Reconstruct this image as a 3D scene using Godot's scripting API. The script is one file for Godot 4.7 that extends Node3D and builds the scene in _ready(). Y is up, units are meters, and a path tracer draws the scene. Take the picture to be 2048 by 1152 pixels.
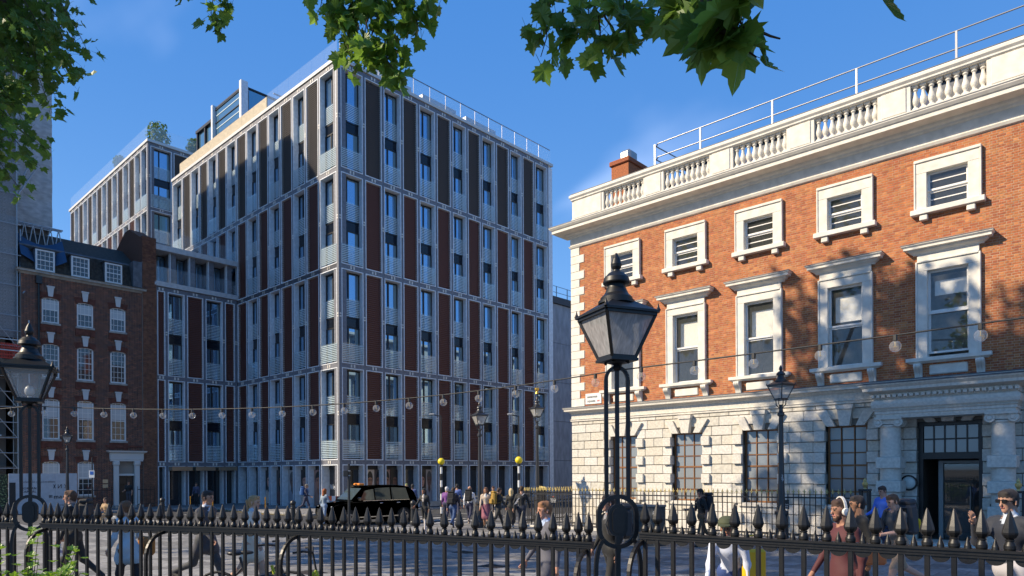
extends Node3D
# World: metres, y up. The camera stands at the origin of the plan; C(right, ahead) gives a point of the ground
# seen from there: metres to the right of and ahead of the viewpoint.
const EYE := 2.05
const RIGHT := Vector3(0.731, 0, -0.682)
const AHEAD := Vector3(-0.682, 0, -0.731)
var mats := {}
var cache := {}
var taken := {}
var rng := RandomNumberGenerator.new()

class MB:
	var v := PackedVector3Array()
	var n := PackedVector3Array()
	var c := PackedColorArray()
	var t := PackedVector2Array()
	var col := Color(1, 1, 1)
	var xf := Transform3D()
	var colored := false
	var mapped := false
	func put(p: Vector3, m: Vector3, u := Vector2.ZERO) -> void:
		v.append(xf * p)
		n.append((xf.basis * m).normalized())
		if colored: c.append(col)
		if mapped: t.append(u)
	func q(a: Vector3, b: Vector3, d: Vector3, e: Vector3) -> void:  # counter-clockwise from outside
		var m := (b - a).cross(e - a)
		if m.length_squared() < 1e-14: m = (b - a).cross(d - a)
		m = m.normalized()
		put(a, m); put(d, m); put(b, m)
		put(a, m); put(e, m); put(d, m)
	func tri(a: Vector3, b: Vector3, d: Vector3) -> void:
		var m := (b - a).cross(d - a).normalized()
		put(a, m); put(d, m); put(b, m)
	func uvq(a: Vector3, b: Vector3, d: Vector3, e: Vector3) -> void:
		mapped = true
		var m := (b - a).cross(e - a).normalized()
		put(a, m, Vector2(0, 1)); put(d, m, Vector2(1, 0)); put(b, m, Vector2(1, 1))
		put(a, m, Vector2(0, 1)); put(e, m, Vector2(0, 0)); put(d, m, Vector2(1, 0))
	func sq(a: Vector3, b: Vector3, d: Vector3, e: Vector3, na: Vector3, nb: Vector3, nd: Vector3, ne: Vector3) -> void:
		put(a, na); put(d, nd); put(b, nb)
		put(a, na); put(e, ne); put(d, nd)
	func box(lo: Vector3, hi: Vector3, back := true) -> void:
		var a := Vector3(lo.x, lo.y, hi.z)
		var b := Vector3(hi.x, lo.y, hi.z)
		var d := Vector3(hi.x, hi.y, hi.z)
		var e := Vector3(lo.x, hi.y, hi.z)
		var a2 := Vector3(lo.x, lo.y, lo.z)
		var b2 := Vector3(hi.x, lo.y, lo.z)
		var d2 := Vector3(hi.x, hi.y, lo.z)
		var e2 := Vector3(lo.x, hi.y, lo.z)
		q(a, b, d, e); q(b, b2, d2, d); q(e, d, d2, e2); q(a2, a, e, e2); q(a2, b2, b, a)
		if back: q(b2, a2, e2, d2)
	func cbox(lo: Vector3, hi: Vector3, k: float) -> void:
		var s := [lo, hi]
		var g := func(i: int, j: int, l: int, axis: int) -> Vector3:
			var p := Vector3(s[i].x, s[j].y, s[l].z)
			var w := Vector3(k if i == 0 else -k, k if j == 0 else -k, k if l == 0 else -k)
			w[axis] = 0.0
			return p + w
		q(g.call(0, 0, 1, 2), g.call(1, 0, 1, 2), g.call(1, 1, 1, 2), g.call(0, 1, 1, 2))
		q(g.call(1, 0, 0, 2), g.call(0, 0, 0, 2), g.call(0, 1, 0, 2), g.call(1, 1, 0, 2))
		q(g.call(1, 0, 1, 0), g.call(1, 0, 0, 0), g.call(1, 1, 0, 0), g.call(1, 1, 1, 0))
		q(g.call(0, 0, 0, 0), g.call(0, 0, 1, 0), g.call(0, 1, 1, 0), g.call(0, 1, 0, 0))
		q(g.call(0, 1, 1, 1), g.call(1, 1, 1, 1), g.call(1, 1, 0, 1), g.call(0, 1, 0, 1))
		q(g.call(0, 0, 0, 1), g.call(1, 0, 0, 1), g.call(1, 0, 1, 1), g.call(0, 0, 1, 1))
		var mid := (lo + hi) * 0.5
		for e in [[1, 2], [0, 2], [0, 1]]:
			for i in 2:
				for j in 2:
					var f := func(along: int, axis: int) -> Vector3:
						var ix := [0, 0, 0]
						ix[e[0]] = i; ix[e[1]] = j; ix[3 - e[0] - e[1]] = along
						return g.call(ix[0], ix[1], ix[2], axis)
					face([f.call(0, e[0]), f.call(1, e[0]), f.call(1, e[1]), f.call(0, e[1])], mid)
		for i in 2:
			for j in 2:
				for l in 2:
					face([g.call(i, j, l, 0), g.call(i, j, l, 1), g.call(i, j, l, 2)], mid)
	func face(p: Array, mid: Vector3) -> void:  # a flat face turned away from mid
		var m: Vector3 = (p[1] - p[0]).cross(p[2] - p[0])
		if m.dot(p[0] - mid) < 0.0: p.reverse()
		if p.size() == 3: tri(p[0], p[1], p[2])
		else: q(p[0], p[1], p[2], p[3])
	func tube(a: Vector3, b: Vector3, ra: float, rb: float, seg := 8, caps := true) -> void:
		var ax := (b - a).normalized()
		var s := ax.cross(Vector3.UP if absf(ax.y) < 0.9 else Vector3.RIGHT).normalized()
		var w := s.cross(ax)
		for i in seg:
			var f := TAU * i / seg
			var g := TAU * (i + 1) / seg
			var m := s * cos(f) + w * sin(f)
			var o := s * cos(g) + w * sin(g)
			sq(a + o * ra, a + m * ra, b + m * rb, b + o * rb, o, m, m, o)
			if caps:
				put(b, ax); put(b + m * rb, ax); put(b + o * rb, ax)
				put(a, -ax); put(a + o * ra, -ax); put(a + m * ra, -ax)
	func pipe(p: Array, r: float, seg := 6, r2 := -1.0) -> void:
		for i in p.size() - 1:
			var ra := r if r2 < 0.0 else lerpf(r, r2, float(i) / (p.size() - 1))
			var rb := r if r2 < 0.0 else lerpf(r, r2, float(i + 1) / (p.size() - 1))
			tube(p[i], p[i + 1], ra, rb, seg, i == 0 or i == p.size() - 2)
			if i > 0: ball(p[i], ra, seg, 3)
	func bar(a: Vector3, b: Vector3, w: float, h: float, up := Vector3.UP) -> void:
		var z := (b - a).normalized()
		var s := up.cross(z).normalized() * w * 0.5
		var u := z.cross(s).normalized() * h * 0.5
		q(b - s - u, b + s - u, b + s + u, b - s + u)
		q(a + s - u, a - s - u, a - s + u, a + s + u)
		q(a + s - u, a + s + u, b + s + u, b + s - u)
		q(a - s + u, a - s - u, b - s - u, b - s + u)
		q(a + s + u, a - s + u, b - s + u, b + s + u)
		q(a - s - u, a + s - u, b + s - u, b - s - u)
	func strip(p: Array, w: float, h: float, up := Vector3.UP) -> void:
		for i in p.size() - 1: bar(p[i], p[i + 1], w, h, up)
	func lathe(o: Vector3, pr: Array, seg := 16, flat := false) -> void:
		for k in pr.size() - 1:
			var a: Vector2 = pr[k]
			var b: Vector2 = pr[k + 1]
			if a.is_equal_approx(b): continue
			var sl := Vector2(b.y - a.y, a.x - b.x).normalized()
			for i in seg:
				var f := TAU * i / seg
				var g := TAU * (i + 1) / seg
				var m := Vector3(cos(f), 0, sin(f))
				var w := Vector3(cos(g), 0, sin(g))
				if flat:
					var mm := (m + w).normalized()
					var nn := Vector3(mm.x * sl.x, sl.y, mm.z * sl.x)
					sq(o + w * a.x + Vector3(0, a.y, 0), o + m * a.x + Vector3(0, a.y, 0), o + m * b.x + Vector3(0, b.y, 0), o + w * b.x + Vector3(0, b.y, 0), nn, nn, nn, nn)
				else:
					var n1 := Vector3(m.x * sl.x, sl.y, m.z * sl.x)
					var n2 := Vector3(w.x * sl.x, sl.y, w.z * sl.x)
					sq(o + w * a.x + Vector3(0, a.y, 0), o + m * a.x + Vector3(0, a.y, 0), o + m * b.x + Vector3(0, b.y, 0), o + w * b.x + Vector3(0, b.y, 0), n2, n1, n1, n2)
	func ball(o: Vector3, r: float, seg := 10, rings := 6, sc := Vector3.ONE) -> void:
		for k in rings:
			var p0 := PI * k / rings - PI / 2
			var p1 := PI * (k + 1) / rings - PI / 2
			for i in seg:
				var f := TAU * i / seg
				var g := TAU * (i + 1) / seg
				var a := Vector3(cos(p0) * cos(f), sin(p0), cos(p0) * sin(f))
				var b := Vector3(cos(p0) * cos(g), sin(p0), cos(p0) * sin(g))
				var d := Vector3(cos(p1) * cos(g), sin(p1), cos(p1) * sin(g))
				var e := Vector3(cos(p1) * cos(f), sin(p1), cos(p1) * sin(f))
				sq(o + b * sc * r, o + a * sc * r, o + e * sc * r, o + d * sc * r, b / sc, a / sc, e / sc, d / sc)
	func prism(poly: PackedVector2Array, z0: float, z1: float) -> void:
		var ix := Geometry2D.triangulate_polygon(poly)
		if ix.is_empty(): return
		var area := 0.0
		for i in poly.size():
			area += poly[i].cross(poly[(i + 1) % poly.size()])
		var pl := poly.duplicate()
		if area < 0.0:
			pl.reverse()
			ix = Geometry2D.triangulate_polygon(pl)
		for i in range(0, ix.size(), 3):
			var a := pl[ix[i]]
			var b := pl[ix[i + 1]]
			var d := pl[ix[i + 2]]
			if (b - a).cross(d - a) < 0.0:
				var w := b
				b = d
				d = w
			tri(Vector3(a.x, a.y, z1), Vector3(b.x, b.y, z1), Vector3(d.x, d.y, z1))
			tri(Vector3(a.x, a.y, z0), Vector3(d.x, d.y, z0), Vector3(b.x, b.y, z0))
		for i in pl.size():
			var a := pl[i]
			var b := pl[(i + 1) % pl.size()]
			q(Vector3(a.x, a.y, z0), Vector3(b.x, b.y, z0), Vector3(b.x, b.y, z1), Vector3(a.x, a.y, z1))
	func molded(x0: float, x1: float, zb: float, pr: Array, top := true) -> void:
		# a moulding with mitred returns at both ends; pr: (projection, height) from below upwards, measured from the plane z = 0
		for i in pr.size() - 1:
			var a: Vector2 = pr[i]
			var b: Vector2 = pr[i + 1]
			q(Vector3(x0 - a.x, a.y, a.x), Vector3(x1 + a.x, a.y, a.x), Vector3(x1 + b.x, b.y, b.x), Vector3(x0 - b.x, b.y, b.x))
			q(Vector3(x0 - a.x, a.y, zb), Vector3(x0 - a.x, a.y, a.x), Vector3(x0 - b.x, b.y, b.x), Vector3(x0 - b.x, b.y, zb))
			q(Vector3(x1 + a.x, a.y, a.x), Vector3(x1 + a.x, a.y, zb), Vector3(x1 + b.x, b.y, zb), Vector3(x1 + b.x, b.y, b.x))
		var f: Vector2 = pr[0]
		var l: Vector2 = pr[-1]
		q(Vector3(x0 - f.x, f.y, zb), Vector3(x1 + f.x, f.y, zb), Vector3(x1 + f.x, f.y, f.x), Vector3(x0 - f.x, f.y, f.x))
		if top: q(Vector3(x0 - l.x, l.y, l.x), Vector3(x1 + l.x, l.y, l.x), Vector3(x1 + l.x, l.y, zb), Vector3(x0 - l.x, l.y, zb))
	func done(m: Material = null) -> ArrayMesh:
		var a := []
		a.resize(Mesh.ARRAY_MAX)
		a[Mesh.ARRAY_VERTEX] = v
		a[Mesh.ARRAY_NORMAL] = n
		if colored: a[Mesh.ARRAY_COLOR] = c
		if mapped: a[Mesh.ARRAY_TEX_UV] = t
		var r := ArrayMesh.new()
		r.add_surface_from_arrays(Mesh.PRIMITIVE_TRIANGLES, a)
		if m: r.surface_set_material(0, m)
		return r

func ground(d: float) -> float:
	if d < 11.0: return 0.0
	if d < 22.0: return -0.3 * (d - 11.0) / 11.0
	if d < 45.0: return -0.3 - 0.15 * (d - 22.0) / 23.0
	return -0.45

func C(r: float, d: float, h := 0.0) -> Vector3:
	var p := RIGHT * r + AHEAD * d
	p.y = ground(d) + h
	return p

func C3(r: float, d: float, y: float) -> Vector3:
	var p := RIGHT * r + AHEAD * d
	p.y = y
	return p

func ground_at(p: Vector3) -> float:
	return ground(AHEAD.dot(Vector3(p.x, 0, p.z)))

func facing(deg: float) -> float:  # 0 looks at the viewpoint, 90 to the right of the picture, 180 away from it
	var f := -AHEAD * cos(deg_to_rad(deg)) + RIGHT * sin(deg_to_rad(deg))
	return atan2(f.x, f.z)

func noise_tex(key: String, freq: float, lo: float, hi: float, octaves := 4, size := 512, kind := FastNoiseLite.TYPE_SIMPLEX_SMOOTH) -> NoiseTexture2D:
	if cache.has(key): return cache[key]
	var f := FastNoiseLite.new()
	f.seed = hash(key) % 1000
	f.noise_type = kind
	f.frequency = freq
	f.fractal_octaves = octaves
	var t := NoiseTexture2D.new()
	t.width = size
	t.height = size
	t.seamless = true
	t.noise = f
	var g := Gradient.new()
	g.set_color(0, Color(lo, lo, lo))
	g.set_color(1, Color(hi, hi, hi))
	t.color_ramp = g
	cache[key] = t
	return t

# base colours are linear; o: patch (tone texture), scale, bump, metal, alpha, spec, coat, glow, vc
func M(key: String, c := Color(0.5, 0.5, 0.5), rough := 0.7, o := {}) -> StandardMaterial3D:
	if mats.has(key): return mats[key]
	var m := StandardMaterial3D.new()
	m.resource_name = key
	m.albedo_color = c.linear_to_srgb()
	m.albedo_color.a = o.get("alpha", 1.0)
	m.roughness = rough
	m.metallic = o.get("metal", 0.0)
	m.metallic_specular = o.get("spec", 0.5)
	if o.has("alpha"): m.transparency = BaseMaterial3D.TRANSPARENCY_ALPHA
	if o.get("vc", false): m.vertex_color_use_as_albedo = true
	if o.has("patch"):
		m.albedo_texture = noise_tex("patch%s" % o.patch, 0.012, 1.0 - o.patch, 1.0, 5)
		m.uv1_triplanar = true
		m.uv1_world_triplanar = true
		m.uv1_scale = o.get("scale", Vector3.ONE * 0.4)
	if o.has("bump"):
		m.heightmap_enabled = true
		m.heightmap_scale = o.bump
		m.heightmap_texture = noise_tex("grain", 0.06, 0.0, 1.0, 4)
		m.uv1_triplanar = true
		m.uv1_world_triplanar = true
		m.uv1_scale = o.get("scale", Vector3.ONE * 0.4)
	if o.has("rtex"):
		m.roughness_texture = noise_tex("rough", 0.02, 0.55, 1.0, 4)
		m.uv1_triplanar = true
		m.uv1_world_triplanar = true
		m.uv1_scale = o.get("scale", Vector3.ONE * 0.4)
	if o.has("coat"):
		m.clearcoat_enabled = true
		m.clearcoat = o.coat
		m.clearcoat_roughness = 0.05
	if o.has("back"):
		m.backlight_enabled = true
		m.backlight = o.back.linear_to_srgb()
	if o.has("sheen"):
		m.rim_enabled = true
		m.rim = o.sheen
		m.rim_tint = 0.6
	mats[key] = m
	return m

func numbered(called: String) -> String:
	var k: int = taken.get(called, 0)
	taken[called] = k + 1
	return called if k == 0 else "%s_%03d" % [called, k]

func thing(called: String, label: String, category: String, at := Vector3.ZERO, turn := 0.0, group := "") -> Node3D:
	var o := Node3D.new()
	o.name = numbered(called)
	add_child(o)
	o.position = at
	o.rotation.y = turn
	tag(o, label, category, group)
	return o

func tag(o: Node3D, label: String, category: String, group := "") -> void:
	o.set_meta("label", label)
	o.set_meta("category", category)
	if group: o.set_meta("group", group)

func part(parent: Node3D, called: String, mesh: Mesh, m: Material = null, x := Transform3D()) -> MeshInstance3D:
	var o := MeshInstance3D.new()
	o.name = called
	o.mesh = mesh
	if m: o.material_override = m
	o.transform = x
	parent.add_child(o, true)
	return o

func group_node(parent: Node3D, called: String, x := Transform3D()) -> Node3D:
	var o := Node3D.new()
	o.name = called
	o.transform = x
	parent.add_child(o, true)
	return o

func struct(called: String, mesh: Mesh, m: Material = null) -> MeshInstance3D:
	var o := MeshInstance3D.new()
	o.name = numbered(called)
	o.mesh = mesh
	if m: o.material_override = m
	o.set_meta("kind", "structure")
	add_child(o)
	return o

func boxm(size: Vector3, k := 0.0) -> ArrayMesh:  # a box on its base centre, shared between alike parts
	var key := "box%.3f_%.3f_%.3f_%.3f" % [size.x, size.y, size.z, k]
	if not cache.has(key):
		var b := MB.new()
		if k > 0.0: b.cbox(Vector3(-size.x / 2, 0, -size.z / 2), Vector3(size.x / 2, size.y, size.z / 2), k)
		else: b.box(Vector3(-size.x / 2, 0, -size.z / 2), Vector3(size.x / 2, size.y, size.z / 2))
		cache[key] = b.done()
	return cache[key]

func pt(p: Vector3, yaw := 0.0) -> Transform3D:
	return Transform3D(Basis(Vector3.UP, yaw), p)

func span(lo: Vector3, hi: Vector3, k := 0.0) -> Array:  # [mesh, transform] of a box between two corners
	return [boxm(hi - lo, k), pt(Vector3((lo.x + hi.x) / 2, lo.y, (lo.z + hi.z) / 2))]

func slab(parent: Node3D, called: String, m: Material, lo: Vector3, hi: Vector3, k := 0.0) -> MeshInstance3D:
	var s := span(lo, hi, k)
	return part(parent, called, s[0], m, s[1])

func words(parent: Node3D, called: String, text: String, size: float, m: Material, x: Transform3D, depth := 0.006, bold := false, serif := false) -> MeshInstance3D:
	var t := TextMesh.new()
	var f := SystemFont.new()
	f.font_names = PackedStringArray(["Droid Serif" if serif else "Droid Sans"])
	if bold: f.font_weight = 700
	t.font = f
	t.text = text
	t.font_size = 32
	t.pixel_size = size / 32.0
	t.depth = depth
	t.curve_step = 2.0
	return part(parent, called, t, m, x)

func _ready() -> void:
	rng.seed = 7
	var cam := Camera3D.new()
	cam.name = "camera"
	cam.projection = Camera3D.PROJECTION_FRUSTUM
	cam.near = 0.1
	cam.far = 1500.0
	cam.size = 0.1 * 1152.0 / 1366.0
	cam.frustum_offset = Vector2(0, 0.1 * 366.0 / 1366.0)
	cam.position = Vector3(0, EYE, 0)
	cam.rotation = Vector3(0, deg_to_rad(43.0), deg_to_rad(-0.3))
	add_child(cam)
	cam.current = true
	var env := Environment.new()
	env.background_mode = Environment.BG_SKY
	var sky := Sky.new()
	var sm := ProceduralSkyMaterial.new()
	sm.sky_top_color = Color(0.038, 0.15, 0.42).linear_to_srgb()
	sm.sky_horizon_color = Color(0.27, 0.51, 0.82).linear_to_srgb()
	sm.sky_curve = 0.16
	sm.ground_bottom_color = Color(0.2, 0.2, 0.2).linear_to_srgb()
	sm.ground_horizon_color = Color(0.30, 0.33, 0.36).linear_to_srgb()
	sm.sky_energy_multiplier = 1.0
	sm.sky_cover = wisps()
	sky.sky_material = sm
	env.sky = sky
	env.tonemap_mode = Environment.TONE_MAPPER_LINEAR
	env.tonemap_exposure = 1.7
	env.sdfgi_enabled = true
	env.ssao_enabled = true
	env.ssil_enabled = true
	var we := WorldEnvironment.new()
	we.name = "surroundings"
	we.environment = env
	add_child(we)
	var sun := DirectionalLight3D.new()
	sun.name = "sun"
	sun.light_energy = 1.35
	sun.light_color = Color(1.0, 0.93, 0.82)
	sun.light_angular_distance = 0.5
	sun.shadow_enabled = true
	add_child(sun)
	var az := deg_to_rad(36.0)
	var el := deg_to_rad(35.0)
	sun.look_at_from_position(Vector3.ZERO, Vector3(sin(az) * cos(el), -sin(el), -cos(az) * cos(el)))
	build_ground()
	build_hotel()
	build_georgian()
	build_townhouse()
	build_scaffold()
	build_backdrops()
	build_fence()
	build_street()
	build_taxi()
	build_people()
	build_trees()

func wisps() -> ImageTexture:
	var w := 1024
	var h := 512
	var im := Image.create(w, h, false, Image.FORMAT_RGBA8)
	var f := FastNoiseLite.new()
	f.seed = 5
	f.frequency = 0.012
	f.fractal_octaves = 5
	var g := FastNoiseLite.new()
	g.seed = 9
	g.frequency = 0.004
	for y in h / 2:
		for x in w:
			# drawn out along the wind, closed round the horizon
			var an := TAU * x / w
			var p := Vector3(cos(an) * 160.0, y * 1.6, sin(an) * 160.0)
			var a := smoothstep(0.12, 0.55, f.get_noise_3d(p.x * 2.0 + y * 2.2, p.y, p.z * 0.8)) * smoothstep(0.1, 0.45, g.get_noise_3d(p.x + 90.0, p.y, p.z))
			im.set_pixel(x, y, Color(1, 1, 1, a * 0.16))
	return ImageTexture.create_from_image(im)


func sheet(x0: int, x1: int, z0: int, z1: int, lift: float, skirt := 0.0) -> ArrayMesh:
	var b := MB.new()
	for x in range(x0, x1):
		for z in range(z0, z1):
			var p := []
			for k in [[x, z + 1], [x + 1, z + 1], [x + 1, z], [x, z]]:
				var w := Vector3(k[0], 0, k[1])
				w.y = ground_at(w) + lift
				p.append(w)
			b.q(p[0], p[1], p[2], p[3])
			if skirt > 0.0:
				var dn := Vector3(0, -skirt, 0)
				if x == x0: b.q(p[3] + dn, p[0] + dn, p[0], p[3])
				if x == x1 - 1: b.q(p[1] + dn, p[2] + dn, p[2], p[1])
				if z == z0: b.q(p[2] + dn, p[3] + dn, p[3], p[2])
				if z == z1 - 1: b.q(p[0] + dn, p[1] + dn, p[1], p[0])
	return b.done()

func build_ground() -> void:
	var asphalt := M("asphalt", Color(0.075, 0.075, 0.078), 0.9, {"patch": 0.45, "scale": Vector3.ONE * 0.35, "bump": 0.6})
	var bed := M("paving_bed", Color(0.11, 0.105, 0.1), 0.95, {"patch": 0.4, "bump": 0.5})
	var flag := M("flagstone_street", Color(0.31, 0.303, 0.295), 0.85, {"patch": 0.35, "scale": Vector3.ONE * 0.5, "bump": 0.4})
	var b := MB.new()
	b.q(Vector3(-1500, -0.75, 1500), Vector3(1500, -0.75, 1500), Vector3(1500, -0.75, -1500), Vector3(-1500, -0.75, -1500))
	struct("ground", b.done(), asphalt)
	struct("road", sheet(-52, -22, -92, -11, -0.1), asphalt)
	var plaza := struct("pavement", sheet(-24, 24, -24, 24, 0.0, 0.3), bed)
	var west := struct("pavement", sheet(-54, -24, -13, 24, 0.0, 0.3), bed)
	struct("pavement", sheet(-56, -36, -27, -21, 0.0, 0.3), flag)
	struct("pavement", sheet(-58, -50, -21, -13, 0.0, 0.3), flag)
	struct("pavement", sheet(-24, -18, -92, -24, 0.0, 0.3), flag)
	# kerb stones along the carriageway
	var kerb := M("kerb_granite", Color(0.42, 0.41, 0.4), 0.8, {"patch": 0.3, "scale": Vector3.ONE * 0.8, "bump": 0.3})
	var runs := [[Vector3(-50, 0, -12.9), Vector3(-24.1, 0, -12.9)], [Vector3(-50, 0, -21.1), Vector3(-36, 0, -21.1)], [Vector3(-24.1, 0, -12.9), Vector3(-24.1, 0, -60)], [Vector3(-35.9, 0, -21), Vector3(-35.9, 0, -60)], [Vector3(-49.9, 0, -13), Vector3(-49.9, 0, -21)]]
	for r in runs:
		var k := struct("kerb", null)
		var n := int(r[0].distance_to(r[1]) / 0.95)
		var dir: Vector3 = (r[1] - r[0]).normalized()
		for i in n:
			var p: Vector3 = r[0] + dir * (i + 0.5) * 0.95
			var o := part(k, "kerb_stone", boxm(Vector3(0.93, 0.3, 0.28), 0.015), kerb, pt(Vector3(p.x, ground_at(p) - 0.28, p.z), atan2(-dir.z, dir.x)))
			o.rotation.z = 0.0
	# flagstones: each near one a piece, those farther off joined
	var tones := []
	for i in 7:
		var t := 0.20 + 0.035 * i
		tones.append(M("flagstone_%d" % i, Color(t * 1.02, t, t * 0.97), 0.82, {"patch": 0.3, "scale": Vector3.ONE * (0.7 + 0.05 * i), "bump": 0.35}))
	var all := []
	var gx := 0.9
	var gz := 0.6
	for i in range(-60, 30):
		for j in range(-42, 8):
			var p := Vector3((i + 0.5) * gx + (0.45 if j % 2 else 0.0), 0, (j + 0.5) * gz)
			var d := AHEAD.dot(p)
			var r := RIGHT.dot(p)
			if d < 7.0 or d > 32.0 or absf(r) > d * 0.82 + 1.0: continue
			if p.z < -23.6 or (p.x < -23.6 and p.z < -12.5) or p.z > -0.5 + 0.0 and d < 4.0: continue
			all.append([d, p])
	all.sort_custom(func(x, y): return x[0] < y[0])
	var rest := MB.new()
	rest.colored = true
	var one := boxm(Vector3(gx - 0.012, 0.04, gz - 0.012), 0.004)
	var n := 0
	for a in all:
		var p: Vector3 = a[1]
		p.y = ground_at(p) - 0.032
		var e := 0.3
		var up := Vector3(ground_at(p - Vector3(e, 0, 0)) - ground_at(p + Vector3(e, 0, 0)), 2 * e, ground_at(p - Vector3(0, 0, e)) - ground_at(p + Vector3(0, 0, e))).normalized()
		var x := Vector3.RIGHT
		x = (x - up * x.dot(up)).normalized()
		var tr := Transform3D(Basis(x, up, x.cross(up)), p + Vector3(0, rng.randf_range(-0.002, 0.002), 0))
		if n < 300:
			part(plaza if p.x > -24.0 else west, "flagstone", one, tones[rng.randi() % 7], tr)
		else:
			rest.xf = tr
			var t := rng.randf_range(0.20, 0.40)
			rest.col = Color(t * 1.02, t, t * 0.97)
			rest.box(Vector3(-gx / 2 + 0.006, 0, -gz / 2 + 0.006), Vector3(gx / 2 - 0.006, 0.04, gz / 2 - 0.006), false)
		n += 1
	var fs := part(plaza, "flagstone_field", rest.done(), M("flagstone_mixed", Color(1, 1, 1), 0.82, {"vc": true, "patch": 0.3, "scale": Vector3.ONE * 0.7, "bump": 0.35}))
	fs.set_meta("kind", "stuff")
	# painted markings, a sheet a few millimetres above the carriageway
	var white := M("road_paint_white", Color(0.7, 0.7, 0.68), 0.7, {"patch": 0.5, "scale": Vector3.ONE * 0.9})
	var yellow := M("road_paint_yellow", Color(0.65, 0.48, 0.06), 0.7, {"patch": 0.5, "scale": Vector3.ONE * 0.9})
	for k in 7:
		var m := MB.new()
		paint(m, Vector3(-34.6 + k * 1.45, 0, -25.2), Vector3(-34.0 + k * 1.45, 0, -22.0))
		struct("zebra_stripe", m.done(), white)
	for z in [[-13.25, -49, -25], [-13.45, -49, -25], [-20.75, -49, -36.5], [-20.55, -49, -36.5]]:
		var m := MB.new()
		for i in range(z[1], z[2]):
			paint(m, Vector3(i, 0, z[0] - 0.05), Vector3(i + 1, 0, z[0] + 0.05))
		struct("yellow_line", m.done(), yellow)
	var m2 := MB.new()
	for i in 6: paint(m2, Vector3(-48 + i * 4.0, 0, -17.05), Vector3(-46 + i * 4.0, 0, -16.95))
	struct("lane_line", m2.done(), white)
	# cast-iron covers let into the paving
	var iron := M("cover_iron", Color(0.06, 0.05, 0.045), 0.6, {"metal": 0.6, "bump": 0.8})
	for p in [C(-0.44, 15.50), C(-1.31, 19.00), C(-4.29, 14.50)]:
		var c := part(plaza, "drain_cover", boxm(Vector3(0.62, 0.03, 0.46), 0.004), iron, pt(p + Vector3(0, -0.012, 0)))
		for i in 5: part(c, "rib", boxm(Vector3(0.54, 0.006, 0.03)), iron, pt(Vector3(0, 0.03, -0.16 + i * 0.08)))

func paint(m: MB, a: Vector3, b: Vector3) -> void:
	var p := []
	for k in [Vector3(a.x, 0, b.z), Vector3(b.x, 0, b.z), Vector3(b.x, 0, a.z), Vector3(a.x, 0, a.z)]:
		k.y = ground_at(k) - 0.1 + 0.008
		p.append(k)
	m.q(p[0], p[1], p[2], p[3])


var HX := -39.4
var HZ := -25.44
const LEVELS := [2.7, 9.2, 15.85, 22.3, 29.35]

func louvre_mesh(w: float, h: float) -> ArrayMesh:
	var key := "louvre%.2f_%.2f" % [w, h]
	if cache.has(key): return cache[key]
	var b := MB.new()
	var n := int(h / 0.14)
	var p := h / n
	for i in n:
		var y := i * p
		var a := Vector3(0, y + 0.01, 0.0)
		# a slat tilted outwards and downwards
		var s := PackedVector2Array([Vector2(0.0, y + 0.085), Vector2(0.0, y + 0.065), Vector2(0.085, y + 0.02), Vector2(0.085, y + 0.045)])
		for k in 4:
			var c := s[k]
			var d := s[(k + 1) % 4]
			pass
			b.q(Vector3(0, c.y, c.x), Vector3(w, c.y, c.x), Vector3(w, d.y, d.x), Vector3(0, d.y, d.x))
	b.q(Vector3(0, 0, -0.09), Vector3(w, 0, -0.09), Vector3(w, h, -0.09), Vector3(0, h, -0.09))
	cache[key] = b.done()
	return cache[key]

func reveal_mesh(w: float, h: float, d: float) -> ArrayMesh:
	var key := "reveal%.2f_%.2f_%.2f" % [w, h, d]
	if cache.has(key): return cache[key]
	var b := MB.new()
	var t := 0.06
	b.box(Vector3(0, 0, -d), Vector3(t, h, 0.03))
	b.box(Vector3(w - t, 0, -d), Vector3(w, h, 0.03))
	b.box(Vector3(t, h - t, -d), Vector3(w - t, h, 0.028))
	b.box(Vector3(t, 0, -d), Vector3(w - t, t, 0.028))
	cache[key] = b.done()
	return cache[key]

func bars_mesh(w: float) -> ArrayMesh:
	var key := "bars%.2f" % w
	if cache.has(key): return cache[key]
	var b := MB.new()
	for i in 10: b.box(Vector3(0, 0.03 + i * 0.12, 0), Vector3(w, 0.072 + i * 0.12, 0.012))
	cache[key] = b.done()
	return cache[key]

func rim_mesh(w: float, h: float, t: float, d: float) -> ArrayMesh:
	var key := "rim%.2f_%.2f_%.3f_%.2f" % [w, h, t, d]
	if cache.has(key): return cache[key]
	var b := MB.new()
	b.box(Vector3(0, 0, 0), Vector3(t, h, d))
	b.box(Vector3(w - t, 0, 0), Vector3(w, h, d))
	b.box(Vector3(t, h - t, 0), Vector3(w - t, h, d))
	b.box(Vector3(t, 0, 0), Vector3(w - t, t, d))
	cache[key] = b.done()
	return cache[key]

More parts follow.
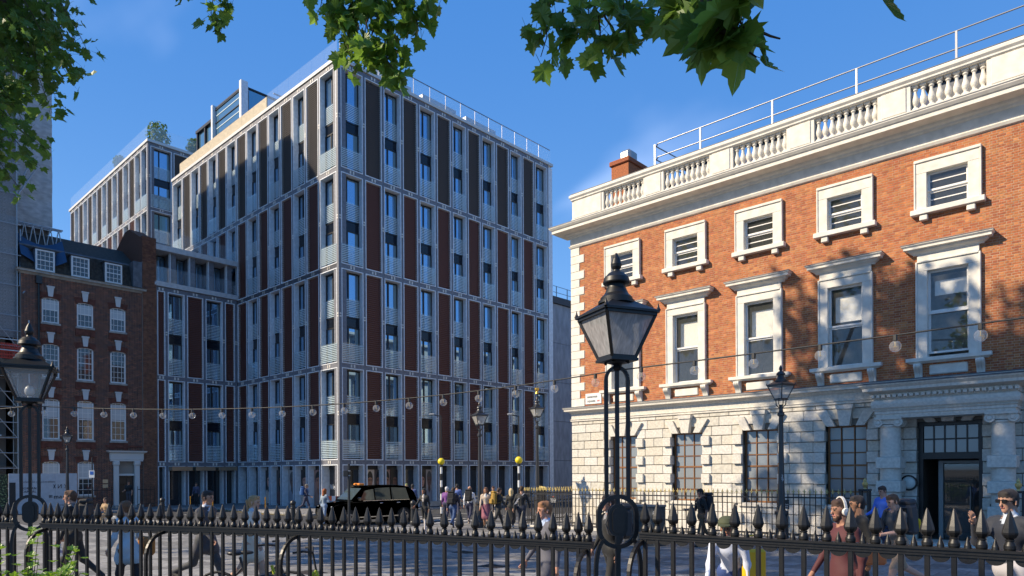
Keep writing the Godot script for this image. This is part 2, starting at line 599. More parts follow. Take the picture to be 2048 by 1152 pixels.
func hotel_window(root: Node3D, T: Transform3D, x: float, y: float, w: float, h: float, top: bool, outer: bool) -> void:
	# one floor of a window bay: w by h with its lower left corner at (x, y) of the face
	var g := group_node(root, "window", T * pt(Vector3(x, y, 0)))
	var dark := M("window_frame_dark", Color(0.025, 0.024, 0.025), 0.4, {"metal": 0.3})
	var mirror := M("coated_glass", Color(0.30, 0.48, 0.66), 0.015, {"metal": 0.85})
	var drape := M("curtained_glass", Color(0.20, 0.28, 0.30), 0.10, {"metal": 0.12})
	var hh := h - (0.05 if top else 0.62)
	part(g, "frame", rim_mesh(w, hh, 0.07, 0.09), dark, pt(Vector3(0, 0, -0.46)))
	var split := w * rng.randf_range(0.38, 0.46)
	var drawn := rng.randf_range(0.1, 0.42)
	part(g, "mullion", boxm(Vector3(0.1, hh - 0.14, 0.08)), dark, pt(Vector3(split, 0.07, -0.41)))
	var flip := Basis(Vector3.UP, rng.randf_range(-0.006, 0.006)) * Basis(Vector3.RIGHT, rng.randf_range(-0.004, 0.004))
	for k in 2:
		var x0 := 0.07 if k == 0 else split + 0.05
		var x1 := split - 0.05 if k == 0 else w - 0.07
		var pm := mirror
		part(g, "pane", boxm(Vector3(x1 - x0, hh - 0.14, 0.012)), pm, Transform3D(flip, Vector3((x0 + x1) / 2, 0.07, -0.435)))
		if k == 1: part(g, "curtain", boxm(Vector3((x1 - x0) * drawn, hh - 0.15, 0.006)), drape, pt(Vector3(x1 - (x1 - x0) * drawn * 0.5, 0.075, -0.422)))
	if not top: part(g, "spandrel_panel", boxm(Vector3(w, 0.58, 0.05)), M("spandrel_glass", Color(0.012, 0.015, 0.022), 0.12, {"metal": 0.2}), pt(Vector3(w / 2, hh + 0.02, -0.425)))
	var z := 0.05 if outer else -0.33
	var e := 0.04 if outer else 0.0
	var bo := Vector3(-e, 0.06 if outer else 0.08, z)
	part(g, "balustrade_bars", bars_mesh(w + 2 * e), M("frit_white", Color(0.50, 0.61, 0.65), 0.4), pt(bo))
	part(g, "balustrade_glass", boxm(Vector3(w + 2 * e, 1.25, 0.008)), M("clear_glass_green", Color(0.75, 0.9, 0.88), 0.03, {"alpha": 0.06}), pt(bo + Vector3((w + 2 * e) / 2, 0, -0.012)))
	if outer:
		for s in [0.0, w + 2 * e]:
			part(g, "balustrade_return", boxm(Vector3(0.01, 1.25, 0.36)), M("clear_glass_green"), pt(bo + Vector3(s, 0, -0.2)))

func hotel_face(root: Node3D, T: Transform3D, cols: Array, kinds: String, levels: Array, upper_dark := 3, open_base := -999.0) -> void:
	var pw := 0.19
	var bh := 0.30
	var grey := M("facade_frame_grey", Color(0.20, 0.205, 0.235), 0.55, {"patch": 0.2, "scale": Vector3.ONE * 0.6})
	var white := M("reveal_white", Color(0.82, 0.85, 0.88), 0.5, {"patch": 0.12, "scale": Vector3.ONE * 0.5})
	var cream := M("bracket_cream", Color(0.66, 0.62, 0.55), 0.6)
	var x0: float = cols[0]
	var x1: float = cols[-1]
	for li in levels.size():
		var y: float = levels[li]
		part(root, "beam", boxm(Vector3(x1 - x0 + pw, bh, 0.6)), grey, T * pt(Vector3((x0 + x1) / 2, y - bh / 2, -0.3)))
		for ci in cols.size() - 1:
			var xm: float = (cols[ci] + cols[ci + 1]) / 2
			for s in [-0.12, 0.12]:
				part(root, "bracket", boxm(Vector3(0.11, 0.2, 0.05)), cream, T * pt(Vector3(xm + s, y - 0.1, 0.008)))
	for li in levels.size() - 1:
		var ya: float = levels[li] + bh / 2
		var yb: float = levels[li + 1] - bh / 2
		for ci in cols.size():
			part(root, "pilaster", boxm(Vector3(pw, yb - ya, 0.6)), grey, T * pt(Vector3(cols[ci], ya, -0.3)))
			for s in [-0.12, 0.06]: part(root, "bracket", boxm(Vector3(0.12, 0.10, 0.05)), cream, T * pt(Vector3(cols[ci], (ya + yb) / 2 + s, 0.01)))
		for ci in cols.size() - 1:
			var xa: float = cols[ci] + pw / 2
			var w: float = cols[ci + 1] - pw / 2 - xa
			var h := yb - ya
			if kinds[ci] == "L":
				part(root, "reveal", reveal_mesh(w, h, 0.2), white, T * pt(Vector3(xa, ya, 0)))
				var lm := M("louvre_dark", Color(0.115, 0.10, 0.095), 0.6) if li >= upper_dark else M("louvre_red", Color(0.17, 0.075, 0.062), 0.6)
				var lv := part(root, "louvre_panel", louvre_mesh(w - 0.122, h - 0.122), lm, T * pt(Vector3(xa + 0.061, ya + 0.061, -0.12)))
				lv.set_meta("kind", "stuff")
			else:
				part(root, "reveal", reveal_mesh(w, h, 0.50), white, T * pt(Vector3(xa, ya, 0)))
				var fh := h / 2
				hotel_window(root, T, xa + 0.062, ya + 0.062, w - 0.124, fh - 0.062, false, true)
				hotel_window(root, T, xa + 0.062, ya + fh, w - 0.124, fh - 0.062, true, false)
	if open_base > -900.0:
		var yb2: float = levels[0] - bh / 2
		for ci in cols.size(): part(root, "pilaster", boxm(Vector3(pw, yb2 - open_base, 0.6)), grey, T * pt(Vector3(cols[ci], open_base, -0.3)))
		for ci in cols.size() - 1:
			var xa: float = cols[ci] + pw / 2
			var w: float = cols[ci + 1] - pw / 2 - xa
			part(root, "reveal", reveal_mesh(w, yb2 - open_base, 0.62), white, T * pt(Vector3(xa, open_base, 0)))
			var gl := part(root, "shop_window", boxm(Vector3(w - 0.1, yb2 - open_base - 0.1, 0.02)), M("shop_glass", Color(0.02, 0.02, 0.022), 0.04, {"spec": 0.8}), T * pt(Vector3(xa + w / 2, open_base + 0.05, -0.6)))
			part(gl, "head_panel", boxm(Vector3(w - 0.1, 0.3, 0.04)), M("shop_head", Color(0.03, 0.028, 0.027), 0.5), pt(Vector3(0, yb2 - open_base - 0.42, 0.02)))

func portrait(seed_: int, bg: Color, skin: Color, hair: Color, cloth: Color, off: float, long_hair := false) -> ImageTexture:
	var w := 64
	var h := 144
	var im := Image.create(w, h, false, Image.FORMAT_RGB8)
	var r := RandomNumberGenerator.new()
	r.seed = seed_
	var cx := 32.0 + off
	for row in h:
		for x in w:
			var c := bg
			var y := row / 1.45 + 9.0
			var p := Vector2((x - cx) / 1.45, y)
			if y > 62 and absf(p.x) < minf(30.0, 8.0 + (y - 62) * 1.3): c = cloth
			if y > 52 and y < 78 and absf(p.x) < maxf(0.0, 8.0 - maxf(0.0, y - 68.0) * 0.8): c = skin.darkened(0.25)
			if long_hair and pow(p.x / 19.0, 2) + pow((y - 44.0) / 30.0, 2) < 1.0: c = hair
			if pow(p.x / 16.5, 2) + pow((y - 33.0) / 20.0, 2) < 1.0: c = hair
			if pow(p.x / 13.5, 2) + pow((y - 41.0) / 19.0, 2) < 1.0 and y > 29 + absf(p.x) * 0.25:
				c = skin
				if absf(y - 36.0) < 1.3 and absf(absf(p.x) - 6.0) < 3.6: c = hair.lerp(skin, 0.2)
				if absf(y - 39.0) < 1.2 and absf(absf(p.x) - 6.0) < 2.2: c = Color(0.08, 0.06, 0.05)
				if absf(p.x) < 2.2 and absf(y - 47.5) < 0.9: c = skin.darkened(0.35)
				if absf(p.x) < 4.5 and absf(y - 52.5) < 1.1: c = Color(0.5, 0.22, 0.2).lerp(skin, 0.3)
			c = c.lightened(r.randf_range(0.0, 0.05))
			im.set_pixel(x, row, c)
	return ImageTexture.create_from_image(im)

func poster(root: Node3D, T: Transform3D, x: float, y: float, w: float, h: float, tex: ImageTexture) -> void:
	var b := MB.new()
	b.uvq(Vector3(0, 0, 0), Vector3(w, 0, 0), Vector3(w, h, 0), Vector3(0, h, 0))
	var m := StandardMaterial3D.new()
	m.albedo_texture = tex
	m.roughness = 0.35
	part(root, "portrait_poster", b.done(), m, T * pt(Vector3(x, y, -0.42)))

func build_hotel() -> void:
	var root := thing("hotel_building", "tall modern corner block with grey framed grid, brown louvres and blue tinted windows", "building", Vector3(HX, -0.6, HZ))
	var base := Vector3(-HX, 0.6, -HZ)
	var cols := [0.1, 2.03, 3.62, 5.3, 6.84, 8.54, 10.12, 11.75, 13.32, 15.0, 16.68, 18.26, 19.9, 21.7]
	var TR := Transform3D(Basis(Vector3(0, 0, -1), Vector3.UP, Vector3(1, 0, 0)), Vector3(HX, 0, HZ) + base)
	hotel_face(root, TR, cols, "WLWLWLWLWLWLW", LEVELS, 3, -0.6)
	# the long face over the courtyard: upper levels run on past the wing
	var lc := [0.1, 2.33, 4.11, 5.9, 7.7, 9.47, 11.2, 13.03, 14.82, 16.6, 18.4, 20.2, 22.0, 23.8, 25.75, 28.0]
	var LL := 28.15
	var TL := Transform3D(Basis(Vector3(1, 0, 0), Vector3.UP, Vector3(0, 0, 1)), Vector3(HX - LL, 0, HZ) + base)
	var up := []
	for i in lc.size(): up.append(LL - lc[lc.size() - 1 - i])
	hotel_face(root, TL, up, "WLWLWLWLWLWLWLW", LEVELS.slice(2), 1)
	var lo := []
	for i in 9: lo.append(LL - lc[8 - i])
	hotel_face(root, TL, lo, "LWLWLWLW", LEVELS.slice(0, 3), 9, -0.6)
	var grey := M("facade_frame_grey")
	var white := M("reveal_white")
	var core := M("core_wall", Color(0.3, 0.3, 0.31), 0.8)
	slab(root, "corner_post", grey, Vector3(-0.22, 0, -0.22) + base + Vector3(HX, -0.6, HZ), Vector3(0.022, 29.95, 0.022) + base + Vector3(HX, -0.6, HZ))
	slab(root, "core_wall", core, base + Vector3(HX - LL, -0.6, HZ - 21.7), base + Vector3(HX - 0.64, 29.2, HZ - 0.64))
	slab(root, "end_wall", white, base + Vector3(HX - 6, -0.6, HZ - 22.4), base + Vector3(HX - 0.05, 29.4, HZ - 21.86))
	# roof edge and glass guard
	var coping := M("coping_white", Color(0.6, 0.6, 0.58), 0.5)
	slab(root, "coping", coping, base + Vector3(HX - LL, 29.55, HZ - 0.5), base + Vector3(HX + 0.08, 29.78, HZ + 0.08))
	slab(root, "coping", coping, base + Vector3(HX - 0.5, 29.55, HZ - 22.4), base + Vector3(HX + 0.078, 29.778, HZ - 0.5))
	var gg := M("roof_guard_glass", Color(0.8, 0.9, 0.95), 0.03, {"alpha": 0.06})
	var steel := M("guard_steel", Color(0.3, 0.3, 0.31), 0.35, {"metal": 0.8})
	for i in 14:
		var z := HZ - 0.3 - i * 1.57
		part(root, "guard_pane", boxm(Vector3(0.015, 1.25, 1.54)), gg, pt(base + Vector3(HX - 0.15, 29.78, z - 0.785)))
		part(root, "guard_post", boxm(Vector3(0.025, 1.28, 0.03)), steel, pt(base + Vector3(HX - 0.2, 29.78, z)))
	for i in 6:
		var x := HX - 0.3 - i * 1.6
		part(root, "guard_pane", boxm(Vector3(1.57, 1.25, 0.015)), gg, pt(base + Vector3(x - 0.8, 29.78, HZ - 0.15)))
	slab(root, "guard_rail", steel, base + Vector3(HX - 0.18, 31.03, HZ - 22.2), base + Vector3(HX - 0.12, 31.07, HZ - 0.3))
	# the pale timber hoarding along the roof and the glazed lift overrun behind it
	var ply := M("pale_ply", Color(0.62, 0.53, 0.38), 0.7, {"patch": 0.25, "scale": Vector3(0.3, 1.5, 0.3)})
	for i in 8: slab(root, "roof_hoarding_board", ply, base + Vector3(HX - 10.3 - (i + 1) * 2.1 + 0.01, 29.79, HZ - 0.4), base + Vector3(HX - 10.3 - i * 2.1, 31.05, HZ - 0.3), 0.006)
	var dk := M("window_frame_dark")
	var rg := M("rooflight_glass", Color(0.22, 0.4, 0.5), 0.03, {"metal": 0.7})
	var pv := group_node(root, "roof_pavilion", pt(base + Vector3(HX - 15.9, 29.7, HZ - 1.1)))
	slab(pv, "glass_wall", rg, Vector3(-5.2, 0, -6), Vector3(-0.05, 4.6, 0))
	for i in 4: slab(pv, "transom", dk, Vector3(-5.2, 1.0 + i * 1.15, 0.01), Vector3(-0.05, 1.06 + i * 1.15, 0.06))
	for i in 3: slab(pv, "light_shelf", M("frit_white"), Vector3(-5.1, 1.6 + i * 1.15, 0.008), Vector3(-0.1, 1.68 + i * 1.15, 0.03))
	slab(pv, "fin", white, Vector3(-0.04, 0, -0.3), Vector3(0.32, 5.0, 0.3))
	slab(pv, "fin", white, Vector3(-5.5, 0, -0.3), Vector3(-5.21, 4.9, 0.3))
	for i in 2:
		for j in 2: slab(pv, "side_pane", rg, Vector3(0.0, 0.2 + i * 2.2, -3.0 - j * 2.9), Vector3(0.05, 2.3 + i * 2.2, -0.5 - j * 2.9))
	slab(pv, "side_post", dk, Vector3(0.0, 0, -3.35), Vector3(0.2, 4.75, -3.05))
	slab(pv, "roof_rail", steel, Vector3(0.2, 4.95, -6.5), Vector3(0.3, 5.05, -2.6))
	slab(pv, "roof_edge", dk, Vector3(-5.2, 4.61, -6), Vector3(0.04, 4.75, 0.02))
	var gb := group_node(root, "glass_box", pt(base + Vector3(HX - 22.2, 29.7, HZ - 1.4)))
	slab(gb, "glass_wall", rg, Vector3(-3.3, 0, -5), Vector3(0, 4.0, 0))
	for x in [-3.3, -1.6, 0.0]: slab(gb, "mullion", dk, Vector3(x - 0.09, 0, 0.01), Vector3(x + 0.09, 4.1, 0.16))
	slab(gb, "roof_edge", dk, Vector3(-3.5, 4.0, -5), Vector3(0.15, 4.25, 0.2))
	# plant and stored things on the roof
	var pl := M("plant_metal", Color(0.45, 0.45, 0.46), 0.45, {"metal": 0.5})
	for i in 3: slab(root, "plant_louvre", pl, base + Vector3(HX - 4.5, 29.7, HZ - 7.5 - i * 4.6), base + Vector3(HX - 1.6, 31.3, HZ - 4.0 - i * 4.6), 0.02)
	slab(root, "roof_unit", coping, base + Vector3(HX - 1.9, 29.8, HZ - 4.8), base + Vector3(HX - 0.7, 30.8, HZ - 3.2), 0.04)
	# the lower wing on the west side of the courtyard
	var WX := HX - 14.75
	var TW := Transform3D(Basis(Vector3(0, 0, -1), Vector3.UP, Vector3(1, 0, 0)), Vector3(WX, 0, HZ + 6.25) + base)
	hotel_face(root, TW, [0.0, 0.75, 2.17, 3.58, 5.12, 6.1], "LWLWL", LEVELS.slice(0, 3), 9, -0.6)
	slab(root, "core_wall", core, base + Vector3(WX - 9.0, -0.6, HZ - 0.7), base + Vector3(WX - 0.64, 15.7, HZ + 6.2))
	var pale := M("terrace_slab", Color(0.6, 0.6, 0.6), 0.55, {"patch": 0.12})
	slab(root, "terrace_slab", pale, base + Vector3(WX - 9.0, 16.04, HZ - 0.02), base + Vector3(WX + 0.12, 16.4, HZ + 6.35))
	slab(root, "terrace_slab", pale, base + Vector3(WX - 9.0, 18.75, HZ - 0.02), base + Vector3(WX + 0.1, 19.15, HZ + 6.35))
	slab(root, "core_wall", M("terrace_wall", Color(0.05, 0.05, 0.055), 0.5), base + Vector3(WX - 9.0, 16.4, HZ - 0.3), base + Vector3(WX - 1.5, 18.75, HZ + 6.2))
	for i in 5: slab(root, "terrace_pier", grey, base + Vector3(WX - 1.5, 16.4, HZ + 0.35 + i * 1.45), base + Vector3(WX - 0.25, 18.75, HZ + 0.75 + i * 1.45))
	for i in 4:
		var gw := group_node(root, "terrace_door", pt(base + Vector3(WX - 1.45, 16.4, HZ + 0.77 + i * 1.45)))
		part(gw, "pane", boxm(Vector3(0.03, 2.2, 0.45)), M("coated_glass"), pt(Vector3(0, 0.05, 0.26)))
		part(gw, "pane", boxm(Vector3(0.03, 2.2, 0.42)), M("curtained_glass"), pt(Vector3(0, 0.05, 0.76)))
		slab(gw, "frame", white, Vector3(0.9, 0, -0.02), Vector3(1.25, 2.35, 0.04))
	for k in [[16.4, 0.05], [19.15, 0.02]]:
		for i in 4: part(root, "guard_pane", boxm(Vector3(0.015, 1.1, 1.54)), gg, pt(base + Vector3(WX + k[1], k[0], HZ + 0.85 + i * 1.56)))
	# entrance under the wing: bronze fascias and dark doorways
	for i in 3: slab(root, "bronze_fascia", M("bronze", Color(0.32, 0.23, 0.15), 0.4, {"metal": 0.5}), base + Vector3(WX + 0.05, 2.2, HZ + 0.4 + i * 1.75), base + Vector3(WX + 0.7, 2.52, HZ + 1.9 + i * 1.75))
	# shop posters
	var pt_h := 2.55
	var P := [
		portrait(1, Color(0.75, 0.68, 0.62), Color(0.62, 0.42, 0.32), Color(0.10, 0.07, 0.05), Color(0.72, 0.68, 0.64), -6),
		portrait(2, Color(0.30, 0.25, 0.23), Color(0.55, 0.36, 0.27), Color(0.07, 0.05, 0.04), Color(0.35, 0.2, 0.18), 8, true),
		portrait(3, Color(0.55, 0.42, 0.38), Color(0.60, 0.40, 0.31), Color(0.06, 0.05, 0.04), Color(0.5, 0.38, 0.33), 0),
		portrait(4, Color(0.12, 0.09, 0.09), Color(0.42, 0.26, 0.2), Color(0.03, 0.03, 0.03), Color(0.2, 0.12, 0.1), 6),
		portrait(5, Color(0.17, 0.14, 0.13), Color(0.74, 0.52, 0.44), Color(0.06, 0.04, 0.04), Color(0.75, 0.66, 0.6), 0, true),
		portrait(6, Color(0.62, 0.58, 0.56), Color(0.38, 0.26, 0.21), Color(0.3, 0.28, 0.27), Color(0.5, 0.5, 0.53), 2),
	]
	for a in [[2.45, 0.62, 0], [3.1, 0.5, 1], [3.82, 0.62, 2], [4.5, 0.6, 3], [7.1, 0.62, 4], [7.75, 0.6, 5]]:
		poster(root, TR, a[0], -0.35, a[1], pt_h, P[a[2]])
	poster(root, TR, 8.8, -0.35, 0.5, pt_h, P[3])
	for a in [[4.11, 2], [5.9, 4], [7.7, 5], [9.47, 1], [11.2, 4]]:
		poster(root, TL, LL - a[0] + 0.2, -0.35, 1.1, pt_h, P[a[1]])
	words(root, "window_lettering", "We're fans", 0.42, M("lettering_white", Color(0.7, 0.7, 0.7), 0.6), TL * pt(Vector3(LL - 1.05, 1.0, -0.57)), 0.006, false, true)
	slab(root, "plinth", M("plinth_stone", Color(0.45, 0.43, 0.4), 0.7, {"patch": 0.2}), base + Vector3(HX - 0.3, -0.6, HZ - 21.9), base + Vector3(HX + 0.07, -0.2, HZ - 6.9))
	# the farther, taller block of the same street front
	var tw := thing("rear_tower_block", "farther taller grey framed block with planted roof terrace behind glass guard", "building", Vector3(-73.7, -0.6, HZ))
	var b2 := Vector3(73.7, 0.6, -HZ)
	var TF := Transform3D(Basis(Vector3(1, 0, 0), Vector3.UP, Vector3(0, 0, 1)), Vector3(-100.7, 0, HZ) + b2)
	var fc := []
	for i in 16: fc.append(0.2 + i * 1.776)
	var lv := [15.85, 22.3, 28.8, 35.3]
	hotel_face(tw, TF, fc, "LWLWLWLWLWLWLWW", lv, 2)
	var TS := Transform3D(Basis(Vector3(0, 0, -1), Vector3.UP, Vector3(1, 0, 0)), Vector3(-73.7, 0, HZ) + b2)
	hotel_face(tw, TS, [0.15, 2.4, 4.3, 6.2, 8.1, 10.0], "WLWLW", lv, 2)
	slab(tw, "core_wall", core, b2 + Vector3(-100.6, -0.6, HZ - 14), b2 + Vector3(-74.34, 35.2, HZ - 0.64))
	slab(tw, "coping", coping, b2 + Vector3(-100.9, 35.48, HZ - 1), b2 + Vector3(-73.55, 35.75, HZ + 0.1))
	slab(tw, "coping", coping, b2 + Vector3(-74.4, 35.48, HZ - 12), b2 + Vector3(-73.552, 35.748, HZ - 1))
	for i in 12: part(tw, "guard_pane", boxm(Vector3(2.2, 1.5, 0.015)), gg, pt(b2 + Vector3(-75.2 - i * 2.23, 35.75, HZ - 0.1)))
	for i in 4: part(tw, "guard_pane", boxm(Vector3(0.015, 1.5, 2.2)), gg, pt(b2 + Vector3(-73.9, 35.75, HZ - 1.4 - i * 2.23)))
	var neighbour := thing("grey_rendered_building", "plain grey rendered flank wall with roof railing beside the louvred corner block", "building", Vector3(HX, -0.6, HZ - 22.6))
	var nm := M("grey_render", Color(0.36, 0.37, 0.4), 0.85, {"patch": 0.18, "scale": Vector3(0.3, 0.1, 0.3)})
	for i in 5: slab(neighbour, "wall", nm, Vector3(-14, i * 3.6, -30), Vector3(-0.4, (i + 1) * 3.6 - 0.02, 0), 0.02)
	slab(neighbour, "roof_edge", M("dark_roof", Color(0.06, 0.06, 0.065), 0.7), Vector3(-14, 18.0, -30), Vector3(-0.2, 18.6, 0))
	for i in 6: slab(neighbour, "rail_post", steel, Vector3(-0.6, 18.6, -1.0 - i * 1.6), Vector3(-0.54, 19.7, -0.94 - i * 1.6))
	for y in [19.1, 19.66]: slab(neighbour, "rail", steel, Vector3(-0.59, y, -10), Vector3(-0.55, y + 0.04, -0.5))


func cut_runs(x0: float, x1: float, ya: float, yb: float, holes: Array) -> Array:  # what is left of a course between its openings; a hole is [x0, y0, x1, y1]
	var runs := [[x0, x1]]
	for h in holes:
		if h[1] >= yb - 0.01 or h[3] <= ya + 0.01: continue
		var next := []
		for r in runs:
			if h[2] <= r[0] or h[0] >= r[1]: next.append(r)
			else:
				if h[0] - r[0] > 0.03: next.append([r[0], h[0]])
				if r[1] - h[2] > 0.03: next.append([h[2], r[1]])
		runs = next
	return runs

func brick_rects(x0: float, x1: float, y0: float, y1: float, holes: Array) -> Array:  # Flemish bond
	var out := []
	var course := 0.075
	var n := int((y1 - y0) / course)
	for k in n:
		var ya := y0 + k * course
		var yb := ya + 0.061
		for r in cut_runs(x0, x1, ya, yb, holes):
			var unit := 0.3375
			var x := floorf(r[0] / unit) * unit - (0.16875 if k % 2 else 0.0)
			while x < r[1]:
				for s in [[0.0, 0.213], [0.225, 0.1005]]:
					var a := maxf(x + s[0], r[0])
					var b := minf(x + s[0] + s[1], r[1])
					if b - a > 0.02: out.append([a, ya, b, yb])
				x += unit
	return out

func brick_color(palette: Array) -> Color:
	var c: Color = palette[rng.randi() % palette.size()]
	return c * rng.randf_range(0.86, 1.1)

func add_brick(b: MB, a: Array, z: float) -> void:
	var p := z + rng.randf_range(-0.0015, 0.002)
	b.box(Vector3(a[0], a[1], z - 0.03), Vector3(a[2], a[3], p), false)

func console_mesh() -> ArrayMesh:
	if cache.has("console"): return cache.console
	var b := MB.new()
	var pr := PackedVector2Array()
	for i in 13:
		var t := i / 12.0
		pr.append(Vector2(0.22 * (1.0 - t) * (1.0 + 0.35 * sin(t * PI * 2.0)) + 0.05, -0.46 * t))
	pr.append(Vector2(0, -0.46))
	pr.append(Vector2(0, 0))
	for i in 3:  # fluted: three lobes side by side
		b.xf = Transform3D(Basis(Vector3(0, 0, 1), Vector3(0, 1, 0), Vector3(-1, 0, 0)), Vector3(-0.1 + i * 0.07, 0, 0))
		b.prism(pr, -0.06, -0.0) if i != 1 else b.prism(pr, -0.062, 0.004)
	b.xf = Transform3D()
	cache.console = b.done()
	return cache.console

func baluster_mesh() -> ArrayMesh:
	if cache.has("baluster"): return cache.baluster
	var b := MB.new()
	b.box(Vector3(-0.09, 0, -0.09), Vector3(0.09, 0.07, 0.09))
	b.lathe(Vector3.ZERO, [Vector2(0.085, 0.07), Vector2(0.085, 0.1), Vector2(0.05, 0.13), Vector2(0.055, 0.17), Vector2(0.085, 0.23), Vector2(0.1, 0.3), Vector2(0.095, 0.36), Vector2(0.07, 0.45), Vector2(0.048, 0.55), Vector2(0.045, 0.62), Vector2(0.075, 0.65), Vector2(0.075, 0.68), Vector2(0.05, 0.7), Vector2(0.085, 0.74)], 12)
	b.box(Vector3(-0.09, 0.74, -0.09), Vector3(0.09, 0.8, 0.09))
	cache.baluster = b.done()
	return cache.baluster

func sash(root: Node3D, x: float, y0: float, y1: float, w: float, glass: Material, frame: Material, blind := 0.0, gap := 0.0, bars := 0) -> Node3D:
	# a sliding sash window set back in its opening, centred on x
	var g := group_node(root, "window", pt(Vector3(x, y0, -0.16)))
	var h := y1 - y0
	var hh := h / 2
	for k in 2:
		var o := Vector3(-w / 2, hh * k + (gap if k == 0 else 0.0), 0.0 if k == 0 else 0.05)
		part(g, "sash_frame", rim_mesh(w, hh, 0.06, 0.05), frame, pt(o))
		part(g, "pane", boxm(Vector3(w - 0.1, hh - 0.1, 0.006)), glass, Transform3D(Basis(Vector3.UP, rng.randf_range(-0.008, 0.008)) * Basis(Vector3.RIGHT, rng.randf_range(-0.006, 0.006)), o + Vector3(w / 2, 0.05, 0.02)))
		if bars > 0: part(g, "glazing_bar", boxm(Vector3(w - 0.1, 0.03, 0.03)), frame, pt(o + Vector3(w / 2, hh * 0.5, 0.02)))
	if blind > 0.0: part(g, "roller_blind", boxm(Vector3(w - 0.22, blind, 0.01)), M("blind_white", Color(0.75, 0.74, 0.68), 0.7), pt(Vector3(0.02, h - 0.28 - blind, -0.14)))
	return g

func build_georgian() -> void:
	var O := Vector3(-18.7, 0, -24.0)
	var root := thing("stone_and_brick_building", "orange brick building with white stone trim, roof balustrade and rusticated ground floor", "building", O)
	var LEN := 17.0
	var G := root
	var stone := M("white_stone", Color(0.80, 0.76, 0.67), 0.75, {"patch": 0.12, "scale": Vector3(0.4, 0.4, 0.4), "bump": 0.03})
	var port := M("portland_stone", Color(0.72, 0.68, 0.60), 0.85, {"patch": 0.14, "scale": Vector3(1.3, 1.3, 1.3), "bump": 0.04})
	var lead := M("lead_sheet", Color(0.16, 0.17, 0.19), 0.55, {"metal": 0.2, "patch": 0.3})
	var mortar := M("mortar_pale", Color(0.58, 0.40, 0.27), 0.95, {"patch": 0.25})
	var sashw := M("sash_white", Color(0.72, 0.71, 0.68), 0.45)
	var glass := M("window_glass_clear", Color(0.75, 0.8, 0.8), 0.015, {"alpha": 0.03, "spec": 1.0})
	var cx := [2.7, 5.6, 8.5, 11.4, 14.3]
	# brick field
	var holes := []
	for x in cx:
		holes.append([x - 0.70, 9.95, x + 0.70, 11.5])
		holes.append([x - 0.70, 5.4, x + 0.70, 8.4])
	var k := 0
	for i in 20:
		var q := 0.7 if i % 2 == 0 else 0.45
		holes.append([-0.1, 4.85 + i * 0.35, q + 0.005, 5.2 + i * 0.35])
		holes.append([LEN - q - 0.005, 4.85 + i * 0.35, LEN + 0.1, 5.2 + i * 0.35])
	var rects := brick_rects(0.0, LEN, 4.86, 11.85, holes)
	rects.sort_custom(func(a, b): return a[0] > b[0])
	var pal := [Color(0.52, 0.165, 0.058), Color(0.56, 0.19, 0.062), Color(0.49, 0.15, 0.055), Color(0.57, 0.205, 0.07), Color(0.45, 0.13, 0.052), Color(0.54, 0.175, 0.06), Color(0.60, 0.24, 0.085)]
	var variants := []
	for i in 7:
		var bm := M("facing_brick_%d" % i, pal[i] * 0.97, 0.85, {"patch": 0.3, "scale": Vector3.ONE * 2.0})
		variants.append(bm)
	var wall := part(G, "brick_wall", boxm(Vector3(LEN - 0.3, 0.01, 0.02)), mortar, pt(Vector3(LEN / 2, 4.87, -0.05)))
	var back := MB.new()
	for r in [[0.0, LEN, 4.85, 5.4], [0.0, LEN, 8.4, 9.95], [0.0, LEN, 11.5, 11.9]]:
		back.box(Vector3(r[0], r[2], -0.3), Vector3(r[1], r[3], -0.004))
	for r in [[5.4, 8.4], [9.95, 11.5]]:
		var last := 0.0
		for x in cx:
			back.box(Vector3(last, r[0], -0.3), Vector3(x - 0.70, r[1], -0.004))
			last = x + 0.70
		back.box(Vector3(last, r[0], -0.3), Vector3(LEN, r[1], -0.004))
	part(G, "mortar_bed", back.done(), mortar)
	var field := MB.new()
	field.colored = true
	var made := 0
	for a in rects:
		var full: bool = absf(a[2] - a[0] - 0.213) < 0.002
		if made < 300 and full:
			part(wall, "brick", boxm(Vector3(0.213, 0.061, 0.03), 0.004), variants[rng.randi() % 7], pt(Vector3((a[0] + a[2]) / 2 - LEN / 2, a[1] - 4.87, 0.036 + rng.randf_range(-0.0015, 0.002))))
			made += 1
		else:
			field.col = brick_color(pal)
			add_brick(field, a, 0.0)
	part(G, "brickwork_field", field.done(), M("facing_brick_mixed", Color(1, 1, 1), 0.85, {"vc": true, "patch": 0.2, "scale": Vector3.ONE * 0.55})).set_meta("kind", "stuff")
	# quoins
	for i in 20:
		var q := 0.7 if i % 2 == 0 else 0.45
		slab(G, "quoin", stone, Vector3(-0.03, 4.86 + i * 0.35, -0.3), Vector3(q, 5.2 + i * 0.35, 0.03), 0.012)
		slab(G, "quoin", stone, Vector3(LEN - q, 4.86 + i * 0.35, -0.3), Vector3(LEN + 0.03, 5.2 + i * 0.35, 0.03), 0.012)
	# body behind
	var core := M("flank_render", Color(0.66, 0.63, 0.56), 0.85, {"patch": 0.2})
	slab(G, "core_wall", core, Vector3(0.0, -0.6, -14), Vector3(13.3, 13.0, -3.6))
	slab(G, "core_wall", core, Vector3(15.3, -0.6, -14), Vector3(LEN - 0.02, 13.0, -3.6))
	slab(G, "core_wall", core, Vector3(13.3, 3.55, -14), Vector3(15.3, 13.0, -3.6))
	slab(G, "core_wall", core, Vector3(13.3, -0.6, -14), Vector3(15.3, 3.55, -3.6))
	slab(G, "hall_ceiling", core, Vector3(13.3, 3.5, -3.6), Vector3(15.3, 3.55, -0.31))
	for i in 4: slab(G, "room_partition", core, Vector3(4.1 + i * 2.9, -0.6, -3.6), Vector3(4.2 + i * 2.9, 13.0, -0.31))
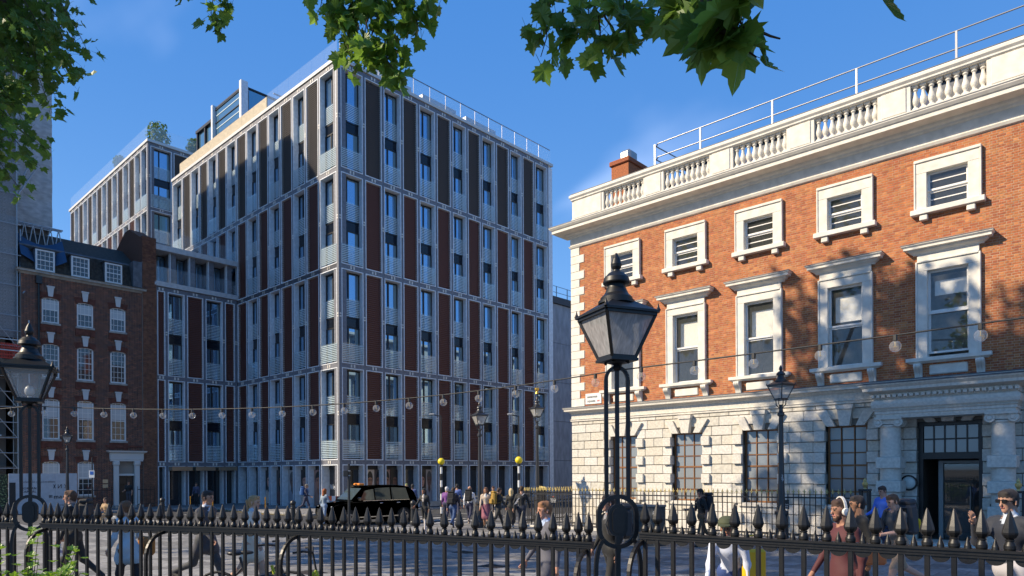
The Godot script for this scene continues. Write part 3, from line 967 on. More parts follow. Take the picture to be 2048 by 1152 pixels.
	slab(G, "side_wall", core, Vector3(0.0, -0.6, -3.6), Vector3(0.28, 13.0, -0.31))
	slab(G, "side_wall", core, Vector3(LEN - 0.3, -0.6, -3.6), Vector3(LEN - 0.02, 13.0, -0.31))
	for fy in [4.6, 8.9, 11.8]: slab(G, "floor_slab", core, Vector3(0.28, fy - 0.1, -3.6), Vector3(LEN - 0.3, fy + 0.1, -0.31))
	# top windows
	var blinds := [0.0, 0.0, 0.0, 0.0, 0.0]
	for i in 5:
		var x: float = cx[i]
		var w := group_node(G, "window_surround", pt(Vector3(x, 0, 0)))
		slab(w, "jamb", stone, Vector3(-0.82, 10.0, -0.2), Vector3(-0.53, 11.1, 0.1), 0.012)
		slab(w, "jamb", stone, Vector3(0.53, 10.0, -0.2), Vector3(0.82, 11.1, 0.1), 0.012)
		slab(w, "lintel", stone, Vector3(-0.82, 11.1, -0.2), Vector3(0.82, 11.42, 0.1), 0.012)
		slab(w, "fillet", stone, Vector3(-0.87, 11.425, -0.1), Vector3(0.87, 11.52, 0.14), 0.015)
		for s in [-0.9, 0.79]: slab(w, "fillet", stone, Vector3(s + 0.03, 10.0, -0.1), Vector3(s + 0.08, 11.42, 0.13), 0.01)
		slab(w, "sill", stone, Vector3(-0.96, 9.83, -0.2), Vector3(0.96, 9.995, 0.2), 0.015)
		for s in [-0.72, 0.5]: slab(w, "sill_bracket", stone, Vector3(s, 9.65, -0.05), Vector3(s + 0.22, 9.825, 0.15), 0.02)
		sash(G, x, 10.0, 11.1, 1.06, glass, sashw, 0.0, 0.0, 1)
	# main floor windows
	var bl := [0.0, 0.95, 0.95, 0.85, 0.45]
	for i in 5:
		var x: float = cx[i]
		var w := group_node(G, "window_surround", pt(Vector3(x, 0, 0)))
		slab(w, "jamb", stone, Vector3(-0.80, 5.45, -0.2), Vector3(-0.53, 8.1, 0.1), 0.012)
		slab(w, "jamb", stone, Vector3(0.53, 5.45, -0.2), Vector3(0.80, 8.1, 0.1), 0.012)
		slab(w, "lintel", stone, Vector3(-0.80, 8.1, -0.2), Vector3(0.80, 8.36, 0.1), 0.012)
		for s in [-0.84, 0.79]: slab(w, "fillet", stone, Vector3(s, 5.45, -0.1), Vector3(s + 0.05, 8.4, 0.13), 0.01)
		slab(w, "fillet", stone, Vector3(-0.79, 8.362, -0.1), Vector3(0.79, 8.42, 0.14), 0.01)
		slab(w, "frieze", stone, Vector3(-0.8, 8.422, -0.1), Vector3(0.8, 8.62, 0.08), 0.01)
		var h := MB.new()
		h.molded(-0.82, 0.82, -0.05, [Vector2(0.09, 8.62), Vector2(0.11, 8.66), Vector2(0.14, 8.68), Vector2(0.20, 8.72), Vector2(0.22, 8.76), Vector2(0.31, 8.77), Vector2(0.31, 8.83), Vector2(0.36, 8.88), Vector2(0.36, 8.9)])
		part(w, "hood_moulding", h.done(), stone)
		slab(w, "hood_flashing", lead, Vector3(-1.19, 8.902, -0.03), Vector3(1.19, 8.925, 0.37))
		var sl := MB.new()
		sl.molded(-0.9, 0.9, -0.2, [Vector2(0.1, 5.28), Vector2(0.14, 5.31), Vector2(0.2, 5.34), Vector2(0.2, 5.45)])
		part(w, "sill", sl.done(), stone)
		for s in [-0.78, 0.82]: part(w, "console", console_mesh(), stone, pt(Vector3(s, 5.27, 0)))
		slab(w, "apron_panel", stone, Vector3(-0.5, 4.92, -0.05), Vector3(0.5, 5.22, 0.05), 0.03)
		sash(G, x, 5.46, 8.1, 1.06, glass, sashw, bl[i], 0.0 if i != 4 else 0.12)
	# crowning entablature and lead-topped cornice
	var en := MB.new()
	en.molded(0.0, LEN, -0.5, [Vector2(0.02, 11.86), Vector2(0.06, 11.88), Vector2(0.1, 11.96), Vector2(0.04, 11.98), Vector2(0.04, 12.32), Vector2(0.1, 12.35), Vector2(0.12, 12.40), Vector2(0.2, 12.44), Vector2(0.24, 12.5), Vector2(0.62, 12.52), Vector2(0.62, 12.64), Vector2(0.66, 12.66), Vector2(0.72, 12.74), Vector2(0.72, 12.77)])
	part(G, "cornice", en.done(), stone)
	var ld := MB.new()
	ld.molded(0.0, LEN, -0.5, [Vector2(0.73, 12.772), Vector2(0.73, 12.8), Vector2(0.2, 12.86)])
	part(G, "cornice_flashing", ld.done(), lead)
	var bc := MB.new()
	bc.molded(0.02, LEN - 0.02, -0.4, [Vector2(-0.02, 12.8), Vector2(-0.02, 13.05), Vector2(0.01, 13.08), Vector2(0.01, 13.17)])
	part(G, "balustrade_base", bc.done(), stone)
	var cp := MB.new()
	cp.molded(0.02, LEN - 0.02, -0.42, [Vector2(-0.01, 13.97), Vector2(0.03, 14.0), Vector2(0.03, 14.05), Vector2(0.09, 14.12), Vector2(0.09, 14.2), Vector2(0.03, 14.26)])
	part(G, "coping", cp.done(), stone)
	slab(G, "coping_flashing", lead, Vector3(0.0, 14.262, -0.44), Vector3(LEN, 14.28, 0.05))
	var edges := [0.02]
	for i in 5:
		edges.append(cx[i] - 0.98)
		edges.append(cx[i] + 0.98)
	edges.append(LEN - 0.02)
	for i in range(0, edges.size(), 2):
		slab(G, "balustrade_pier", stone, Vector3(edges[i], 13.17, -0.36), Vector3(edges[i + 1], 13.97, -0.03), 0.01)
		slab(G, "pier_panel", stone, Vector3(edges[i] + 0.12, 13.19, -0.05), Vector3(edges[i + 1] - 0.12, 13.95, 0.0), 0.01)
	for i in 5:
		for j in 9: part(G, "baluster", baluster_mesh(), stone, pt(Vector3(cx[i] - 0.88 + j * 0.22, 13.17, -0.18)))
	# roof: slate, lead dormer tops, handrail, chimney
	var slate := M("slate", Color(0.13, 0.13, 0.16), 0.6, {"patch": 0.35, "scale": Vector3.ONE * 1.2})
	var rf := MB.new()
	rf.q(Vector3(0.3, 13.0, -0.75), Vector3(LEN - 0.3, 13.0, -0.75), Vector3(LEN - 0.3, 15.0, -3.2), Vector3(0.3, 15.0, -3.2))
	rf.q(Vector3(0.3, 15.0, -3.2), Vector3(LEN - 0.3, 15.0, -3.2), Vector3(LEN - 0.3, 15.0, -13), Vector3(0.3, 15.0, -13))
	rf.q(Vector3(0.3, 13.0, -13), Vector3(0.3, 13.0, -0.75), Vector3(0.3, 15.0, -3.2), Vector3(0.3, 15.0, -13))
	part(G, "slate_roof", rf.done(), slate)
	for i in 5:
		var d := group_node(G, "dormer", pt(Vector3(cx[i], 13.1, -1.4)))
		slab(d, "cheek", lead, Vector3(-0.75, 0, -1.6), Vector3(0.75, 1.3, 0))
		slab(d, "lead_top", lead, Vector3(-0.9, 1.305, -1.8), Vector3(0.9, 1.47, 0.14), 0.03)
	var hm := M("galvanised", Color(0.36, 0.36, 0.36), 0.4, {"metal": 0.7})
	var hr := group_node(G, "roof_handrail", pt(Vector3(0, 0, -2.0)))
	for y in [16.2, 15.62]:
		var t := MB.new()
		t.pipe([Vector3(3.2, y, -3), Vector3(3.0, y, -0.2), Vector3(3.2, y, 0), Vector3(LEN + 2, y, 0)], 0.026, 8)
		part(hr, "rail", t.done(), hm)
	for x in [3.05, 5.2, 8.2, 11.2, 14.2]: part(hr, "post", boxm(Vector3(0.06, 1.9, 0.06)), hm, pt(Vector3(x, 14.3, 0.0)))
	var ch := group_node(G, "chimney", pt(Vector3(1.5, 13.0, -2.3)))
	slab(ch, "stack", variants[0], Vector3(-0.45, 0, -0.7), Vector3(0.45, 2.7, 0.7))
	slab(ch, "cap", variants[4], Vector3(-0.53, 2.7, -0.78), Vector3(0.53, 2.92, 0.78), 0.03)
	slab(ch, "flue_terminal", hm, Vector3(-0.3, 2.92, -0.35), Vector3(0.3, 3.5, 0.35), 0.12)
	# ground storey: coursed blocks
	var gw := [[cx[0], 0.62], [cx[1], 0.62], [cx[2], 0.62], [cx[3], 0.62]]
	var gh := []
	for a in gw: gh.append([a[0] - 0.65, 0.85, a[0] + 0.65, 3.50])
	gh.append([cx[4] - 0.85, -0.6, cx[4] + 0.85, 3.50])
	var c := 0.358
	var blocks := [port]
	for i in 3: blocks.append(M("portland_stone_%d" % i, [Color(0.66, 0.62, 0.53), Color(0.76, 0.72, 0.65), Color(0.70, 0.645, 0.54)][i], 0.85, {"patch": 0.16, "scale": Vector3.ONE * (0.9 + 0.3 * i), "bump": 0.04}))
	var n := 0
	while -0.6 + n * c < 4.1:
		var ya := -0.6 + n * c
		var yb := minf(ya + c, 4.2)
		for r in cut_runs(-0.02, LEN + 0.02, ya + 0.02, yb - 0.02, gh):
			var len_: float = r[1] - r[0]
			var pieces := maxi(1, int(round(len_ / 0.78)))
			var wd := len_ / pieces
			var x: float = r[0]
			if n % 2 == 1 and pieces > 1:
				slab(G, "stone_block", blocks[rng.randi() % 4], Vector3(x, ya + 0.012, -0.3), Vector3(x + wd / 2 - 0.012, yb - 0.012, 0.02), 0.014)
				x += wd / 2
				for i in pieces - 1:
					slab(G, "stone_block", blocks[rng.randi() % 4], Vector3(x, ya + 0.012, -0.3), Vector3(x + wd - 0.012, yb - 0.012, 0.02 + rng.randf_range(-0.004, 0.004)), 0.014)
					x += wd
				slab(G, "stone_block", blocks[rng.randi() % 4], Vector3(x, ya + 0.012, -0.3), Vector3(r[1], yb - 0.012, 0.02), 0.014)
			else:
				for i in pieces:
					slab(G, "stone_block", blocks[rng.randi() % 4], Vector3(x, ya + 0.012, -0.3), Vector3(x + wd - (0.012 if i < pieces - 1 else 0.0), yb - 0.012, 0.02 + rng.randf_range(-0.004, 0.004)), 0.014)
					x += wd
		n += 1
	var joint := M("stone_joint", Color(0.2, 0.18, 0.15), 0.95)
	var jb := MB.new()
	var last2 := 0.0
	for a in gh:
		jb.box(Vector3(last2, -0.6, -0.31), Vector3(a[0], 4.2, -0.03))
		jb.box(Vector3(a[0], 3.5, -0.31), Vector3(a[2], 4.2, -0.03))
		if a[1] > 0: jb.box(Vector3(a[0], -0.6, -0.31), Vector3(a[2], a[1], -0.03))
		last2 = a[2]
	jb.box(Vector3(last2, -0.6, -0.31), Vector3(LEN, 4.2, -0.03))
	part(G, "joint_bed", jb.done(), joint)
	# blocked surrounds, keystones and brown glazed sashes
	var brown := M("sash_brown", Color(0.21, 0.085, 0.022), 0.5)
	var frost := M("frosted_glass", Color(0.22, 0.24, 0.25), 0.12, {"spec": 0.9})
	for i in 5:
		var x: float = cx[i]
		var hw := 0.65 if i < 4 else 0.85
		var w := group_node(G, "stone_surround", pt(Vector3(x, 0, 0)))
		for s in [-1, 1]:
			for j in 6:
				var yy := 0.13 + j * c * 2 + (0.0)
				if yy > 3.6: continue
				var xa: float = s * hw if s > 0 else -hw - 0.34
				slab(w, "gibbs_block", port, Vector3(xa, -0.6 + (2 + j * 2) * c + 0.005 + 0.36 * 0, -0.2), Vector3(xa + 0.34, -0.6 + (3 + j * 2) * c - 0.005, 0.13), 0.014)
		var key := MB.new()
		key.prism(PackedVector2Array([Vector2(-0.15, 3.48), Vector2(0.15, 3.48), Vector2(0.23, 4.02), Vector2(-0.23, 4.02)]), -0.2, 0.19)
		key.prism(PackedVector2Array([Vector2(-0.26, 4.025), Vector2(0.26, 4.025), Vector2(0.28, 4.17), Vector2(-0.28, 4.17)]), -0.2, 0.23)
		part(w, "keystone", key.done(), port)
		for s in [-1.0, 1.0]:
			var vo := MB.new()
			vo.prism(PackedVector2Array([Vector2(0.32 * s, 3.48), Vector2(0.58 * s, 3.48), Vector2(0.92 * s, 3.98), Vector2(0.56 * s, 3.98)]), -0.2, 0.12)
			part(w, "voussoir", vo.done(), port)
		if i < 4:
			slab(w, "sill", port, Vector3(-0.8, 0.72, -0.25), Vector3(0.8, 0.86, 0.1), 0.015)
			var g := group_node(G, "window", pt(Vector3(x - 0.62, 0.87, -0.22)))
			part(g, "frame", rim_mesh(1.24, 2.62, 0.055, 0.06), brown)
			for a in 2: slab(g, "glazing_bar", brown, Vector3(0.40 + a * 0.41, 0.055, 0.005), Vector3(0.43 + a * 0.41, 2.565, 0.05))
			for a in 5: slab(g, "glazing_bar", brown, Vector3(0.055, 0.42 + a * 0.43, 0.008), Vector3(1.185, (0.45 if a != 2 else 0.48) + a * 0.43, 0.046))
			for a in 3:
				for e in 6:
					part(g, "pane", boxm(Vector3(0.37, 0.40, 0.006)), frost, Transform3D(Basis(Vector3.UP, rng.randf_range(-0.01, 0.01)), Vector3(0.225 + a * 0.41, 0.03 + e * 0.43, 0.015)))
	# string course over the ground storey
	var sc := MB.new()
	sc.molded(0.0, LEN, -0.3, [Vector2(0.03, 4.2), Vector2(0.06, 4.22), Vector2(0.06, 4.28), Vector2(0.09, 4.3), Vector2(0.03, 4.33), Vector2(0.03, 4.55), Vector2(0.08, 4.58), Vector2(0.12, 4.64), Vector2(0.27, 4.66), Vector2(0.27, 4.72), Vector2(0.32, 4.78), Vector2(0.32, 4.8)])
	part(G, "string_course", sc.done(), port)
	var s2 := MB.new()
	s2.molded(0.0, LEN, -0.1, [Vector2(0.33, 4.802), Vector2(0.33, 4.825), Vector2(0.04, 4.87)])
	part(G, "string_course_flashing", s2.done(), lead)
	# street name plate
	var np := group_node(G, "street_name_plate", pt(Vector3(0.75, 4.93, 0.02)))
	part(np, "plate", boxm(Vector3(0.84, 0.46, 0.03), 0.006), M("sign_white", Color(0.75, 0.75, 0.72), 0.4), pt(Vector3(0.42, 0, 0)))
	var ink := M("sign_black", Color(0.02, 0.02, 0.02), 0.5)
	words(np, "lettering", "HANOVER", 0.115, ink, pt(Vector3(0.37, 0.30, 0.018)), 0.006, true)
	words(np, "lettering", "SQUARE", 0.115, ink, pt(Vector3(0.32, 0.12, 0.018)), 0.006, true)
	words(np, "lettering", "W1", 0.10, M("sign_red", Color(0.5, 0.03, 0.03), 0.5), pt(Vector3(0.70, 0.12, 0.018)), 0.006, true)
	# porch: banded Ionic columns, bulging frieze, dentils
	var PX: float = cx[4]
	var pr := group_node(root, "porch", pt(Vector3(PX, 0, 0)))
	for s in [-1.42, 1.42]:
		for a in [[-0.6, 0.25, 0], [0.25, 0.62, 1], [0.62, 0.98, 0], [0.98, 1.34, 1], [1.34, 1.7, 0], [1.7, 2.06, 1], [2.06, 2.42, 0]]:
			if a[2] == 0: slab(pr, "column_block", port, Vector3(s - 0.34, a[0] + 0.008, 0.30), Vector3(s + 0.34, a[1] - 0.008, 0.98), 0.02)
			else:
				var d := MB.new()
				d.lathe(Vector3(s, a[0], 0.64), [Vector2(0.29, 0), Vector2(0.29, a[1] - a[0])], 24)
				part(pr, "column_drum", d.done(), port)
		var sh := MB.new()
		sh.lathe(Vector3(s, 2.42, 0.64), [Vector2(0.29, 0), Vector2(0.27, 0.9), Vector2(0.30, 0.93), Vector2(0.30, 0.98)], 24)
		part(pr, "column_shaft", sh.done(), port)
		var cap := MB.new()
		for e in [-0.27, 0.27]:
			for zz in [0.38, 0.9]:
				cap.tube(Vector3(s + e, 3.47, zz - 0.06), Vector3(s + e, 3.47, zz + 0.06), 0.13, 0.13, 14)
				cap.tube(Vector3(s + e, 3.47, zz + 0.06), Vector3(s + e, 3.47, zz + 0.08), 0.07, 0.06, 10)
		cap.box(Vector3(s - 0.3, 3.42, 0.36), Vector3(s + 0.3, 3.56, 0.92))
		cap.box(Vector3(s - 0.38, 3.562, 0.28), Vector3(s + 0.38, 3.64, 1.0))
		part(pr, "ionic_capital", cap.done(), port)
	var ent := MB.new()
	ent.xf = pt(Vector3(0, 0, 0.95))
	ent.molded(-1.75, 1.75, -0.95, [Vector2(0.0, 3.645), Vector2(0.0, 3.72), Vector2(0.03, 3.73), Vector2(0.03, 3.8), Vector2(0.07, 3.84), Vector2(0.03, 3.86), Vector2(0.1, 3.92), Vector2(0.12, 4.02), Vector2(0.1, 4.12), Vector2(0.03, 4.18), Vector2(0.06, 4.2), Vector2(0.06, 4.34), Vector2(0.12, 4.36), Vector2(0.3, 4.42), Vector2(0.3, 4.5), Vector2(0.38, 4.58), Vector2(0.38, 4.62)])
	ent.xf = Transform3D()
	part(pr, "entablature", ent.done(), port)
	var dn := boxm(Vector3(0.1, 0.09, 0.12), 0.006)
	for i in 25: part(pr, "dentil", dn, port, pt(Vector3(-1.8 + i * 0.15, 4.22, 1.06)))
	slab(pr, "porch_flashing", lead, Vector3(-2.16, 4.622, -0.02), Vector3(2.16, 4.66, 1.36))
	slab(pr, "step", port, Vector3(-1.2, -0.6, -0.3), Vector3(1.2, -0.12, 1.4), 0.02)
	slab(pr, "ceiling", port, Vector3(-1.7, 3.6, 0.03), Vector3(1.7, 3.644, 0.94))
	# doorway: dark framed fanlight and a glass door standing open onto a dim hall
	var dk := M("door_black", Color(0.012, 0.012, 0.013), 0.35)
	var dr := group_node(root, "entrance", pt(Vector3(PX, 0, -0.3)))
	slab(dr, "frame", dk, Vector3(-0.85, 2.35, 0), Vector3(0.85, 2.55, 0.14))
	slab(dr, "frame", dk, Vector3(-0.85, -0.12, 0), Vector3(-0.72, 3.5, 0.1))
	slab(dr, "frame", dk, Vector3(0.72, -0.12, 0), Vector3(0.85, 3.5, 0.1))
	slab(dr, "frame", dk, Vector3(-0.72, 3.38, 0), Vector3(0.72, 3.5, 0.1))
	for i in 4: slab(dr, "glazing_bar", dk, Vector3(-0.455 + i * 0.288, 2.55, 0.02), Vector3(-0.415 + i * 0.288, 3.38, 0.08))
	slab(dr, "glazing_bar", dk, Vector3(-0.72, 2.94, 0.022), Vector3(0.72, 2.98, 0.078))
	for i in 5:
		for j in 2: part(dr, "pane", boxm(Vector3(0.25, 0.38, 0.006)), frost, pt(Vector3(-0.576 + i * 0.288, 2.555 + j * 0.43, 0.04)))
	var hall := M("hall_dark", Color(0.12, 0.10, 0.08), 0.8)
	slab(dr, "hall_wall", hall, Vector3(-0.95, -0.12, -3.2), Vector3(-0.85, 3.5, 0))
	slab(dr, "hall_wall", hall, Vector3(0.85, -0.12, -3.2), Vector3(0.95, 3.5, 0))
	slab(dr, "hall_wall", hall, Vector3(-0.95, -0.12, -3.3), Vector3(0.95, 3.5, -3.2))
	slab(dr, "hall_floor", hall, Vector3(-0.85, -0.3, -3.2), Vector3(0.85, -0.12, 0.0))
	slab(dr, "inner_jamb", M("door_grey", Color(0.3, 0.31, 0.3), 0.5), Vector3(-0.42, -0.12, -0.6), Vector3(-0.3, 2.3, -0.45))
	slab(dr, "inner_head", M("door_grey"), Vector3(-0.3, 2.22, -0.6), Vector3(0.85, 2.3, -0.45))
	slab(dr, "glass_door", glass, Vector3(-0.28, -0.1, -0.55), Vector3(0.7, 2.2, -0.53))
	var hd := MB.new()
	hd.pipe([Vector3(0.42, 0.75, -0.5), Vector3(0.42, 0.75, -0.44), Vector3(0.42, 1.5, -0.44), Vector3(0.42, 1.5, -0.5)], 0.016, 8)
	part(dr, "door_handle", hd.done(), hm)
	# things fixed by the door
	var lampw := thing("bulkhead_lamp", "round white bulkhead lamp on stone beside the doorway", "lamp", O + Vector3(PX - 1.05, 1.62, 0.11))
	var lm := MB.new()
	lm.xf = Transform3D(Basis(Vector3.RIGHT, PI / 2), Vector3.ZERO)
	lm.lathe(Vector3.ZERO, [Vector2(0.0, 0.1), Vector2(0.14, 0.08), Vector2(0.19, 0.03), Vector2(0.19, 0.0)], 20)
	part(lampw, "diffuser", lm.done(), M("opal_glass", Color(0.62, 0.66, 0.62), 0.25))
	var rm := MB.new()
	rm.xf = Transform3D(Basis(Vector3.RIGHT, PI / 2), Vector3.ZERO)
	rm.lathe(Vector3.ZERO, [Vector2(0.19, 0.0), Vector2(0.2, 0.05), Vector2(0.24, 0.05), Vector2(0.25, 0.0)], 20)
	part(lampw, "rim", rm.done(), dk)
	for a in [[-1.08, Color(0.03, 0.12, 0.45), "blue dot"], [1.28, Color(0.55, 0.55, 0.03), "lime mark"]]:
		var pq := thing("name_plaque", "small steel wall plaque with a %s beside the doorway" % a[2], "plaque", O + Vector3(PX + a[0], 0.68, 0.12 if a[0] < 0.0 else 0.13))
		part(pq, "backplate", boxm(Vector3(0.5, 0.34, 0.02), 0.005), dk)
		part(pq, "face_plate", boxm(Vector3(0.44, 0.28, 0.012), 0.003), M("brushed_steel", Color(0.45, 0.46, 0.46), 0.35, {"metal": 0.6}), pt(Vector3(0, 0.03, 0.014)))
		var em := MB.new()
		if a[0] < 0.0: em.tube(Vector3(-0.1, 0.17, 0.02), Vector3(-0.1, 0.17, 0.026), 0.055, 0.055, 18)
		else:
			em.xf = pt(Vector3(-0.12, 0.15, 0.02))
			em.prism(PackedVector2Array([Vector2(-0.07, 0), Vector2(-0.03, 0), Vector2(0.0, 0.05), Vector2(0.03, 0), Vector2(0.08, 0), Vector2(0.1, 0.07), Vector2(0.05, 0.07), Vector2(0.02, 0.03), Vector2(-0.01, 0.07), Vector2(-0.05, 0.07)]), 0, 0.006)
		part(pq, "emblem", em.done(), M("emblem_%s" % a[2], a[1], 0.5))
		for j in 2: part(pq, "text_line", boxm(Vector3(0.16, 0.016, 0.006)), M("etched_grey", Color(0.2, 0.2, 0.2), 0.5), pt(Vector3(0.08, 0.185 - j * 0.04, 0.021)))
	var dp := thing("downpipe", "black cast iron downpipe at the end of the brick facade", "pipe", O + Vector3(LEN - 0.42, -0.45, 0.14))
	var pm := MB.new()
	pm.tube(Vector3(0, 0, 0), Vector3(0, 5.2, 0), 0.055, 0.055, 12)
	for y in [0.9, 2.6, 4.3]: pm.tube(Vector3(0, y, 0), Vector3(0, y + 0.12, 0), 0.075, 0.075, 12)
	part(dp, "pipe", pm.done(), dk)
	slab(dp, "wall_bracket", dk, Vector3(-0.1, 3.9, -0.13), Vector3(0.1, 3.96, 0.07))


func arched_window(root: Node3D, T: Transform3D, x: float, y0: float, y1: float, w: float, nx: int, ny: int, film: float) -> void:
	# white sashes with glazing bars under a shallow arch
	var g := group_node(root, "window", T * pt(Vector3(x - w / 2, y0, -0.12)))
	var white := M("sash_white")
	var h := y1 - y0
	var rise := 0.12
	var fr := MB.new()
	fr.box(Vector3(0, 0, 0), Vector3(0.09, h - rise, 0.1))
	fr.box(Vector3(w - 0.09, 0, 0), Vector3(w, h - rise, 0.1))
	fr.box(Vector3(0.09, 0, 0), Vector3(w - 0.09, 0.09, 0.1))
	for i in 8:
		var a := w * i / 8.0
		var b := w * (i + 1) / 8.0
		var ya := h - rise + rise * sin(PI * i / 8.0)
		var yb := h - rise + rise * sin(PI * (i + 1) / 8.0)
		fr.prism(PackedVector2Array([Vector2(a, ya - 0.1), Vector2(b, yb - 0.1), Vector2(b, yb), Vector2(a, ya)]), 0, 0.1)
	part(g, "frame", fr.done(), white)
	for i in range(1, nx): part(g, "glazing_bar", boxm(Vector3(0.025, h - 0.16, 0.03)), white, pt(Vector3(w * i / nx, 0.08, 0.04)))
	for i in range(1, ny):
		var t := 0.06 if i == ny / 2 else 0.025
		part(g, "glazing_bar", boxm(Vector3(w - 0.18, t, 0.034)), white, pt(Vector3(w / 2, h * i / ny, 0.04)))
	part(g, "pane", boxm(Vector3(w - 0.1, h - 0.1, 0.01)), M("old_glass", Color(0.06, 0.065, 0.07), 0.03, {"metal": 0.35, "spec": 1.0}), Transform3D(Basis(Vector3.UP, rng.randf_range(-0.03, 0.03)), Vector3(w / 2, 0.03, 0.03)))
	if film > 0.0: part(g, "window_film", boxm(Vector3(w - 0.2, film, 0.004)), M("film_white", Color(0.5, 0.52, 0.52), 0.25), pt(Vector3(w / 2, h - 0.2 - film, 0.044)))
	slab(g, "sill", M("pale_stone", Color(0.5, 0.47, 0.42), 0.8, {"patch": 0.25}), Vector3(-0.08, -0.14, -0.02), Vector3(w + 0.08, -0.005, 0.24), 0.01)
	var key := MB.new()
	key.prism(PackedVector2Array([Vector2(w / 2 - 0.13, h + 0.02), Vector2(w / 2 + 0.13, h + 0.02), Vector2(w / 2 + 0.19, h + 0.62), Vector2(w / 2 - 0.19, h + 0.62)]), 0.0, 0.22)
	key.prism(PackedVector2Array([Vector2(w / 2 - 0.23, h + 0.625), Vector2(w / 2 + 0.23, h + 0.625), Vector2(w / 2 + 0.23, h + 0.72), Vector2(w / 2 - 0.23, h + 0.72)]), 0.0, 0.25)
	part(g, "keystone", key.done(), M("keystone_white", Color(0.6, 0.59, 0.57), 0.7))

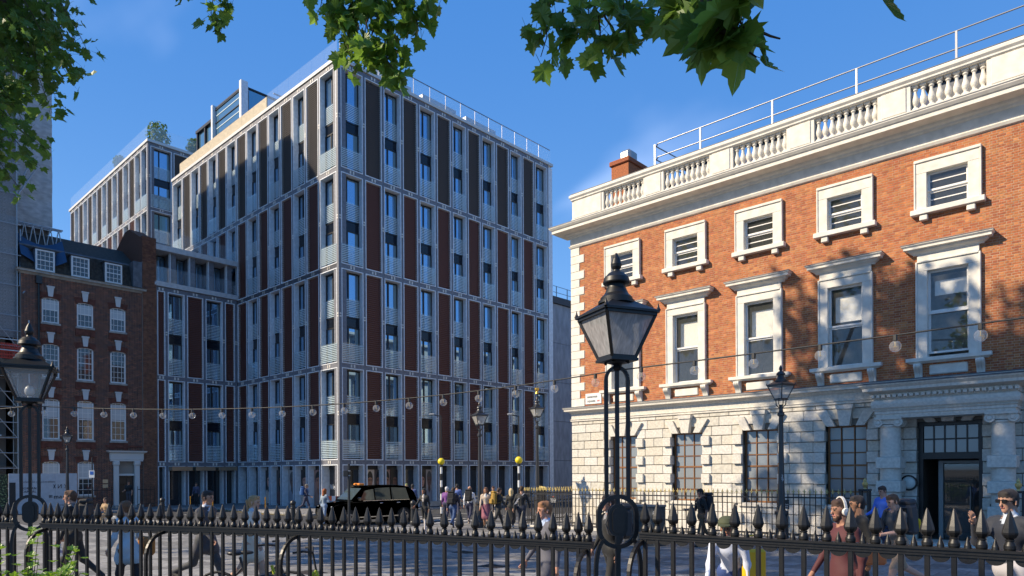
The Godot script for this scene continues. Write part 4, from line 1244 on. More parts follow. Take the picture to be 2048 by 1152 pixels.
func build_townhouse() -> void:
	var root := thing("brick_townhouse", "dark red brick townhouse with white sash windows, keystones and mansard roof", "house", Vector3(-54.15, 0, -10.87))
	var T := Transform3D(Basis(Vector3(0, 0, -1), Vector3.UP, Vector3(1, 0, 0)), Vector3.ZERO)
	var LEN := 7.35
	var xs := [1.63, 3.68, 5.75]
	var rows := [[12.2, 13.95], [8.5, 10.84], [4.36, 7.15]]
	var holes := []
	var wins := []
	for r in rows:
		for x in xs: wins.append([x, r[0], r[1]])
	for i in 2: wins.append([xs[i], 0.5, 2.93])
	for w in wins: holes.append([w[0] - 0.5, w[1], w[0] + 0.5, w[2] - 0.06])
	holes.append([5.45, -0.6, 7.05, 3.3])
	var pal := [Color(0.290, 0.109, 0.065), Color(0.348, 0.131, 0.072), Color(0.174, 0.087, 0.072), Color(0.246, 0.102, 0.065), Color(0.406, 0.145, 0.080)]
	var burnt := [Color(0.145, 0.072, 0.061), Color(0.181, 0.084, 0.061), Color(0.109, 0.065, 0.061)]
	var f := MB.new()
	f.colored = true
	f.xf = T
	for a in brick_rects(0.0, LEN, -0.5, 15.3, holes):
		f.col = brick_color(burnt if absf(a[2] - a[0] - 0.1005) < 0.002 else pal)  # burnt headers chequer the bond
		add_brick(f, a, 0.0)
	part(root, "brickwork", f.done(), M("old_brick_mixed", Color(1, 1, 1), 0.9, {"vc": true, "patch": 0.35, "scale": Vector3.ONE * 0.4})).set_meta("kind", "stuff")
	var bed := MB.new()
	bed.xf = T
	bed.box(Vector3(0, -0.6, -0.4), Vector3(LEN, 15.3, -0.13))
	bed.box(Vector3(0, -0.6, -9), Vector3(LEN, 15.3, -0.5))
	var mo := M("mortar_sooty", Color(0.30, 0.26, 0.22), 0.95)
	for r in cut_bands(-0.6, 15.3, LEN, holes): bed.box(Vector3(r[0], r[1], -0.129), Vector3(r[2], r[3], -0.01))
	part(root, "mortar_bed", bed.done(), mo)
	var k := 0
	for w in wins:
		arched_window(root, T, w[0], w[1], w[2], 1.0, 4 if w[1] > 8.0 else 3, 4 if w[1] > 12.0 else 6, 0.7 if w[1] > 12.0 else (1.1 if w[1] < 8.0 else 0.0))
		# brick apron and arch band round each opening
		if w[1] > 1.0:
			var ap := MB.new()
			ap.box(Vector3(w[0] - 0.55, w[1] - 0.55, 0.0), Vector3(w[0] + 0.55, w[1] - 0.15, 0.06))
			ap.box(Vector3(w[0] - 0.6, w[1] - 0.62, 0.0), Vector3(w[0] - 0.3, w[1] - 0.15, 0.085))
			ap.box(Vector3(w[0] + 0.3, w[1] - 0.62, 0.0), Vector3(w[0] + 0.6, w[1] - 0.15, 0.085))
			part(root, "apron", ap.done(), M("rubbed_brick", Color(0.2, 0.07, 0.045), 0.9, {"patch": 0.3}), T)
		var ar := MB.new()
		for i in 14:
			var a := -0.68 + i * 0.0972
			ar.prism(PackedVector2Array([Vector2(w[0] + a * 0.85, w[2] - 0.06 - absf(a) * 0.12), Vector2(w[0] + (a + 0.09) * 0.85, w[2] - 0.06 - absf(a + 0.09) * 0.12), Vector2(w[0] + a + 0.09, w[2] + 0.32 - absf(a) * 0.1), Vector2(w[0] + a, w[2] + 0.32 - absf(a) * 0.1)]), 0.0, 0.03)
		part(root, "gauged_arch", ar.done(), M("rubbed_brick"), T)
	var st := M("pale_stone")
	var co := MB.new()
	co.xf = T
	co.molded(0.0, LEN, -0.3, [Vector2(0.02, 15.25), Vector2(0.06, 15.3), Vector2(0.12, 15.36), Vector2(0.25, 15.4), Vector2(0.25, 15.5), Vector2(0.3, 15.54)])
	part(root, "cornice", co.done(), st)
	# mansard
	var slate := M("mossy_slate", Color(0.075, 0.07, 0.06), 0.85, {"patch": 0.5, "scale": Vector3.ONE * 0.6, "bump": 0.6})
	var rf := MB.new()
	rf.xf = T
	rf.q(Vector3(0, 15.5, -0.1), Vector3(LEN, 15.5, -0.1), Vector3(LEN, 17.3, -0.75), Vector3(0, 17.3, -0.75))
	rf.q(Vector3(0, 17.3, -0.75), Vector3(LEN, 17.3, -0.75), Vector3(LEN, 19.3, -4.2), Vector3(0, 19.3, -4.2))
	rf.q(Vector3(LEN, 19.3, -4.2), Vector3(0, 19.3, -4.2), Vector3(0, 15.5, -9), Vector3(LEN, 15.5, -9))
	part(root, "mansard_roof", rf.done(), slate)
	# courses of slates on the lower slope
	for i in 7:
		var y := 15.55 + i * 0.25
		var z := -0.1 - (y - 15.5) / 1.8 * 0.65
		for j in 18:
			if absf(fmod(j * 0.41 + 0.2 - 1.35 + 20.0, 2.0)) < 0.0: continue
			slab(root, "roof_slate", slate, Vector3(z - 0.02, y, -(j * 0.408 + 0.4)), Vector3(z + 0.03, y + 0.24, -(j * 0.408 + 0.004)))
	var lead := M("lead_sheet")
	slab(root, "roof_flashing", lead, Vector3(-0.9, 17.25, -LEN), Vector3(-0.62, 17.4, 0), 0.04)
	for x in [1.35, 3.42, 5.5]:
		var d := group_node(root, "dormer", T * pt(Vector3(x, 15.62, -0.05)))
		slab(d, "cheek", lead, Vector3(-0.58, 0, -0.9), Vector3(0.58, 1.45, -0.06))
		part(d, "frame", rim_mesh(1.1, 1.4, 0.1, 0.1), M("sash_white"), pt(Vector3(-0.55, 0.02, -0.05)))
		part(d, "pane", boxm(Vector3(0.95, 1.25, 0.01)), M("old_glass"), pt(Vector3(0, 0.08, -0.02)))
		for i in 3: part(d, "glazing_bar", boxm(Vector3(0.024, 1.25, 0.03)), M("sash_white"), pt(Vector3(-0.25 + i * 0.25, 0.08, 0.0)))
		for i in 3: part(d, "glazing_bar", boxm(Vector3(0.95, 0.028 if i != 1 else 0.06, 0.032)), M("sash_white"), pt(Vector3(0, 0.38 + i * 0.32, 0.0)))
		slab(d, "lead_top", lead, Vector3(-0.68, 1.46, -1.0), Vector3(0.68, 1.56, 0.1), 0.03)
	# party wall with stepped gable and lead-dressed chimney foot
	var pb := MB.new()
	pb.colored = true
	pb.xf = T
	for a in brick_rects(LEN + 0.02, LEN + 0.98, -0.5, 19.5, []):
		pb.col = brick_color([Color(0.34, 0.145, 0.08), Color(0.30, 0.12, 0.065), Color(0.24, 0.10, 0.065)])
		add_brick(pb, a, 0.12)
	part(root, "party_wall_brickwork", pb.done(), M("old_brick_mixed")).set_meta("kind", "stuff")
	slab(root, "party_wall", M("mortar_sooty"), Vector3(-8.5, -0.6, -LEN - 0.99), Vector3(0.1, 17.6, -LEN - 0.01))
	var gb := MB.new()
	gb.xf = T * Transform3D(Basis(Vector3(0, 0, -1), Vector3.UP, Vector3(1, 0, 0)), Vector3(LEN + 0.01, 0, 0))
	gb.prism(PackedVector2Array([Vector2(-0.1, 17.6), Vector2(8.5, 17.6), Vector2(8.5, 18.2), Vector2(3.6, 20.6), Vector2(2.6, 20.6), Vector2(0.3, 19.5), Vector2(-0.1, 19.5)]), 0.0, 0.97)
	part(root, "gable_wall", gb.done(), M("gable_brick", Color(0.2, 0.085, 0.05), 0.9, {"patch": 0.4, "scale": Vector3.ONE * 1.4}))
	slab(root, "lead_chimney_foot", lead, Vector3(-0.75, 15.6, -LEN - 0.0), Vector3(0.18, 17.5, -LEN + 0.62), 0.03)
	# door case
	var wood := M("door_case_white", Color(0.62, 0.61, 0.58), 0.5)
	var dc := group_node(root, "door_case", T * pt(Vector3(6.25, -0.4, 0)))
	for s in [-0.85, 0.53]:
		slab(dc, "pilaster", wood, Vector3(s, 0, -0.1), Vector3(s + 0.32, 3.0, 0.2), 0.015)
		slab(dc, "capital", wood, Vector3(s - 0.05, 3.0, -0.1), Vector3(s + 0.37, 3.3, 0.27), 0.05)
	var hd := MB.new()
	hd.molded(-0.85, 0.85, -0.1, [Vector2(0.22, 3.3), Vector2(0.22, 3.4), Vector2(0.25, 3.42), Vector2(0.25, 3.85), Vector2(0.3, 3.9), Vector2(0.42, 3.95), Vector2(0.45, 4.05)])
	part(dc, "entablature", hd.done(), wood)
	slab(dc, "door_leaf", M("door_black"), Vector3(-0.5, 0.15, -0.2), Vector3(0.5, 2.25, -0.12))
	for i in 2:
		for j in 3: slab(dc, "door_panel", M("door_black"), Vector3(-0.42 + i * 0.46, 0.3 + j * 0.66, -0.12), Vector3(-0.06 + i * 0.46, 0.82 + j * 0.66, -0.09), 0.02)
	slab(dc, "transom", wood, Vector3(-0.52, 2.26, -0.2), Vector3(0.52, 2.4, 0.05))
	slab(dc, "fanlight", M("old_glass"), Vector3(-0.5, 2.41, -0.2), Vector3(0.5, 3.0, -0.15))
	slab(dc, "step", st, Vector3(-0.95, -0.15, -0.2), Vector3(0.95, 0.14, 0.7), 0.02)
	slab(root, "soldier_course", M("rubbed_brick"), Vector3(0.0, 3.9, -LEN), Vector3(0.09, 4.06, -4.9))
	for j in 2:
		slab(root, "brass_plate", M("brass_plate_matt", Color(0.5, 0.4, 0.26), 0.4, {"metal": 0.4}), Vector3(0.0, 1.0 + j * 0.34, -5.05), Vector3(0.03, 1.26 + j * 0.34, -4.72))
	var dp := MB.new()
	dp.tube(Vector3(0.12, -0.5, -0.95), Vector3(0.12, 15.1, -0.95), 0.065, 0.065, 10)
	dp.box(Vector3(0.02, 14.7, -1.12), Vector3(0.26, 15.2, -0.78))
	part(root, "drainpipe", dp.done(), M("door_black"))
	# iron area railings before the house
	var ra := thing("area_railing", "low black spiked railing before the dark brick townhouse door", "railing", Vector3(-52.6, -0.5, -12.6))
	for i in 22:
		if i > 11 and i < 17: continue
		part(ra, "bar", boxm(Vector3(0.025, 1.5, 0.025)), M("iron_black", Color(0.018, 0.018, 0.02), 0.45), pt(Vector3(0, 0.1, -i * 0.28)))
	for y in [0.3, 1.35]:
		slab(ra, "rail", M("iron_black"), Vector3(-0.02, y, -11 * 0.28), Vector3(0.02, y + 0.05, 0))
		slab(ra, "rail", M("iron_black"), Vector3(-0.02, y, -21 * 0.28), Vector3(0.02, y + 0.05, -17 * 0.28))

func cut_bands(y0: float, y1: float, LEN: float, holes: Array) -> Array:
	var ys := [y0, y1]
	for h in holes:
		ys.append(clampf(h[1], y0, y1))
		ys.append(clampf(h[3], y0, y1))
	ys.sort()
	var out := []
	for i in ys.size() - 1:
		if ys[i + 1] - ys[i] < 0.02: continue
		for r in cut_runs(0.0, LEN, ys[i], ys[i + 1], holes): out.append([r[0], ys[i], r[1], ys[i + 1]])
	return out

func cloth_wall(a: Vector3, b: Vector3, h: float, nrm: Vector3, amp: float, seed_: int) -> ArrayMesh:
	# sheeting tied to the scaffold every lift, billowing between the ties
	var m := MB.new()
	var f := FastNoiseLite.new()
	f.seed = seed_
	f.frequency = 0.5
	var nx := int(a.distance_to(b) / 0.3) + 1
	var ny := int(h / 0.35) + 1
	var g := func(i: int, j: int) -> Vector3:
		var p := a.lerp(b, float(i) / nx) + Vector3(0, h * j / ny, 0)
		var tie := absf(sin(PI * j * h / ny / 2.0)) * absf(sin(PI * i * a.distance_to(b) / nx / 2.1))
		return p + nrm * (amp * (f.get_noise_3dv(p) * 0.6 + tie * 0.8))
	for i in nx:
		for j in ny: m.q(g.call(i, j), g.call(i + 1, j), g.call(i + 1, j + 1), g.call(i, j + 1))
	return m.done()

func build_scaffold() -> void:
	var Z0 := -10.75
	var root := thing("sheeted_scaffold", "tall building wrapped in pale scaffold sheeting with tube lattice below", "scaffold", Vector3(-54.6, -0.6, Z0))
	var sheet_m := M("scaffold_sheet", Color(0.80, 0.79, 0.78), 0.75, {"back": Color(0.4, 0.4, 0.4), "patch": 0.22, "scale": Vector3(0.25, 0.5, 0.25)})
	var net := M("debris_net", Color(0.40, 0.39, 0.385), 0.9, {"back": Color(0.15, 0.15, 0.15), "patch": 0.3, "scale": Vector3.ONE * 1.5})
	var tube := M("scaffold_tube", Color(0.42, 0.43, 0.44), 0.4, {"metal": 0.7})
	var depth := 3.2
	var H := 38.0
	# the building inside, and its sheeted upper stage standing out over the neighbour's roof
	slab(root, "inner_building", M("inner_wall", Color(0.16, 0.15, 0.14), 0.9), Vector3(-17, 0, 0.4), Vector3(-1.4, H - 0.4, depth))
	slab(root, "inner_building", M("inner_wall"), Vector3(-17, 19.5, -2.5), Vector3(-3.4, H - 0.4, 0.39))
	part(root, "front_net", cloth_wall(Vector3(0, 11.6, depth), Vector3(0, 11.6, 0), H - 11.6, Vector3(1, 0, 0), 0.12, 3), net)
	part(root, "side_sheet", cloth_wall(Vector3(0, 13.0, 0), Vector3(-3.0, 13.0, 0), H - 13.0, Vector3(0, 0, -1), 0.12, 4), sheet_m)
	part(root, "upper_sheet", cloth_wall(Vector3(-2.9, 20.0, -0.05), Vector3(-2.9, 20.0, -2.65), H - 20.0, Vector3(1, 0, 0), 0.18, 5), sheet_m)
	part(root, "upper_sheet", cloth_wall(Vector3(-2.9, 20.0, -2.65), Vector3(-14.0, 20.0, -2.65), H - 20.0, Vector3(0, 0, -1), 0.18, 6), sheet_m)
	part(root, "roof_sheet", boxm(Vector3(17, 0.1, depth + 2.6)), sheet_m, pt(Vector3(-8.5, H - 0.3, (depth - 2.6) / 2)))
	# lattice truss under the overhang, raking struts and blue net
	var tr := group_node(root, "lattice_truss", pt(Vector3(-1.25, 18.2, 0)))
	for y in [0.0, 1.5]:
		for z in [0.1, -0.7]:
			var t := MB.new()
			t.tube(Vector3(z * 0.4, y, 0.1), Vector3(z * 0.4, y, -2.9), 0.05, 0.05, 8)
			part(tr, "chord", t.done(), tube)
	for i in 6:
		var t := MB.new()
		t.tube(Vector3(0.02, 0, 0.1 - i * 0.5), Vector3(0.02, 1.5, -0.15 - i * 0.5), 0.035, 0.035, 6)
		t.tube(Vector3(0.02, 1.5, -0.15 - i * 0.5), Vector3(0.02, 0, -0.4 - i * 0.5), 0.035, 0.035, 6)
		part(tr, "lattice_bar", t.done(), tube)
	for k in [[Vector3(0.3, 14.9, -0.2), Vector3(-1.6, 18.4, -2.9)], [Vector3(0.5, 14.5, -0.2), Vector3(-1.3, 17.9, -2.6)], [Vector3(0.2, 15.0, -0.1), Vector3(-0.6, 19.0, -0.3)], [Vector3(0.1, 21.6, 0), Vector3(-2.6, 24.8, -1.5)], [Vector3(0.2, 21.0, 0), Vector3(-2.5, 24.2, -1.7)]]:
		var t := MB.new()
		t.tube(k[0], k[1], 0.05, 0.05, 8)
		part(root, "raking_tube", t.done(), tube)
	var bn := MB.new()
	for i in 10:
		for j in 8:
			var g := func(u: float, w: float) -> Vector3: return Vector3(0.3 - 1.1 * w + 0.25 * sin(u * 9.0) * (1.0 - w), 16.6 + 1.7 * w + 1.1 * (u - 0.5) * (u - 0.5) * 2.0, -0.15 - 2.6 * u)
			bn.q(g.call(i / 10.0, j / 8.0), g.call((i + 1) / 10.0, j / 8.0), g.call((i + 1) / 10.0, (j + 1) / 8.0), g.call(i / 10.0, (j + 1) / 8.0))
	part(root, "blue_net", bn.done(), M("blue_net", Color(0.02, 0.07, 0.15), 0.8))
	# open lifts of tube below the net: standards, ledgers, boards, ladders
	for i in 3:
		for x in [0.25, -1.0]:
			var t := MB.new()
			t.tube(Vector3(x, 0, 0.05 + i * 1.5), Vector3(x, 37.0 if x > 0 else 14.0, 0.05 + i * 1.5), 0.035, 0.035, 8)
			part(root, "standard", t.done(), tube)
	for j in 18:
		var t := MB.new()
		t.tube(Vector3(0.28, 1.0 + j * 2.0, -0.15), Vector3(0.28, 1.0 + j * 2.0, depth), 0.03, 0.03, 6)
		if j < 6:
			t.tube(Vector3(0.3, 2.0 + j * 2.0, -0.15), Vector3(0.3, 2.0 + j * 2.0, depth), 0.03, 0.03, 6)
			t.tube(Vector3(-1.0, 1.0 + j * 2.0, -0.1), Vector3(-1.0, 1.0 + j * 2.0, depth), 0.03, 0.03, 6)
			for i in 3: t.tube(Vector3(-1.2, 1.0 + j * 2.0, 0.15 + i * 1.5), Vector3(0.4, 1.0 + j * 2.0, 0.15 + i * 1.5), 0.03, 0.03, 6)
			t.tube(Vector3(0.26, 1.0 + j * 2.0, 0.1), Vector3(0.26, 3.0 + j * 2.0, 1.6), 0.03, 0.03, 6)
		part(root, "ledger", t.done(), tube)
		if j < 6: slab(root, "board_deck", M("scaffold_board", Color(0.2, 0.15, 0.1), 0.85, {"patch": 0.3}), Vector3(-1.1, 1.04 + j * 2.0, 0.0), Vector3(0.2, 1.1 + j * 2.0, depth))
	# work platform with orange-red mesh guard
	slab(root, "work_platform", M("scaffold_board"), Vector3(-0.2, 9.7, -0.3), Vector3(1.4, 9.95, depth))
	var red := M("guard_mesh_red", Color(0.5, 0.06, 0.035), 0.7)
	for i in 40: slab(root, "guard_mesh_strand", red, Vector3(1.36, 10.0, -0.25 + i * 0.085), Vector3(1.38, 11.0, -0.21 + i * 0.085))
	for i in 5: slab(root, "guard_mesh_strand", red, Vector3(1.355, 10.0 + i * 0.22, -0.25), Vector3(1.375, 10.06 + i * 0.22, depth))
	for y in [10.5, 11.2]: slab(root, "guard_rail", tube, Vector3(1.4, y, -0.4), Vector3(1.46, y + 0.06, depth))
	slab(root, "guard_post", tube, Vector3(1.4, 8.5, -0.36), Vector3(1.47, 12.6, -0.29))
	slab(root, "lamp_tube", M("site_lamp_white", Color(0.8, 0.82, 0.8), 0.4), Vector3(-0.6, 5.1, 0.8), Vector3(-0.5, 5.22, 2.2))
	# site hoarding
	var ho := thing("site_hoarding", "white site hoarding board with company names below the scaffold", "hoarding", Vector3(-51.0, -0.5, -13.2))
	var hm := M("hoarding_white", Color(0.55, 0.57, 0.6), 0.45, {"patch": 0.08})
	for i in 3: slab(ho, "board", hm, Vector3(-0.06, 0, 1.22 * i + 0.004), Vector3(0, 2.55, 1.22 * i + 1.216), 0.004)
	var ink := M("sign_black", Color(0.02, 0.02, 0.02), 0.5)
	var R := func(along: float, y: float) -> Transform3D: return Transform3D(Basis(Vector3(0, 0, -1), Vector3.UP, Vector3(1, 0, 0)), Vector3(0.003, y, 3.66 - along))
	words(ho, "lettering", "Working in collaboration:", 0.17, ink, R.call(1.5, 2.02))
	for a in [["MORGAN", 1.02, 1.62], ["CAPITAL", 1.05, 1.42], ["Franklin", 1.25, 1.02]]: words(ho, "lettering", a[0], 0.19, ink, R.call(a[1], a[2]), 0.006, true)
	words(ho, "lettering", "mace", 0.32, ink, R.call(2.75, 1.05), 0.006, true)
	for i in 3: slab(ho, "logo_bar", ink, Vector3(0, 1.0, 1.38 + i * 0.07), Vector3(0.012, 1.18, 1.42 + i * 0.07))
	for a in [["HEYNE", 0.5], ["TILLETT", 0.32], ["STEEL", 0.14]]: words(ho, "lettering", a[0], 0.17, ink, R.call(2.75, a[1]))
	var lg := MB.new()
	for p in [[2.35, 2.45], [2.45, 2.35]]: lg.bar(Vector3(0.008, 1.6, 3.66 - p[0]), Vector3(0.008, 1.85, 3.66 - p[1]), 0.03, 0.012, Vector3.RIGHT)
	for p in [[2.6, 2.6], [2.6, 2.78], [2.78, 2.78], [2.95, 3.1], [3.1, 2.95]]: lg.bar(Vector3(0.008, 1.6, 3.66 - p[0]), Vector3(0.008, 1.85, 3.66 - p[1]), 0.03, 0.012, Vector3.RIGHT)
	part(ho, "logo_strokes", lg.done(), ink)
	slab(ho, "logo_block", ink, Vector3(0, 0.3, 3.3), Vector3(0.012, 2.0, 3.62))
	# a printed picture of foliage on the next boards
	var pb := thing("picture_hoarding", "hoarding board printed with a picture of green foliage beside white boards", "hoarding", Vector3(-51.0, -0.5, -9.5))
	var gp := StandardMaterial3D.new()
	var gr := Gradient.new()
	gr.offsets = PackedFloat32Array([0.0, 0.45, 0.6, 0.8])
	gr.colors = PackedColorArray([Color(0.03, 0.04, 0.03), Color(0.10, 0.14, 0.07), Color(0.30, 0.36, 0.16), Color(0.62, 0.66, 0.5)])
	var nt := NoiseTexture2D.new()
	nt.width = 256
	nt.height = 256
	nt.seamless = true
	var nf := FastNoiseLite.new()
	nf.frequency = 0.06
	nt.noise = nf
	nt.color_ramp = gr
	gp.albedo_texture = nt
	gp.roughness = 0.5
	gp.uv1_triplanar = true
	gp.uv1_scale = Vector3.ONE * 0.5
	slab(pb, "printed_board", gp, Vector3(-0.06, 0, 0.01), Vector3(0, 2.5, 2.4), 0.004)

func build_backdrops() -> void:
	# the east side of the side street, which the corner block's windows mirror
	var root := thing("white_street_terrace", "pale stuccoed street terrace standing behind the orange brick building", "building", Vector3(-18.4, -0.6, -39.5))
	var st := M("stucco_white", Color(0.68, 0.66, 0.6), 0.8, {"patch": 0.15})
	slab(root, "wall", st, Vector3(0.25, 0, -46), Vector3(12, 17.5, 0))
	for i in 12:
		for f in 4:
			slab(root, "pier", st, Vector3(-0.1, 0.8 + f * 4.2, -i * 3.8 - 1.3), Vector3(0.25, 4.4 + f * 4.2, -i * 3.8), 0.02)
			slab(root, "window", M("old_glass"), Vector3(0.2, 1.3 + f * 4.2, -i * 3.8 - 3.3), Vector3(0.24, 4.0 + f * 4.2, -i * 3.8 - 1.8))
	for f in 5: slab(root, "cornice", st, Vector3(-0.45, 4.45 + f * 4.2 - 4.2, -46), Vector3(0.25, 4.75 + f * 4.2 - 4.2, 0.3), 0.05)

	# the next house along, past the stone building's far quoins
	var nb := thing("pale_brick_house", "pale brick house adjoining the far quoins of the orange brick building", "house", Vector3(-1.55, -0.6, -24.35))
	var pbm := M("pale_brick", Color(0.48, 0.36, 0.26), 0.9, {"patch": 0.3, "scale": Vector3.ONE * 1.2})
	var rows := [[1.2, 3.6], [5.8, 8.4], [9.8, 11.6]]
	var yy := 0.0
	for r in rows + [[14.4, 14.4]]:
		slab(nb, "wall", pbm, Vector3(0, yy, -0.4), Vector3(14, r[0], 0))
		if r[0] < 14.0:
			for i in 6: slab(nb, "wall", pbm, Vector3(i * 2.6 - 0.3 if i > 0 else 0.0, r[0], -0.4), Vector3(minf(i * 2.6 + 1.0, 14.0), r[1], 0))
			for i in 5:
				var g := group_node(nb, "window", pt(Vector3(i * 2.6 + 1.0, r[0], -0.2)))
				part(g, "frame", rim_mesh(1.3, r[1] - r[0], 0.08, 0.08), M("sash_white"))
				part(g, "pane", boxm(Vector3(1.2, r[1] - r[0] - 0.1, 0.01)), M("old_glass"), pt(Vector3(0.65, 0.05, 0.03)))
				part(g, "glazing_bar", boxm(Vector3(1.2, 0.06, 0.04)), M("sash_white"), pt(Vector3(0.65, (r[1] - r[0]) / 2, 0.04)))
		yy = r[1]
	slab(nb, "core_wall", pbm, Vector3(0, 0, -12), Vector3(14, 14.4, -0.42))
	slab(nb, "cornice", M("pale_stone"), Vector3(-0.0, 14.4, -0.5), Vector3(14.2, 14.8, 0.4), 0.05)


func iron() -> StandardMaterial3D:
	return M("railing_iron", Color(0.012, 0.012, 0.0125), 0.45, {"spec": 0.5, "patch": 0.35, "scale": Vector3.ONE * 3.0, "bump": 0.04})

func spike_mesh() -> ArrayMesh:
	if cache.has("spike"): return cache.spike
	var b := MB.new()
	b.lathe(Vector3.ZERO, [Vector2(0.0, 0.0), Vector2(0.03, 0.0), Vector2(0.034, 0.012), Vector2(0.034, 0.03), Vector2(0.026, 0.048), Vector2(0.022, 0.056), Vector2(0.026, 0.06), Vector2(0.026, 0.066), Vector2(0.02, 0.07)], 14)
	b.lathe(Vector3.ZERO, [Vector2(0.02, 0.069), Vector2(0.034, 0.082), Vector2(0.043, 0.1), Vector2(0.044, 0.112), Vector2(0.038, 0.14), Vector2(0.024, 0.19), Vector2(0.01, 0.238), Vector2(0.0, 0.258)], 8, true)
	cache.spike = b.done()
	return cache.spike

func thorn_mesh() -> ArrayMesh:
	if cache.has("thorn"): return cache.thorn
	var b := MB.new()
	b.lathe(Vector3.ZERO, [Vector2(0.024, 0.0), Vector2(0.022, 0.02), Vector2(0.0, 0.085)], 10)
	cache.thorn = b.done()
	return cache.thorn

func scallop_mesh() -> ArrayMesh:
	if cache.has("scallop"): return cache.scallop
	var b := MB.new()
	var p := PackedVector2Array()
	for i in 13: p.append(Vector2(-cos(PI * i / 12.0) * 0.062, -sin(PI * i / 12.0) * 0.055))
	b.prism(p, -0.012, 0.012)
	cache.scallop = b.done()
	return cache.scallop

func lantern(root: Node3D, at: Vector3, s: float, yaw: float, glass: Material, body: Material) -> void:
	# four-sided tapering lantern with a hipped cap and turned finial; s is its width at the eaves
	var T := Transform3D(Basis(Vector3.UP, yaw).scaled(Vector3.ONE * s), at)
	var w := 0.5
	var n := 0.24
	var h := 0.80
	var fr := MB.new()
	for i in 4:
		var a := TAU * i / 4.0 + PI / 4
		var d := Vector3(cos(a), 0, sin(a)) * sqrt(2.0)
		fr.bar(d * n + Vector3(0, 0.06, 0), d * w + Vector3(0, h, 0), 0.05, 0.05, Vector3(-d.z, 0, d.x))
		var e := Vector3(cos(a + PI / 2), 0, sin(a + PI / 2)) * sqrt(2.0)
		fr.bar(d * n + Vector3(0, 0.06, 0), e * n + Vector3(0, 0.06, 0), 0.06, 0.07)
		fr.bar(d * w + Vector3(0, h, 0), e * w + Vector3(0, h, 0), 0.06, 0.05)
		fr.bar(d * (w + 0.03) + Vector3(0, h + 0.045, 0), e * (w + 0.03) + Vector3(0, h + 0.045, 0), 0.07, 0.04)
		# pointed acroterion on each corner
		fr.lathe(d * (w + 0.03) + Vector3(0, h + 0.06, 0), [Vector2(0.05, 0), Vector2(0.025, 0.05), Vector2(0.0, 0.14)], 6)
	part(root, "lantern_frame", fr.done(), body, T)
	var pn := MB.new()
	for i in 4:
		var a := TAU * i / 4.0 + PI / 4
		var d := Vector3(cos(a), 0, sin(a)) * sqrt(2.0)
		var e := Vector3(cos(a + PI / 2), 0, sin(a + PI / 2)) * sqrt(2.0)
		var k := 0.97
		pn = MB.new()
		pn.q(e * n * k + Vector3(0, 0.07, 0), d * n * k + Vector3(0, 0.07, 0), d * w * k + Vector3(0, h - 0.01, 0), e * w * k + Vector3(0, h - 0.01, 0))
		part(root, "lantern_pane", pn.done(), glass, T)
	var cp := MB.new()
	var lo := w + 0.05
	for st in [[lo, h + 0.06, 0.23, h + 0.27]]:
		for i in 4:
			var a := TAU * i / 4.0 + PI / 4
			var d := Vector3(cos(a), 0, sin(a)) * sqrt(2.0)
			var e := Vector3(cos(a + PI / 2), 0, sin(a + PI / 2)) * sqrt(2.0)
			cp.q(e * st[0] + Vector3(0, st[1], 0), d * st[0] + Vector3(0, st[1], 0), d * st[2] + Vector3(0, st[3], 0), e * st[2] + Vector3(0, st[3], 0))
	cp.q(Vector3(-lo, h + 0.055, lo), Vector3(-lo, h + 0.055, -lo), Vector3(lo, h + 0.055, -lo), Vector3(lo, h + 0.055, lo))
	part(root, "lantern_cap", cp.done(), body, T)
	var fi := MB.new()
	fi.lathe(Vector3(0, h + 0.26, 0), [Vector2(0.33, -0.02), Vector2(0.33, 0.03), Vector2(0.29, 0.04), Vector2(0.29, 0.09), Vector2(0.22, 0.16), Vector2(0.17, 0.27), Vector2(0.16, 0.33), Vector2(0.24, 0.35), Vector2(0.245, 0.37), Vector2(0.225, 0.45), Vector2(0.14, 0.54), Vector2(0.07, 0.57), Vector2(0.06, 0.6), Vector2(0.09, 0.65), Vector2(0.1, 0.7), Vector2(0.07, 0.8), Vector2(0.02, 0.9), Vector2(0.0, 0.91)], 24)
	part(root, "finial", fi.done(), body, T)
	part(root, "lantern_floor", boxm(Vector3(0.56, 0.05, 0.56)), body, T * pt(Vector3(0, 0.0, 0)))
	var bb := MB.new()
	bb.ball(Vector3(0, 0.28, 0), 0.11, 12, 8, Vector3(1, 1.3, 1))
	bb.tube(Vector3(0, 0.03, 0), Vector3(0, 0.2, 0), 0.05, 0.05, 10)
	part(root, "lamp_bulb", bb.done(), M("lamp_bulb_off", Color(0.6, 0.6, 0.58), 0.3), T)

